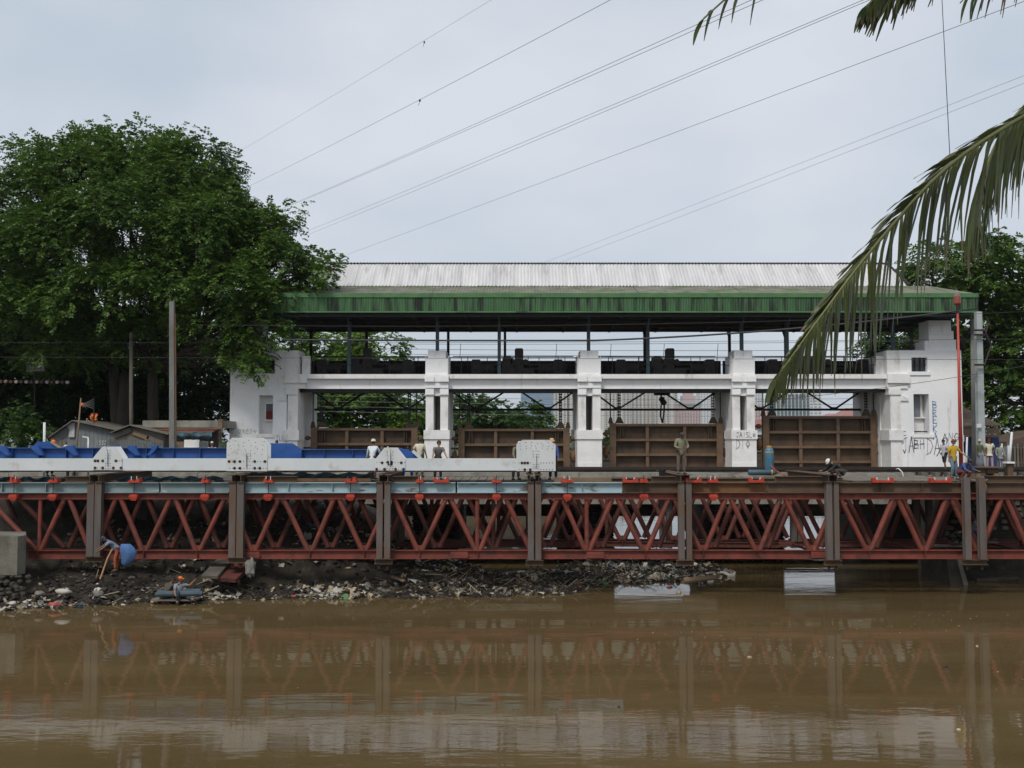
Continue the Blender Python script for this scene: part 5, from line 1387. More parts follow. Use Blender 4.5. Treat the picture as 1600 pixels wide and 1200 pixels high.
for i in range(21):
    for j in range(5):
        q = at(266 + 65 * i / 20, 676 + 10 * j / 4 + 1.5 * math.sin(i * .9 + j), 52.6 - .25 * math.sin(PI * j / 4) + .08 * math.sin(i * 1.7)); vs.append(q)
        if i and j: fs.append(((i - 1) * 5 + j - 1, (i - 1) * 5 + j, i * 5 + j, i * 5 + j - 1))
o.add(vs, fs); tag(o.build('tarpaulin', m_tarp, smooth=True), 'blue green tarpaulin slung as an awning under the flat stall roof', 'tarpaulin')
an = thing('tv_antenna', 'thin fan shaped antenna with an orange hub on a mast above the gable shed', 'antenna', at(147, 664, 55))
o = MB(); o.tube([at(147, 672, 55), at(146.5, 621, 55)], .03, 6); o.build('mast', m_iron, an)
o = MB(); o.tube([at(128, 634, 55), at(131, 631, 55)], .12, 6); o.build('hub', M('orange_plastic', (.5, .13, .06), (.58, .18, .09), 3, .5), an)
for k in range(5):
    o = MB(); o.tube([at(131, 630.5 + k * .8, 55), at(146.5, 624 + 3.6 * k, 55)], .014, 4); o.build('element', m_sheetgrey, an)
m_oran = M('orange_cloth', (.55, .14, .035), (.65, .2, .06), 3, .8)
o = MB(); vs, fs = [], []
for i in range(6):
    for j in range(7):
        vs.append(at(141 + 11 * i / 5 + 1.2 * math.sin(j * 2.1), 646 + 15 * j / 6, 56 + .1 * math.sin(i * 2 + j)))
        if i and j: fs.append(((i - 1) * 7 + j - 1, (i - 1) * 7 + j, i * 7 + j, i * 7 + j - 1))
o.add(vs, fs); tag(o.build('orange_cloth', m_oran), 'orange cloth hanging behind the roof of the gable shed', 'cloth')
o = MB(); o.box(X(130, 120), X(166, 120), 120, 124, -.1, Z(625, 120)); tag(o.build('pale_house', m_white), 'pale wall of a house glimpsed between the dark trunks behind the sheds', 'house')

# ------------------------------------------------------------------ kiosk, fence and odds at the right
kg = thing('kiosk', 'blue kiosk with brown board eaves and slanting roof behind the two right poles', 'kiosk', (X(1530, 58), 58, 0))
m_kblue = M('kiosk_blue_paint', (.016, .045, .15), (.028, .065, .20), 1.6, .6); m_kbrown = M('kiosk_brown_board', (.075, .05, .036), (.11, .075, .052), 2.2, .8, stretch=(.4, 1, 1))
o = MB(); o.box(X(1508, 58), X(1560, 58), 58, 61, -.1, Z(681, 58)); o.build('wall', m_kblue, kg)
for k in range(3):
    o = MB(); o.box(X(1493, 57.3), X(1563, 57.3), 57.3, 57.36 + .012 * k, Z(683.2 - 5 * k, 57.3), Z(678.6 - 5 * k, 57.3)); o.build('eave_board', m_kbrown, kg)
for i in range(7):
    a = X(1494 + i * 9.9, 57.3); c = X(1494 + (i + 1) * 9.9, 57.3) - .01
    za = Z(667, 57.3); 
    o = MB(); zz = lambda x: za + .02 + max(0, (x - X(1494, 57.3))) * .02
    o.add([(a, 57.2, zz(a)), (c, 57.2, zz(c)), (c, 62, zz(c) + .85 + .05 * i), (a, 62, zz(a) + .80 + .05 * i), (a, 57.2, zz(a) + .05), (c, 57.2, zz(c) + .05), (c, 62, zz(c) + .90 + .05 * i), (a, 62, zz(a) + .85 + .05 * i)], [(0, 3, 2, 1), (4, 5, 6, 7), (0, 1, 5, 4), (1, 2, 6, 5), (2, 3, 7, 6), (3, 0, 4, 7)]); o.build('roof_sheet', m_kbrown, kg)
o = MB(); o.box(X(1516, 57.96), X(1527, 57.96), 57.95, 57.99, 0, Z(686, 57.96)); o.build('door', m_kbrown, kg)
o = MB(); o.box(X(1538, 57.96), X(1549, 57.96), 57.96, 57.99, Z(712, 57.96), Z(684, 57.96)); o.build('window', m_redcloth, kg)
o = MB(); o.box(X(1494, 57.2), X(1502, 57.2), 56.9, 57.2, Z(676, 57.2), Z(664, 57.2)); o.build('lamp_box', m_iron, kg)
fg = thing('slat_fence', 'dark slat fence in the shade behind the leaning white post at the far right', 'fence', (X(1590, 60), 60, 0))
for i in range(38):
    x = X(1562, 60) + i * .19; r2 = random.Random(i); h = Z(694, 60) + r2.uniform(-.15, .15)
    o = MB(); o.box(x, x + .12, 60, 60.03, -.1, h); o.build('slat', m_wood if i % 3 else m_kbrown, fg)
for z in (.3, 1.2):
    o = MB(); o.box(X(1562, 60), X(1562, 60) + 7.2, 60.03, 60.08, z, z + .08); o.build('rail', m_wood, fg)
o = MB(); o.box(X(1566, 60), X(1640, 60), 61, 66, Z(696, 61), Z(694, 61)); o.prism([(X(1570, 62), 0), (X(1570, 62), Z(690, 62)), (X(1640, 62), Z(672, 62)), (X(1640, 62), 0)], 62, 66); tag(o.build('dark_shack', m_kbrown), 'dark shack behind the slat fence under the right trees', 'shack')
for k, (px, h, mt) in enumerate(((1561, 42, m_wbase), (1567, 38, m_sheetgrey), (1573, 39, m_wbase), (1564, 36, m_sheetgrey))):
    if k == 3: continue
    o = MB(); o.box(X(px, 59), X(px + 4.5, 59), 59, 59.1, -.05, Z(735 - h, 59)); tag(o.build('pale_plank', mt), ['pale upright plank nearest the blue kiosk', 'grey upright plank between two pale ones by the fence', 'pale upright plank farthest from the blue kiosk'][k], 'plank')

# steel stacked at the right end of the trestle
bs = thing('box_beam', 'short brown box beam lying across the trestle right of the red pole', 'steel beam', (X(1535, 43), 43, zb1))
o = MB(); o.box(X(1518, 43), X(1553, 43), 42.7, 43.3, zb1 + .3, Z(731, 43)); o.build('box', m_brown, bs)
o = MB(); o.plan([(X(1515, 43), 42.5), (X(1557, 43), 42.5), (X(1557, 43), 43.4), (X(1515, 43), 43.4)], Z(731, 43), Z(729, 43)); o.build('cover', m_brown, bs)
o = MB(); o.box(X(1519, 42.8), X(1522, 42.8), 42.66, 42.7, zb1 + .3, Z(731, 43)); o.box(X(1536, 42.8), X(1538, 42.8), 42.66, 42.7, zb1 + .3, Z(731, 43)); o.build('rib', m_iron, bs)
for a, c in ((1517, 1524), (1544, 1551)):
    o = MB(); o.box(X(a, 43), X(c, 43), 42.6, 43.4, zb1 + .06, zb1 + .297); o.build('packing', m_wood2, bs)
ps = thing('short_post', 'short brown post with a pale capping plate on the trestle at the far right', 'post', (X(1575, 42.6), 42.6, zb1))
o = MB(); o.box(X(1571, 42.6), X(1579, 42.6), 42.5, 42.72, zb1 + .05, Z(724, 42.6)); o.build('post_body', m_brown, ps)
o = MB(); o.box(X(1568, 42.6), X(1580, 42.6), 42.4, 42.8, Z(724, 42.6), Z(721.5, 42.6)); o.build('cap_plate', m_wbase, ps)
for px0, px1, lab in ((1535, 1610, 'long brown beam lying along the right end of the trestle top'), (1196, 1286, 'brown beam end lying left of the squatting welder')):
    if px0 < 1300: continue
    o = MB(); o.ibeam((X(px0, 41.4), 41.4, zb1 + .13), (X(px1, 41.4), 41.4, zb1 + .13), .24, .25); tag(o.build('loose_beam', m_brown), lab, 'steel beam')
# slab with gas cylinders
o = MB(); o.box(X(1146, 46.5), X(1228, 46.5), 46.2, 47.0, -.05, Z(742.5, 46.5)); tag(o.build('pale_slab', m_conc), 'pale concrete slab on the trestle edge carrying the gas cylinders', 'slab')
m_cyl = M('blue_cylinder_paint', (.045, .135, .21), (.07, .18, .26), 2, .4, dirt=(.09, .06, .04), dirt_pos=(.6, .75), dirt_scale=2); m_yel = M('yellow_cylinder_paint', (.42, .25, .04), (.5, .31, .06), 2, .5)
def cyl(label, base, axis, L_, r, m1, m2):
    g = thing('gas_cylinder', label, 'gas cylinder', base); base, axis = Vector(base), Vector(axis)
    f = [(0, .9), (.02, 1), (.80, 1), (.86, .93), (.92, .7), (.94, .4)]
    o = MB(); o.tube([base + axis * L_ * a for a, _ in f], [r * b for _, b in f], 14); o.build('body', m1, g, smooth=True)
    o = MB(); o.tube([base + axis * L_ * a for a in (.93, 1.0)], [r * .42, r * .42], 8); o.tube([base + axis * L_ * a for a in (.94, .99)], [r * .6, r * .6], 10); o.build('valve', m2, g)
    o = MB(); o.tube([base + axis * L_ * .76, base + axis * L_ * .80], r * 1.02, 14); o.build('band', m2, g)
    return g
zs = Z(742.5, 46.5)
cyl('blue gas cylinder standing upright against the rusty gate behind the slab', (X(1201, 46.7), 46.7, zs), (0, 0, 1), 1.33, .20, m_cyl, m_yel)
cyl('blue gas cylinder with yellow shoulder lying on the pale slab', (X(1168, 46.4), 46.4, zs + .13), (1, 0, 0), 1.35, .125, m_tarp, m_yel)
bk = thing('bucket', 'dark tapered bucket on the beam stub left of the standing man', 'bucket', (X(1034, 41.2), 41.2, zb1 + .25))
o = MB(); o.tube([Vector((X(1034, 41.2), 41.2, zb1 + z)) for z in (.27, .48, .50)], [.10, .15, .17], 12, cap=False); o.tube([Vector((X(1034, 41.2), 41.2, zb1 + z)) for z in (.265, .275)], .10, 12); o.build('pail', m_dark, bk)
o = MB(); o.tube([Vector((X(1034, 41.2) + .16 * math.cos(a), 41.2 - .05, zb1 + .49 + .06 * math.sin(a))) for a in [PI * i / 8 for i in range(9)]], .008, 4); o.build('handle', m_iron, bk)
# hose
for lab, pts, mt in (('thin red hose running from the upright gas cylinder to the deck', [at(1204, 727, 46.4), at(1212, 735, 46.3), at(1222, 741, 46.2), at(1232, 745, 46.1)], m_redpole), ('pale rope looped over the concrete edge near the right end tower', [at(1400, 733, 48.9), at(1404, 732, 48.8), at(1410, 738, 48.8), at(1412, 747, 48.7)], m_wbase), ('pale frayed rope hanging down the far right beam end', [at(1543, 749, 40.6), at(1538, 752, 40.6), at(1541, 760, 40.6), at(1539, 772, 40.6)], m_wood2)):
    o = MB(); o.tube(pts, .025, 6); tag(o.build('hose' if 'hose' in lab else 'rope', mt, smooth=True), lab, 'hose' if 'hose' in lab else 'rope')
# ------------------------------------------------------------------ banks: stone wall, abutments, rubble, refuse
sw = thing('retaining_wall', 'dark stone retaining wall on the right bank under the trestle end', 'retaining wall', (25, 46.8, -4.5))
o = MB(); o.box(19.4, 60, 46.7, 48.9, -6, -.12); o.build('wall_core', m_mortar, sw)
r2 = random.Random(17); nst = 0
z = -4.6
small = MB()
while z < -.5:
    h = r2.uniform(.22, .34); x = 19.4 + r2.uniform(0, .2)
    while x < 25.5:
        w = r2.uniform(.25, .6)
        big = -3.7 < z < -2.2 and x > 21.5
        q = MB(); k = r2.uniform(.08, .2)
        vs = []
        for du, dz in ((-1, -.7), (-.5, -1), (.6, -1), (1, -.5), (.9, .7), (.2, 1), (-.8, .85)):
            vs.append((x + w / 2 + du * w / 2 * r2.uniform(.8, .97), 46.72, z + h / 2 + dz * h / 2 * r2.uniform(.8, .97)))
        vv = vs + [(v[0] * .6 + (x + w / 2) * .4, 46.70 - k * r2.uniform(.8, 1.1), v[2] * .6 + (z + h / 2) * .4) for v in vs]
        fs = [(i, (i + 1) % 7, (i + 1) % 7 + 7, i + 7) for i in range(7)] + [tuple(range(7, 14))]
        if big and nst < 120: q.add(vv, fs); q.build('stone', m_rubble, sw); nst += 1
        else: small.add(vv, fs)
        x += w + .02
    z += h
small.build('small_stones', m_stone, sw, kind='stuff')
bt = thing('buttress', 'pale leaning concrete buttress at the foot of the right stone wall', 'buttress', (X(1487, 44.5), 44.5, -4.5))
o = MB(); zt = Z(872, 44.5)
o.prism([(X(1466, 44.5), zt), (X(1483, 44.5), zt), (X(1498, 44.5), -5.2), (X(1474, 44.5), -5.2)], 44.0, 46.8); o.build('slab', m_concdark, bt)
o = MB(); o.prism([(X(1484, 44.3), zt), (X(1490, 44.3), zt), (X(1507, 44.3), -5.2), (X(1499, 44.3), -5.2)], 43.9, 46.8); o.build('slab', m_conc, bt)
o = MB(); o.tube([at(1525, 908, 45), at(1590, 905, 45)], .12, 8); tag(o.build('drift_log', m_bark), 'dark log lying at the foot of the right stone wall', 'log')
ab = thing('abutment_block', 'weathered concrete abutment block at the left edge under the trestle', 'abutment', (X(20, 38.8), 38.8, -3.4))
o = MB(); y0 = 38.6
o.plan([(-40, y0), (X(33, y0), y0), (X(46, y0 + .5), y0 + .5), (X(45, y0 + 2), y0 + 2.0), (-40, y0 + 2.0)], -3.38, Z(838, y0)); o.build('block', m_concmud, ab)
o = MB()
for i in range(6):
    for j in range(4):
        rr = random.Random(i * 7 + j); k = rr.uniform(.6, 1.2); o.blob((X(2, 38.3) + i * .2 + rr.uniform(-.1, .1), 38.55 - .08 * j, -3.45 - j * .2 + rr.uniform(-.06, .06)), .13 * k, .12, .09 * k, 6, 4, f=lambda p: p * rr.uniform(.7, 1.2))
o.build('footing_stones', m_mortar, ab, kind='stuff')
# dark concrete frame behind, at the left end of the bridge
fr = thing('concrete_trestle', 'dark concrete trestle in the shade behind the leftmost lattice diagonals', 'trestle', (-24, 47.8, -3))
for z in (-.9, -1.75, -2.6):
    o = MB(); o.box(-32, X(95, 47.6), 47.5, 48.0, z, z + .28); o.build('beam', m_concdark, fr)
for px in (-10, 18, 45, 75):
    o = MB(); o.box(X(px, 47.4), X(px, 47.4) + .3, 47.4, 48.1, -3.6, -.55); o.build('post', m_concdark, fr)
lean = thing('leaning_slab', 'long stained slab leaning on the refuse bank below the second column pair', 'slab', at(340, 895, 40.4))
o = MB(); o.bar(at(327, 902, 40.1), at(357, 870, 42.5), .65, .12, up=(0, -.4, 1)); o.build('slab', m_concdark, lean)
o = MB(); o.bar(at(349, 906, 40.3), at(384, 878, 42.4), 1.0, .15, up=(0, -.5, 1)); tag(o.build('dark_slab', m_reddark), 'dark maroon slab leaning on the refuse under the second column pair', 'slab')

# refuse: thousands of flakes, lumps and twigs over the bank
def gh_(x, y): return ground_h(x, y)
tr_mats = [M('refuse_white', (.42, .40, .35), rough=.7), M('refuse_cream', (.33, .27, .18), rough=.8), M('refuse_brown', (.065, .046, .03), rough=.9), M('refuse_dark', (.022, .018, .014), rough=.9), M('refuse_grey', (.17, .16, .14), rough=.8), M('refuse_blue', (.10, .17, .28), rough=.6), M('refuse_red', (.32, .07, .05), rough=.6), M('refuse_green', (.07, .16, .06), rough=.7)]
r2 = random.Random(23)
V, F, MI = [], [], []
def chunk(x, y, z, s, mi):
    a = r2.uniform(0, 6.28); rot = Matrix.Rotation(a, 3, 'Z') @ Matrix.Rotation(r2.uniform(-.9, .9), 3, 'X')
    sx, sy, sz = s * r2.uniform(.5, 1.3), s * r2.uniform(.4, 1.0), s * r2.uniform(.12, .55)
    o_ = len(V)
    for dx, dy, dz in ((-1, -1, -1), (1, -1, -1), (1, 1, -1), (-1, 1, -1), (-1, -1, 1), (1, -1, 1), (1, 1, 1), (-1, 1, 1)):
        k = .6 if dz > 0 else 1
        p = rot @ Vector((dx * sx * k * r2.uniform(.6, 1), dy * sy * k * r2.uniform(.6, 1), dz * sz * r2.uniform(.6, 1)))
        V.append((x + p.x, y + p.y, z + p.z))
    for f in ((0, 3, 2, 1), (4, 5, 6, 7), (0, 1, 5, 4), (1, 2, 6, 5), (2, 3, 7, 6), (3, 0, 4, 7)): F.append(tuple(i + o_ for i in f)); MI.append(mi)
def crumple(x, y, z, s, mi):                       # a crumpled scrap of sheet
    rot = Matrix.Rotation(r2.uniform(0, 6.28), 3, 'Z') @ Matrix.Rotation(r2.uniform(-1.2, 1.2), 3, 'X')
    o_ = len(V); a = r2.uniform(.5, 1.4)
    for i in range(4):
        for j in range(3):
            p = rot @ Vector(((i / 1.5 - 1) * s * a + r2.uniform(-.25, .25) * s, (j - 1) * s / a * .8 + r2.uniform(-.25, .25) * s, r2.uniform(-.4, .4) * s))
            V.append((x + p.x, y + p.y, max(z + p.z, WZ - .01)))
    for i in range(3):
        for j in range(2): F.append((o_ + i * 3 + j, o_ + i * 3 + j + 1, o_ + i * 3 + j + 4, o_ + i * 3 + j + 3)); MI.append(mi)
n = 0
while n < 12000:
    x = r2.uniform(-25, 10.2); y = shore(x) + (r2.uniform(-.5, 1.2) if r2.random() < .45 else r2.uniform(-.2, 6.5 if x < 1 else 8.5))
    if (y > 49 and x < 2) or y > 52.8 or (x < X(50, 39) and 38.4 < y < 43): continue
    mid = sstep(-13, -4, x)                       # the middle of the river side holds most of the pale refuse
    edge = max(0, 1 - abs(y - shore(x)) / .9)
    pale = .07 + .22 * mid + .34 * edge + (.45 if 3.6 < x < 9.2 else 0)
    pale *= .15 + .9 * max(0, .5 + .8 * hnoise(x * .8, y * .8))
    z = max(gh_(x, y), WZ - .02) + r2.uniform(-.01, .07)
    mi = r2.choices((0, 1, 4, 5, 6, 7), (5, 5.5, 3, .18, .12, .15))[0] if r2.random() < pale else r2.choice((2, 3, 3, 3, 3))
    if mi in (2, 3) and x < -6 and r2.random() < .6: continue
    s = r2.uniform(.03, .12) * (2.0 if r2.random() < .06 else 1)
    if mi in (0, 1, 4, 5, 6, 7) and r2.random() < .6: crumple(x, y, z + .02, s * 1.35, mi)
    else: chunk(x, y, z, s, mi)
    n += 1
for i in range(1500):                             # twigs and reeds
    x = r2.uniform(-22, 8.5); y = shore(x) + r2.uniform(-.5, 4)
    if i < 700: x = r2.uniform(-6, 5.5); y = shore(x) + r2.uniform(-.7, 1.6)
    if x < X(50, 39) and 38.4 < y < 43: continue
    z = max(gh_(x, y), WZ) + .03
    a = r2.uniform(0, PI); L_ = r2.uniform(.3, 1.3); e = r2.uniform(-.12, .5)
    d = Vector((math.cos(a), math.sin(a) * .8, e)) * L_; w = r2.uniform(.008, .02); p = Vector((x, y, z)); o_ = len(V)
    side = Vector((-math.sin(a), math.cos(a), .2)) * w
    for b_ in (p, p + d):
        V.extend([tuple(b_ + side), tuple(b_ - side * .5 + Vector((0, 0, w))), tuple(b_ - side * .5 - Vector((0, 0, w)))])
    for f in ((0, 1, 4, 3), (1, 2, 5, 4), (2, 0, 3, 5)): F.append(tuple(k + o_ for k in f)); MI.append(r2.choice((2, 3, 3, 2)) if r2.random() < .9 else 1)
heap = npmesh('refuse_heap', V, F, tr_mats, MI)
ho = link('refuse_heap', heap); ho['kind'] = 'stuff'; tag(ho, 'mixed rubbish, twigs and plastic washed up along the dark bank under the trestle', 'refuse')
# bits floating on the river
V, F, MI = [], [], []
for i in range(130):
    x = r2.uniform(-12, 22); y = r2.uniform(20, 40)
    if i < 90: kx, ky = ((6, 33), (9, 30), (12, 34), (13.5, 27), (15, 36))[i % 5]; x = r2.gauss(kx, .9); y = r2.gauss(ky, .5)
    chunk(x, y, WZ + .005, r2.uniform(.008, .026), r2.choice((0, 1, 1, 2, 3)))
for px, py, mi, s in ((1043, 918, 6, .14), (1058, 926, 1, .16), (1166, 1027, 1, .09), (1518, 1010, 0, .07), (1486, 1141, 0, .05), (1468, 1043, 3, .09), (964, 1105, 3, .05)):
    Y = (CAMZ - WZ) / (-(at(800, py, 1).z - CAMZ)); chunk(X(px, Y), Y, WZ + .01, s, mi)
fl = link('floating_scraps', npmesh('floating_scraps', V, F, tr_mats, MI)); fl['kind'] = 'stuff'; tag(fl, 'small scraps and foam drifting on the brown river', 'scraps')
o = MB(); o.tube([at(1068, 908, 42.6), at(1117, 902, 43.0)], [.13, .11], 8); tag(o.build('drift_log', m_wood2), 'pale brown log lying on the end of the rubbish heap', 'log')
o = MB(); o.bar(at(612, 900, 41.5), at(632, 908, 41.2), .18, .06); tag(o.build('drift_plank', m_wood2), 'pale plank sticking out of the rubbish below the fourth bay', 'plank')
for k, (px, py, sx, sy, mi) in enumerate(((100, 924, .42, .16, 0), (62, 927, .3, .12, 4), (152, 928, .35, .14, 4), (20, 943, .22, .1, 0), (85, 944, .35, .1, 6))):
    q = at(px, py, 38.4 if py < 935 else 37.7)
    o = MB(); rr = random.Random(k); o.blob((q.x, q.y, max(q.z, WZ + .05)), sx * .7, .2, sy * .75, 8, 5, f=lambda p: p * rr.uniform(.55, 1.3)); tag(o.build('plastic_bag', tr_mats[mi], smooth=True), ['white crumpled bag on the mud below the leftmost columns', 'grey crumpled bag left of the white bag on the mud', 'grey white bag on the mud right of the leftmost columns', 'small white bag at the very left edge of the mud', 'dull red bag lying in the water edge at the left'][k], 'bag')
o = MB(); q = at(392, 888, 40.6); rr = random.Random(9); o.blob(q, .25, .2, .38, 8, 6, f=lambda p: p * rr.uniform(.6, 1.25)); tag(o.build('plastic_bag', tr_mats[4]), 'grey sack hanging below the second column pair', 'bag')

# ------------------------------------------------------------------ far city
def tower_block(name, label, px0, px1, pyt, Y, wall, winm, floors, cols, ww=.55, wh=.5, depth=30, roof=None, ribs=0, band=False):
    x0, x1 = X(px0, Y), X(px1, Y); zt = Z(pyt, Y)
    g = thing(name, label, 'tower block' if name != 'office_tower' else 'office tower', ((x0 + x1) / 2, Y, 0), 'tower blocks on the skyline')
    o = MB(); o.box(x0, x1, Y, Y + depth, 0, zt); o.build('walls', wall, g)
    o = MB(); fh = zt / floors; cw = (x1 - x0) / cols
    for i in range(floors):
        z = i * fh + fh * .3
        if band: o.box(x0 + .3, x1 - .3, Y - .15, Y + .01, z, z + fh * wh); continue
        for j in range(cols):
            x = x0 + (j + .5) * cw
            o.add([(x - cw * ww / 2, Y - .12, z), (x + cw * ww / 2, Y - .12, z), (x + cw * ww / 2, Y - .12, z + fh * wh), (x - cw * ww / 2, Y - .12, z + fh * wh)], [(0, 1, 2, 3)])
    o.build('windows', winm, g, kind='stuff')
    for k in range(ribs):
        x = x0 + (x1 - x0) * (k + .5) / ribs
        o = MB(); o.box(x - (x1 - x0) * .035, x + (x1 - x0) * .035, Y - 1.2, Y, 0, zt + 3); o.build('pilaster', M('cream_render_%d' % len(MATS), (.55, .53, .47)), g)
    if roof: roof(g, x0, x1, zt, Y)
    return g
mA = M('far_beige_render', (.42, .41, .375), (.48, .465, .43), .02, .9); mW = M('far_window', (.09, .095, .11), rough=.5); mW2 = M('far_pale_window', (.24, .27, .31), rough=.4)
mP = M('far_pink_render', (.42, .31, .30), (.48, .36, .345), .02, .9); mPl = M('far_pale_render', (.52, .53, .53), (.58, .58, .58), .02, .9)
mG = M('far_blue_glass', (.20, .28, .37), (.27, .35, .44), .03, .35); mG2 = M('far_glass_band', (.14, .21, .29), rough=.3); mT = M('far_teal_roof', (.13, .30, .30), rough=.7); mN = M('green_scaffold_net', (.10, .15, .16), (.15, .21, .215), .06, .9); mR = M('far_red_tile', (.26, .13, .11), (.33, .18, .15), .05, .9)
tower_block('office_tower', 'blue glass office tower far behind the bay left of the middle pier', 814, 868, 606, 1500, mG, mG2, 30, 1, band=True, wh=.55)
tower_block('apartment_tower', 'grey beige apartment tower just left of the middle pier', 866, 912, 596, 1350, mA, mW, 34, 7, ww=.4)
tower_block('apartment_tower', 'grey beige apartment tower just right of the middle pier', 928, 984, 596, 1330, mA, mW, 34, 10, ww=.5, ribs=2)
tower_block('apartment_tower', 'grey beige apartment tower behind the hook block', 986, 1022, 597, 1400, mA, mW, 34, 6, ww=.5, ribs=1)
tower_block('apartment_tower', 'cream ribbed apartment tower right of the hook block', 1023, 1059, 598, 1370, mA, mW, 34, 6, ww=.5, ribs=2)
def dome(g, x0, x1, zt, Y):
    o = MB(); c = (x0 + x1) / 2; w = (x1 - x0)
    o.box(c - w * .3, c + w * .3, Y + 2, Y + 20, zt, zt + 10); o.box(c - w * .2, c + w * .2, Y + 3, Y + 18, zt + 10, zt + 16); o.build('stepped_top', mP, g)
    o = MB(); o.blob((c, Y + 11, zt + 16), w * .17, w * .17, 12, 12, 5, z0=0); o.box(x0 - 1, x1 + 1, Y - .6, Y + 2, zt - 1.5, zt + .5); o.build('teal_dome', mT, g)
tower_block('apartment_tower', 'pink tower with a teal dome right of the hook block', 1060, 1095, 631, 1250, mP, mW, 26, 8, ww=.45, roof=dome)
tower_block('apartment_tower', 'white pale tower between the two pink ones', 1094, 1122, 599, 1450, mPl, mW2, 34, 6, ww=.5)
tower_block('apartment_tower', 'pink tower with teal trim just left of the third pier', 1122, 1147, 622, 1260, mP, mW, 26, 6, ww=.45, roof=dome)
tower_block('apartment_tower', 'lower pink tower just right of the third pier', 1176, 1201, 634, 1240, mP, mW, 25, 6, ww=.45)
tower_block('apartment_tower', 'pale tower beside the third pier behind the palm frond tip', 1176, 1192, 604, 1450, mPl, mW2, 34, 4)
cn = tower_block('unfinished_tower', 'unfinished tower wrapped in green grey netting above the last gate', 1213, 1265, 616, 900, mN, mW, 14, 9, ww=.55, wh=.6)
for k in range(10):
    o = MB(); x = X(1213, 900) + (X(1265, 900) - X(1213, 900)) * k / 9; o.box(x - .25, x + .25, 898.6, 899, 0, Z(616, 900)); o.build('scaffold_standard', mPl, cn)
o = MB()
for k in range(7): o.box(X(1216 + 7 * k, 900), X(1218 + 7 * k, 900), 899, 901, Z(616, 900), Z(611, 900))
o.build('roof_columns', mA, cn)
tower_block('apartment_tower', 'narrow pale block joined to the right of the netted tower', 1265, 1284, 606, 1000, mPl, mW2, 18, 3)
def hip_house(label, px0, px1, pyt, pye, Y, name='red_roof_house'):
    x0, x1 = X(px0, Y), X(px1, Y); g = thing(name, label, 'house', ((x0 + x1) / 2, Y, 0), 'red roofed houses far behind the last gate')
    ze, zt = Z(pye, Y), Z(pyt, Y); w = x1 - x0; d_ = w * .6
    o = MB(); o.box(x0 + 1, x1 - 1, Y + 1, Y + d_ - 1, 0, ze); o.build('walls', mPl, g)
    o = MB(); o.add([(x0, Y, ze), (x1, Y, ze), (x1, Y + d_, ze), (x0, Y + d_, ze), (x0 + w * .3, Y + d_ / 2, zt), (x1 - w * .3, Y + d_ / 2, zt)], [(0, 1, 5, 4), (1, 2, 5), (2, 3, 4, 5), (3, 0, 4), (3, 2, 1, 0)]); o.build('roof', mR, g)
    o = MB()
    for k in range(8): o.box(x0 + 1 + (w - 2) * (k + .3) / 8, x0 + 1 + (w - 2) * (k + .75) / 8, Y + .9, Y + 1.1, ze - 5, ze - 2)
    o.build('windows', mW, g, kind='stuff')
hip_house('long low house with dull red hip roof above the last gate', 1283, 1330, 646, 652, 620); hip_house('wider house with dull red hip roof nearest the right end tower', 1308, 1372, 637, 651, 560); hip_house('small house with red roof low beside the third pier', 1176, 1200, 655, 668, 300)
hip_house('small red roofed house between the third pier and the last gate', 1178, 1196, 684, 700, 200)
# far treeline at the end of the river
V, F = crown([((x, 175 + 6 * math.sin(x), .3 + .5 * math.sin(x * .7)), (6, 4, 1.9)) for x in range(-70, 100, 8)], .10, size=1.0, pairs=3, leaf=.7, width=.2, per=14, spread=.9, low=-.9)
tl = link('far_treeline', npmesh('far_treeline', V, F, [m_leafm])); tl['kind'] = 'stuff'; tag(tl, 'low green treeline on the far bank seen under the railway bridge', 'treeline')

# ------------------------------------------------------------------ humid air
hz_m = bpy.data.materials.new('humid_air'); hz_m.use_nodes = True
ht = hz_m.node_tree
for n_ in list(ht.nodes):
    if n_.type != 'OUTPUT_MATERIAL': ht.nodes.remove(n_)
pv = ht.nodes.new('ShaderNodeVolumePrincipled')
pv.inputs['Color'].default_value = (.86, .89, .93, 1)
pv.inputs['Density'].default_value = .0001
pv.inputs['Anisotropy'].default_value = .2
ht.links.new(pv.outputs['Volume'], ht.nodes['Material Output'].inputs['Volume'])
hb = MB(); hb.box(-6100, 6100, -400, 11100, -8, 175)
hzo = hb.build('haze', hz_m); hzo['kind'] = 'stuff'; tag(hzo, 'thin humid haze that pales the far tower blocks on the skyline', 'haze')
# ------------------------------------------------------------------ people
SKIN = [M('brown_skin', (.25, .135, .08), (.30, .165, .10), 8, .6), M('dark_skin', (.17, .092, .056), (.21, .115, .07), 8, .6)]
m_hair = M('black_hair', (.012, .011, .011), rough=.5); m_eye = M('eye_dark', (.01, .01, .01), rough=.2); m_lip = M('lip_brown', (.13, .05, .04), rough=.5)
CL = {}
def cloth(name, c, k=.8):
    if name not in CL: CL[name] = M(name + '_cloth', tuple(v * k for v in c), c, 5, .9, bump=.3, bscale=9)
    return CL[name]
def skin_mesh(pts, edges, radii, sub=1):
    me = bpy.data.meshes.new('tmp'); me.from_pydata([tuple(p) for p in pts], edges, [])
    ob = bpy.data.objects.new('tmp', me); COL.objects.link(ob)
    md = ob.modifiers.new('s', 'SKIN'); md.use_smooth_shade = True
    sv = me.skin_vertices[0].data
    for i, r in enumerate(radii):
        sv[i].radius = r if isinstance(r, tuple) else (r, r); sv[i].use_root = (i == 0)
    if sub: ob.modifiers.new('d', 'SUBSURF').levels = sub
    dg = bpy.context.evaluated_depsgraph_get(); dg.update()
    ev = ob.evaluated_get(dg); m2 = bpy.data.meshes.new_from_object(ev)
    bpy.data.objects.remove(ob); bpy.data.meshes.remove(me)
    return m2
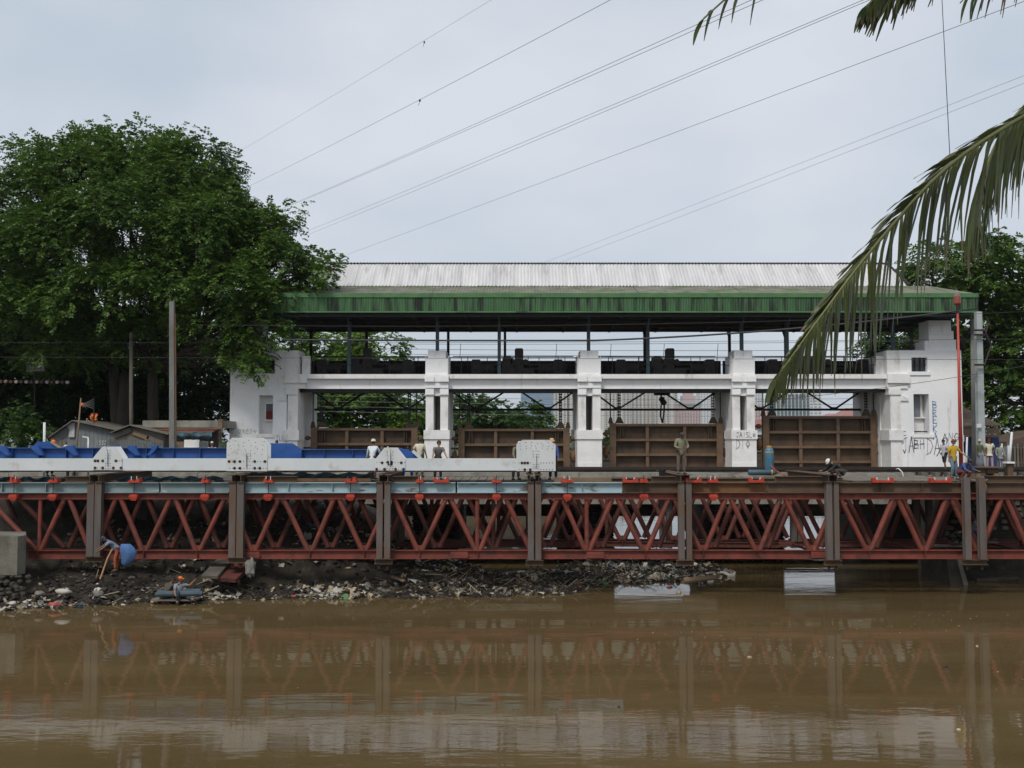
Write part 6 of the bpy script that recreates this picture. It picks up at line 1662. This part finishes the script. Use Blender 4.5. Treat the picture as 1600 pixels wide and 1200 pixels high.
def person(label, loc, yaw, H=1.65, lean=0, legs=((0, 0, 4), (0, 0, 4)), arms=((5, 8, 12), (5, 8, 12)), head=(0, 0), top='white', topc=(.6, .6, .6), sleeve='short', bottom='dark', botc=(.04, .04, .05), lowcut='long', hat=None, hatc=(.5, .5, .5), skin=0, roll=0, sit=None, skirt=False, vest=None):
    """faces -Y locally; legs/arms: first = +X side; leg (thigh forward, knee bend, spread), arm (forward, outward, elbow[, forearm inward])"""
    k = H / 1.72
    g = thing('person', label, 'person', loc); g.rotation_euler = (0, 0, R(yaw))
    v3 = Vector
    def dirv(fwd, out, s): return v3((s * math.sin(R(out)), -math.sin(R(fwd)) * math.cos(R(out)), -math.cos(R(fwd)) * math.cos(R(out))))
    P = {}
    hip = v3((0, 0, 0)); L = R(lean)
    td = v3((0, -math.sin(L), math.cos(L)))
    tside = v3((1, 0, 0)); tf = v3((0, -math.cos(L), -math.sin(L)))
    P['pel'] = hip; P['wai'] = hip + td * .17 * k; P['che'] = hip + td * .36 * k - tf * .01; P['nb'] = hip + td * .51 * k; 
    hd = (td + v3((0, 0, .35))).normalized() if lean > 20 else td
    hp = R(head[0]); 
    hdir = (hd * math.cos(hp) + v3((0, -1, 0)) * math.sin(hp)).normalized()
    P['hb'] = P['nb'] + hdir * .09 * k
    for i, s in ((0, 1), (1, -1)):
        th, kn, sp = legs[i]
        P['hi%d' % i] = hip + tside * s * .088 * k - td * .02 * k
        P['kn%d' % i] = P['hi%d' % i] + dirv(th, sp, s) * .43 * k
        P['an%d' % i] = P['kn%d' % i] + dirv(th - kn, sp * .4, s) * .41 * k
        P['to%d' % i] = P['an%d' % i] + v3((s * .03, -.15 * k, -.055 * k))
        P['he%d' % i] = P['an%d' % i] + v3((0, .04 * k, -.05 * k))
        a = arms[i]; fw, ou, el = a[:3]; inn = a[3] if len(a) > 3 else 0
        P['sh%d' % i] = hip + td * .46 * k + tside * s * .175 * k
        P['el%d' % i] = P['sh%d' % i] + dirv(fw, ou, s) * .29 * k
        fd = dirv(fw + el, ou - inn, s)
        P['wr%d' % i] = P['el%d' % i] + fd * .25 * k
        P['fd%d' % i] = fd
    zmin = min(P['an0'].z, P['an1'].z, P['to0'].z + .05, P['to1'].z + .05) - .075 * k
    if sit is not None: zmin = -.11 * k - sit
    for q in P:
        if not q.startswith('fd'): P[q] = P[q] - v3((0, 0, zmin))
    def sk(names, edges, rad, sub=1):
        ix = {n: i for i, n in enumerate(names)}
        return skin_mesh([P[n] for n in names], [(ix[a], ix[b]) for a, b in edges], rad, sub)
    r = k
    names = ['pel', 'wai', 'che', 'nb', 'hb', 'hi0', 'kn0', 'an0', 'to0', 'hi1', 'kn1', 'an1', 'to1', 'sh0', 'el0', 'wr0', 'sh1', 'el1', 'wr1']
    E = [('pel', 'wai'), ('wai', 'che'), ('che', 'nb'), ('nb', 'hb'), ('pel', 'hi0'), ('hi0', 'kn0'), ('kn0', 'an0'), ('an0', 'to0'), ('pel', 'hi1'), ('hi1', 'kn1'), ('kn1', 'an1'), ('an1', 'to1'), ('che', 'sh0'), ('sh0', 'el0'), ('el0', 'wr0'), ('che', 'sh1'), ('sh1', 'el1'), ('el1', 'wr1')]
    rad = [.085 * r, .08 * r, .085 * r, .052 * r, .052 * r, .075 * r, .056 * r, .038 * r, (.042 * r, .024 * r), .075 * r, .056 * r, .038 * r, (.042 * r, .024 * r), .045 * r, .040 * r, .027 * r, .045 * r, .040 * r, .027 * r]
    bm_ = sk(names, E, rad)
    b = MB(); b.v = [tuple(v.co) for v in bm_.vertices]; b.f = [tuple(p.vertices) for p in bm_.polygons]; b.mi = [0] * len(b.f); bpy.data.meshes.remove(bm_)
    # hands: palm, four unequal bent fingers, thumb from the side of the palm
    for i, s in ((0, 1), (1, -1)):
        fd = P['fd%d' % i].normalized(); w = P['wr%d' % i]
        sd = fd.cross(v3((0, 1, 0)) if abs(fd.y) < .8 else v3((0, 0, 1))).normalized(); n_ = sd.cross(fd).normalized()
        if n_.y > 0: n_ = -n_
        b.tube([w - fd * .01, w + fd * .04 * k, w + fd * .085 * k], [.026 * k, .034 * k, .03 * k], 6)
        for j, (o_, ln) in enumerate(((-.024, .068), (-.008, .078), (.008, .073), (.024, .058))):
            p0 = w + fd * .075 * k + sd * o_ * k; p1 = p0 + fd * ln * .5 * k + n_ * .006; p2 = p1 + (fd * .75 + n_ * .65).normalized() * ln * .5 * k
            b.tube([p0, p1, p2], [.0095 * k, .009 * k, .006 * k], 5)
        p0 = w + fd * .03 * k - sd * s * .026 * k; b.tube([p0, p0 + (fd * .6 - sd * s * .6 + n_ * .3).normalized() * .035 * k, p0 + (fd * .9 - sd * s * .4 + n_ * .5).normalized() * .065 * k], [.012 * k, .011 * k, .007 * k], 5)
    # head
    hz = hdir; hy = R(head[1]); face = v3((math.sin(hy), -math.cos(hy), 0)); face = (face - hz * face.dot(hz)).normalized(); hx = face.cross(hz).normalized()
    hc = P['hb'] + hz * .095 * k + face * .012
    rotm = Matrix((hx, -face, hz)).transposed()
    def hw(p): return hc + rotm @ v3(p)
    def shape(p):
        x, y, z = p
        if z < 0: x *= 1 + .28 * z / .12; y = y * (1 + .10 * z / .12) - .012 * (-z / .12)
        return (x, y, z)
    b.blob(hc, .072 * k, .092 * k, .115 * k, 14, 10, 0, rotm, f=shape)
    b.add([hw((-.011 * k, -.082 * k, -.022 * k)), hw((.011 * k, -.082 * k, -.022 * k)), hw((0, -.082 * k, .018 * k)), hw((0, -.112 * k, -.018 * k))], [(0, 1, 3), (1, 2, 3), (2, 0, 3)])
    for s in (-1, 1):
        b.blob(hw((s * .073 * k, .008, -.005)), .010, .022, .032, 6, 4, 0, rotm)
        b.blob(hw((s * .029 * k, -.081 * k, .012 * k)), .012, .008, .007, 6, 4, 1, rotm)
    b.blob(hw((0, -.082 * k, -.052 * k)), .022, .008, .006, 6, 4, 2, rotm)
    bo = b.build('body', [SKIN[skin], m_eye, m_lip], g, smooth=True, loc=None); bo.location = (0, 0, 0)
    def put(name, mesh_, mt):
        mesh_.materials.clear(); mesh_.materials.append(mt); mesh_.polygons.foreach_set('use_smooth', [True] * len(mesh_.polygons)); mesh_.polygons.foreach_set('material_index', [0] * len(mesh_.polygons))
        o_ = bpy.data.objects.new(name, mesh_); COL.objects.link(o_); o_.parent = g; return o_
    # hair
    h = MB(); h.blob(hc + hz * .004, .080 * k, .100 * k, .124 * k, 12, 6, 0, rotm, z0=.12); 
    h.blob(hw((0, .035, .012)), .077 * k, .070 * k, .09 * k, 10, 6, 0, rotm)
    ho_ = h.build('hair', cloth('grey_hair', (.3, .3, .3)) if hat == 'scarf' else m_hair, g, smooth=True); ho_.location = (0, 0, 0)
    if hat:
        mt = cloth(hat + '_%02d%02d%02d' % tuple(int(99 * c) for c in hatc), hatc, .92); h = MB()
        if hat == 'cap':
            h.blob(hc + hz * .03, .084 * k, .104 * k, .10 * k, 12, 5, 0, rotm, z0=.08)
            a = [hw((.07 * k * math.sin(t_), -.088 * k - .075 * k * math.cos(t_), .045)) for t_ in [R(d) for d in (-75, -40, 0, 40, 75)]]
            bck = [hw((.07 * k * math.sin(t_), -.07 * k, .055)) for t_ in [R(d) for d in (-75, -40, 0, 40, 75)]]
            dn = [v - hz * .012 for v in a]
            for i in range(4): h.add([a[i], a[i + 1], bck[i + 1], bck[i], dn[i], dn[i + 1]], [(0, 1, 2, 3), (0, 4, 5, 1), (4, 3, 2, 5)])
        elif hat == 'bucket':
            h.tube([hw((0, 0, .03)), hw((0, 0, .035)), hw((0, 0, .12)), hw((0, 0, .14))], [.135 * k, .105 * k, .088 * k, .06 * k], 14)
        elif hat == 'helmet':
            h.blob(hc + hz * .035, .10 * k, .125 * k, .115 * k, 14, 6, 0, rotm, z0=.05); h.tube([hw((0, -.015, .042)), hw((0, -.015, .052))], [.135 * k, .125 * k], 14)
        elif hat == 'scarf':
            h.blob(hc + hz * .01, .088 * k, .108 * k, .128 * k, 12, 6, 0, rotm, z0=-.1)
        o_ = h.build({'cap': 'cap', 'bucket': 'hat', 'helmet': 'helmet', 'scarf': 'headscarf'}[hat], mt, g, smooth=True); o_.location = (0, 0, 0)
    # shirt
    se = {'short': .55, 'long': 1.0, 'none': .0}[sleeve]
    for i in (0, 1):
        P['cu%d' % i] = P['sh%d' % i].lerp(P['el%d' % i], .75) if sleeve != 'long' else P['el%d' % i].lerp(P['wr%d' % i], .9)
    P['low'] = P['pel'] - td * .15 * k + v3((0, 0, 0))
    P['nk'] = P['nb'] - td * .045 * k
    n2 = ['pel', 'low', 'wai', 'che', 'nk', 'sh0', 'sh1']; e2 = [('pel', 'low'), ('pel', 'wai'), ('wai', 'che'), ('che', 'nk'), ('che', 'sh0'), ('che', 'sh1')]
    r2_ = [.150 * r, .152 * r, .140 * r, (.162 * r, .135 * r), .082 * r, .078 * r, .078 * r]
    if sleeve == 'long':
        n2 += ['el0', 'cu0', 'el1', 'cu1']; e2 += [('sh0', 'el0'), ('el0', 'cu0'), ('sh1', 'el1'), ('el1', 'cu1')]; r2_ += [.058 * r, .045 * r] * 2
    elif sleeve == 'short':
        n2 += ['cu0', 'cu1']; e2 += [('sh0', 'cu0'), ('sh1', 'cu1')]; r2_ += [.066 * r, .066 * r]
    put('shirt', sk(n2, e2, r2_), cloth(top, topc))
    # trousers or skirt
    if skirt:
        o_ = MB(); c = P['pel']; gz = .10 * k
        o_.tube([v3((c.x, c.y, c.z + .05)), v3((c.x, c.y, c.z - .1 * k)), v3((c.x, c.y, c.z * .5)), v3((c.x, c.y, gz))], [.155 * k, .185 * k, .215 * k, .26 * k], 16); q = o_.build('skirt', cloth(bottom, botc), g, smooth=True); q.location = (0, 0, 0)
    else:
        for i in (0, 1): P['hm%d' % i] = P['kn%d' % i].lerp(P['an%d' % i], .95 if lowcut == 'long' else .12)
        n3 = ['pel', 'hi0', 'kn0', 'hm0', 'hi1', 'kn1', 'hm1']; e3 = [('pel', 'hi0'), ('hi0', 'kn0'), ('kn0', 'hm0'), ('pel', 'hi1'), ('hi1', 'kn1'), ('kn1', 'hm1')]
        if lowcut == 'none': n3 = n3[:1] + ['hi0', 'hi1']; e3 = [('pel', 'hi0'), ('pel', 'hi1')]
        r3 = [.112 * r, .098 * r, .078 * r, (.066 if lowcut == 'long' else .082) * r, .104 * r, .078 * r, (.066 if lowcut == 'long' else .082) * r][:len(n3)]
        put('trousers' if lowcut == 'long' else 'shorts', sk(n3, e3, r3), cloth(bottom, botc))
    # shoes
    for i in (0, 1):
        o_ = MB(); a, t_ = P['an%d' % i], P['to%d' % i]
        o_.tube([a + v3((0, .05 * k, -.045 * k)), a + v3((0, .02, -.04 * k)), a.lerp(t_, .55) + v3((0, 0, -.005)), t_ + v3((0, -.02, -.002))], [.03 * k, .044 * k, .042 * k, .028 * k], 8); q = o_.build('shoe', cloth('shoe', (.05, .045, .04)), g, smooth=True); q.location = (0, 0, 0)
    return g
DZ = zb1 + .058                                # plank level of the trestle
def on(px, Y): return (X(px, Y), Y, DZ)
# workers behind the white chord
person('man seen from behind in white shirt and pale bucket hat, leaning over the blue girder', on(582, 42.7), 176, 1.66, lean=22, arms=((20, 14, 10), (28, 22, 14)), top='white_blue', topc=(.58, .62, .64), sleeve='long', bottom='maroon', botc=(.20, .07, .06), hat='bucket', hatc=(.52, .48, .40), head=(-8, 0), skin=1)
person('man in bright blue overalls with a dark strap, sitting behind the blue end plate', (X(637, 44.4), 44.4, DZ), 8, 1.66, lean=14, legs=((75, 80, 10), (75, 80, 10)), arms=((30, 10, 40), (30, 10, 40)), top='bright_blue', topc=(.03, .11, .42), sleeve='long', bottom='bright_blue', botc=(.03, .11, .42), skin=1)
person('man in cream short sleeved shirt and olive trousers standing with his back turned', on(656, 45.2), 172, 1.72, lean=4, arms=((-12, 24, 38, 50), (4, 12, 14)), top='cream', topc=(.58, .53, .41), bottom='olive', botc=(.11, .105, .07), head=(18, 0), skin=1)
person('man in grey polo shirt leaning with both hands on the white chord', on(684.5, 42.3), 12, 1.64, lean=26, arms=((42, 14, 6), (42, 14, 6)), top='grey_polo', topc=(.13, .125, .12), bottom='navy', botc=(.03, .03, .045), head=(-12, 60), skin=0)
person('man in khaki top and pale cap half hidden left of the rust stained plate', on(806, 42.1), 30, 1.62, lean=20, arms=((30, 20, 20), (20, 18, 40)), top='khaki_grey', topc=(.16, .155, .11), sleeve='long', bottom='brown', botc=(.12, .085, .065), hat='cap', hatc=(.55, .50, .42), head=(20, 40), skin=1)
person('man in blue top and tan hat half hidden right of the rust stained plate', on(864, 42.1), -20, 1.66, lean=8, arms=((14, 14, 12), (10, 10, 12)), top='cobalt', topc=(.04, .10, .33), sleeve='long', bottom='black', botc=(.02, .022, .026), hat='bucket', hatc=(.46, .33, .17), head=(10, -30), skin=1)
person('worker crouching low behind the rust stained plate with only the legs in view', on(833, 42.6), 10, 1.6, lean=40, legs=((62, 88, 14), (70, 100, 14)), arms=((55, 8, 20), (55, 8, 20)), top='khaki_grey', topc=(.16, .155, .11), sleeve='long', bottom='rust', botc=(.16, .085, .07), skin=1)
person('man in olive jacket and dark cap standing on the beam stub, hands at belt', (X(1063, 41.05), 41.05, zb1 + .323), 10, 1.68, lean=5, legs=((2, 2, 5), (4, 6, 3)), arms=((12, 24, 62, 52), (12, 20, 60, 46)), top='olive_jacket', topc=(.20, .205, .13), sleeve='long', bottom='taupe', botc=(.125, .10, .08), hat='cap', hatc=(.05, .048, .045), head=(34, 28), skin=1)
person('squatting welder in black with a white helmet on the edge beam', (X(1313, 41.0), 41.0, DZ), -78, 1.62, lean=52, legs=((98, 138, 14), (86, 128, 16)), arms=((38, 4, 34), (44, 4, 30)), top='black', topc=(.022, .024, .034), sleeve='long', bottom='dark_brown', botc=(.07, .05, .045), hat='helmet', hatc=(.68, .67, .62), head=(40, -10), skin=0)
# right end
person('youth in white and purple vest walking along the rails towards the left tower wall', (X(1474, 53), 53, .1), -62, 1.60, lean=3, legs=((16, 18, 3), (-14, 10, 3)), arms=((-8, 10, 12), (14, 8, 16)), top='white_purple', topc=(.50, .49, .55), bottom='black', botc=(.02, .02, .028), lowcut='short', head=(6, 0), skin=1)
person('man in yellow shirt and red cap holding the red pole', on(1487, 42.2), 14, 1.64, lean=3, legs=((6, 8, 6), (30, 40, 10)), arms=((26, 30, 26, 6), (4, 12, 14)), top='yellow', topc=(.52, .34, .025), bottom='denim', botc=(.12, .17, .21), hat='cap', hatc=(.22, .05, .055), head=(6, 30), skin=0)
person('man squatting in blue and dark red at the foot of the red pole', on(1499, 41.4), 24, 1.55, lean=42, legs=((92, 132, 12), (92, 130, 12)), arms=((34, 10, 40), (30, 8, 44)), top='blue_dark', topc=(.05, .09, .24), sleeve='long', bottom='dark_red', botc=(.16, .04, .03), hat='cap', hatc=(.05, .05, .05), head=(40, 30), skin=1)
person('woman in green top, patterned grey skirt and pale headscarf in front of the kiosk', (X(1529, 53), 53, .12), 12, 1.56, arms=((8, 12, 20, 20), (8, 12, 20, 20)), top='moss_green', topc=(.085, .10, .05), sleeve='long', bottom='grey_print', botc=(.17, .18, .20), hat='scarf', hatc=(.48, .42, .34), skirt=True, skin=1)
person('man in long pale cream shirt and pink trousers with one hand behind his back', (X(1544.5, 53), 53, .12), -25, 1.62, arms=((-22, 16, 30, 40), (4, 8, 10)), top='pale_cream', topc=(.58, .56, .42), bottom='pink', botc=(.42, .28, .27), head=(6, -40), skin=1)
person('shaded person in pale grey standing behind the short post by the fence', (X(1560.5, 56), 56, -.05), -10, 1.55, arms=((10, 8, 10), (6, 10, 30, 20)), top='grey_pale', topc=(.24, .25, .22), sleeve='long', bottom='grey_violet', botc=(.16, .16, .18), skin=1)
# people at the left
person('man in white singlet and white cap standing in front of the flat roofed stall', (X(332, 50.6), 50.6, -.05), 14, 1.62, arms=((6, 12, 14), (6, 12, 14)), top='off_white', topc=(.54, .52, .46), bottom='black', botc=(.02, .02, .028), hat='cap', hatc=(.5, .5, .48), skin=0)
person('boy in a pink shirt by the left end tower wall, mostly hidden', (X(433, 49.8), 49.8, .02), 30, 1.62, top='pink_shirt', topc=(.42, .26, .27), bottom='black', botc=(.02, .02, .028), skin=1)
person('man with white cap and dark shirt with white sleeve in front of the gable shed', (X(108, 48.6), 48.6, -.25), -70, 1.66, lean=8, arms=((12, 10, 16), (10, 10, 20)), top='white_sleeve', topc=(.50, .53, .58), bottom='black', botc=(.02, .02, .028), hat='cap', hatc=(.55, .54, .49), skin=1)
person('worker wearing a round orange helmet behind the blue girder', (X(80, 46.4), 46.4, DZ), 60, 1.62, lean=16, arms=((20, 10, 20), (20, 10, 20)), top='dull_maroon', topc=(.07, .035, .035), sleeve='long', bottom='black', botc=(.02, .02, .028), hat='helmet', hatc=(.75, .16, .02), skin=1)
# below the trestle
gx0, gy0 = X(188, 40.3), 40.3
bend = person('man in grey blue shirt bending down with a stick below the leftmost columns', (gx0, gy0, Z(893, 40.3)), -68, 1.62, lean=46, legs=((14, 18, 8), (6, 10, 8)), arms=((42, 6, 16), (50, 6, 6)), top='grey_blue', topc=(.20, .25, .34), bottom='orange_red', botc=(.32, .085, .035), head=(30, 10), hat='cap', hatc=(.05, .05, .09), skin=1)
o = MB(); vs, fs = [], []; r2 = random.Random(5); n = 18
for i in range(n):
    for j in range(7):
        a = 2 * PI * i / n; t_ = j / 6; rad = (.29 - .17 * t_ + .05 * math.sin(PI * t_)) * (1 + .13 * math.sin(a * 5 + t_ * 3)) * (.45 if j == 6 else .45 if j == 0 else .8 if j == 1 else 1)
        c = at(194 + 5 * math.sin(PI * t_) + 1 * t_, 850 + 35 * t_, 40.0); vs.append((c.x + rad * math.cos(a) + .10 * (1 - t_) * max(0, math.cos(a)), c.y + rad * .6 * math.sin(a), c.z))
        if j: fs.append((i * 7 + j - 1, ((i + 1) % n) * 7 + j - 1, ((i + 1) % n) * 7 + j, i * 7 + j))
fs.append(tuple(i * 7 + 6 for i in range(n))); fs.append(tuple(i * 7 for i in reversed(range(n))))
o.add(vs, fs); tag(o.build('blue_sack', cloth('sack_blue', (.07, .15, .33)), smooth=True), 'big blue cloth sack hanging at the side of the bending man', 'sack')
o = MB(); o.tube([at(176, 857, 39.8), at(168, 872, 39.6), at(156.5, 905, 39.3)], [.028, .03, .034], 7); tag(o.build('stick', M('pale_stick', (.30, .17, .07), (.38, .22, .10), 4, .7)), 'light brown stick held by the bending man and dipped into the mud', 'stick')
o = MB(); o.tube([at(154, 890, 39.7), at(150, 903, 39.4)], .018, 6); tag(o.build('stick', m_wood2), 'short dark twig stuck in the mud left of the long stick', 'twig')
raft = thing('foam_raft', 'flat dark blue grey raft moored at the mud with two people on it', 'raft', (X(278, 38.7), 38.7, WZ))
o = MB(); o.tube([at(243, 929, 38.7), at(250, 928, 38.7), at(310, 927, 38.7), at(316, 927.5, 38.7)], [.07, .11, .11, .08], 10); o.tube([at(246, 926, 39.3), at(314, 924, 39.3)], [.11, .11], 10); o.build('float', M('raft_grey_blue', (.045, .065, .08), (.065, .09, .11), 3, .7), raft)
o = MB(); o.box(X(246, 39), X(314, 39), 38.65, 39.35, WZ + .14, WZ + .19); o.build('raft_deck', m_wood, raft)
person('person in dull brown shirt sitting hunched on the raft with back turned', (X(264, 39.0), 39.0, WZ + .19), 150, 1.6, lean=26, legs=((128, 126, 14), (128, 126, 14)), arms=((24, 16, 20), (30, 12, 30)), top='dull_brown', topc=(.085, .07, .052), bottom='dark', botc=(.03, .03, .035), head=(40, 0), skin=1, sit=.0)
person('man with orange cap and striped shirt sitting on the raft with an arm raised', (X(284, 38.9), 38.9, WZ + .19), 40, 1.6, lean=10, legs=((92, 8, 14), (128, 126, 10)), arms=((85, 30, 60), (30, 14, 40)), top='striped_grey', topc=(.22, .24, .27), bottom='dark_blue', botc=(.03, .045, .06), hat='cap', hatc=(.72, .15, .02), head=(0, 40), skin=0, sit=.0)
# in the shadow under the right end of the trestle
person('person in black hunched on the lower chord left of the rightmost columns', (X(1484, 43), 43, zc_b[1] + .02), 20, 1.55, lean=62, legs=((95, 135, 14), (95, 135, 14)), arms=((60, 8, 20), (60, 8, 20)), top='black', topc=(.022, .024, .034), sleeve='long', bottom='black', botc=(.02, .02, .028), head=(50, 0), skin=1)
person('man in pale shirt with blue cap squatting between the rightmost columns', (X(1516, 44.5), 44.5, zc_b[1] + .02), 50, 1.6, lean=14, legs=((95, 130, 10), (90, 125, 10)), arms=((40, 10, 30), (30, 10, 40)), top='pale_lilac', topc=(.30, .30, .36), bottom='blue_dark', botc=(.05, .09, .24), hat='cap', hatc=(.04, .09, .32), head=(10, 0), skin=1)
for k, y in ((0, 43.0), (1, 44.5)):
    px = (1484, 1516)[k]
    o = MB(); o.bar((X(px, y) - 1.0, y, zc_b[1] - .03), (X(px, y) + 1.0, y, zc_b[1] - .03), .4, .06); tag(o.build('foot_plank', m_wood), ['plank under the hunched person in black', 'plank under the man with the blue cap'][k], 'plank')
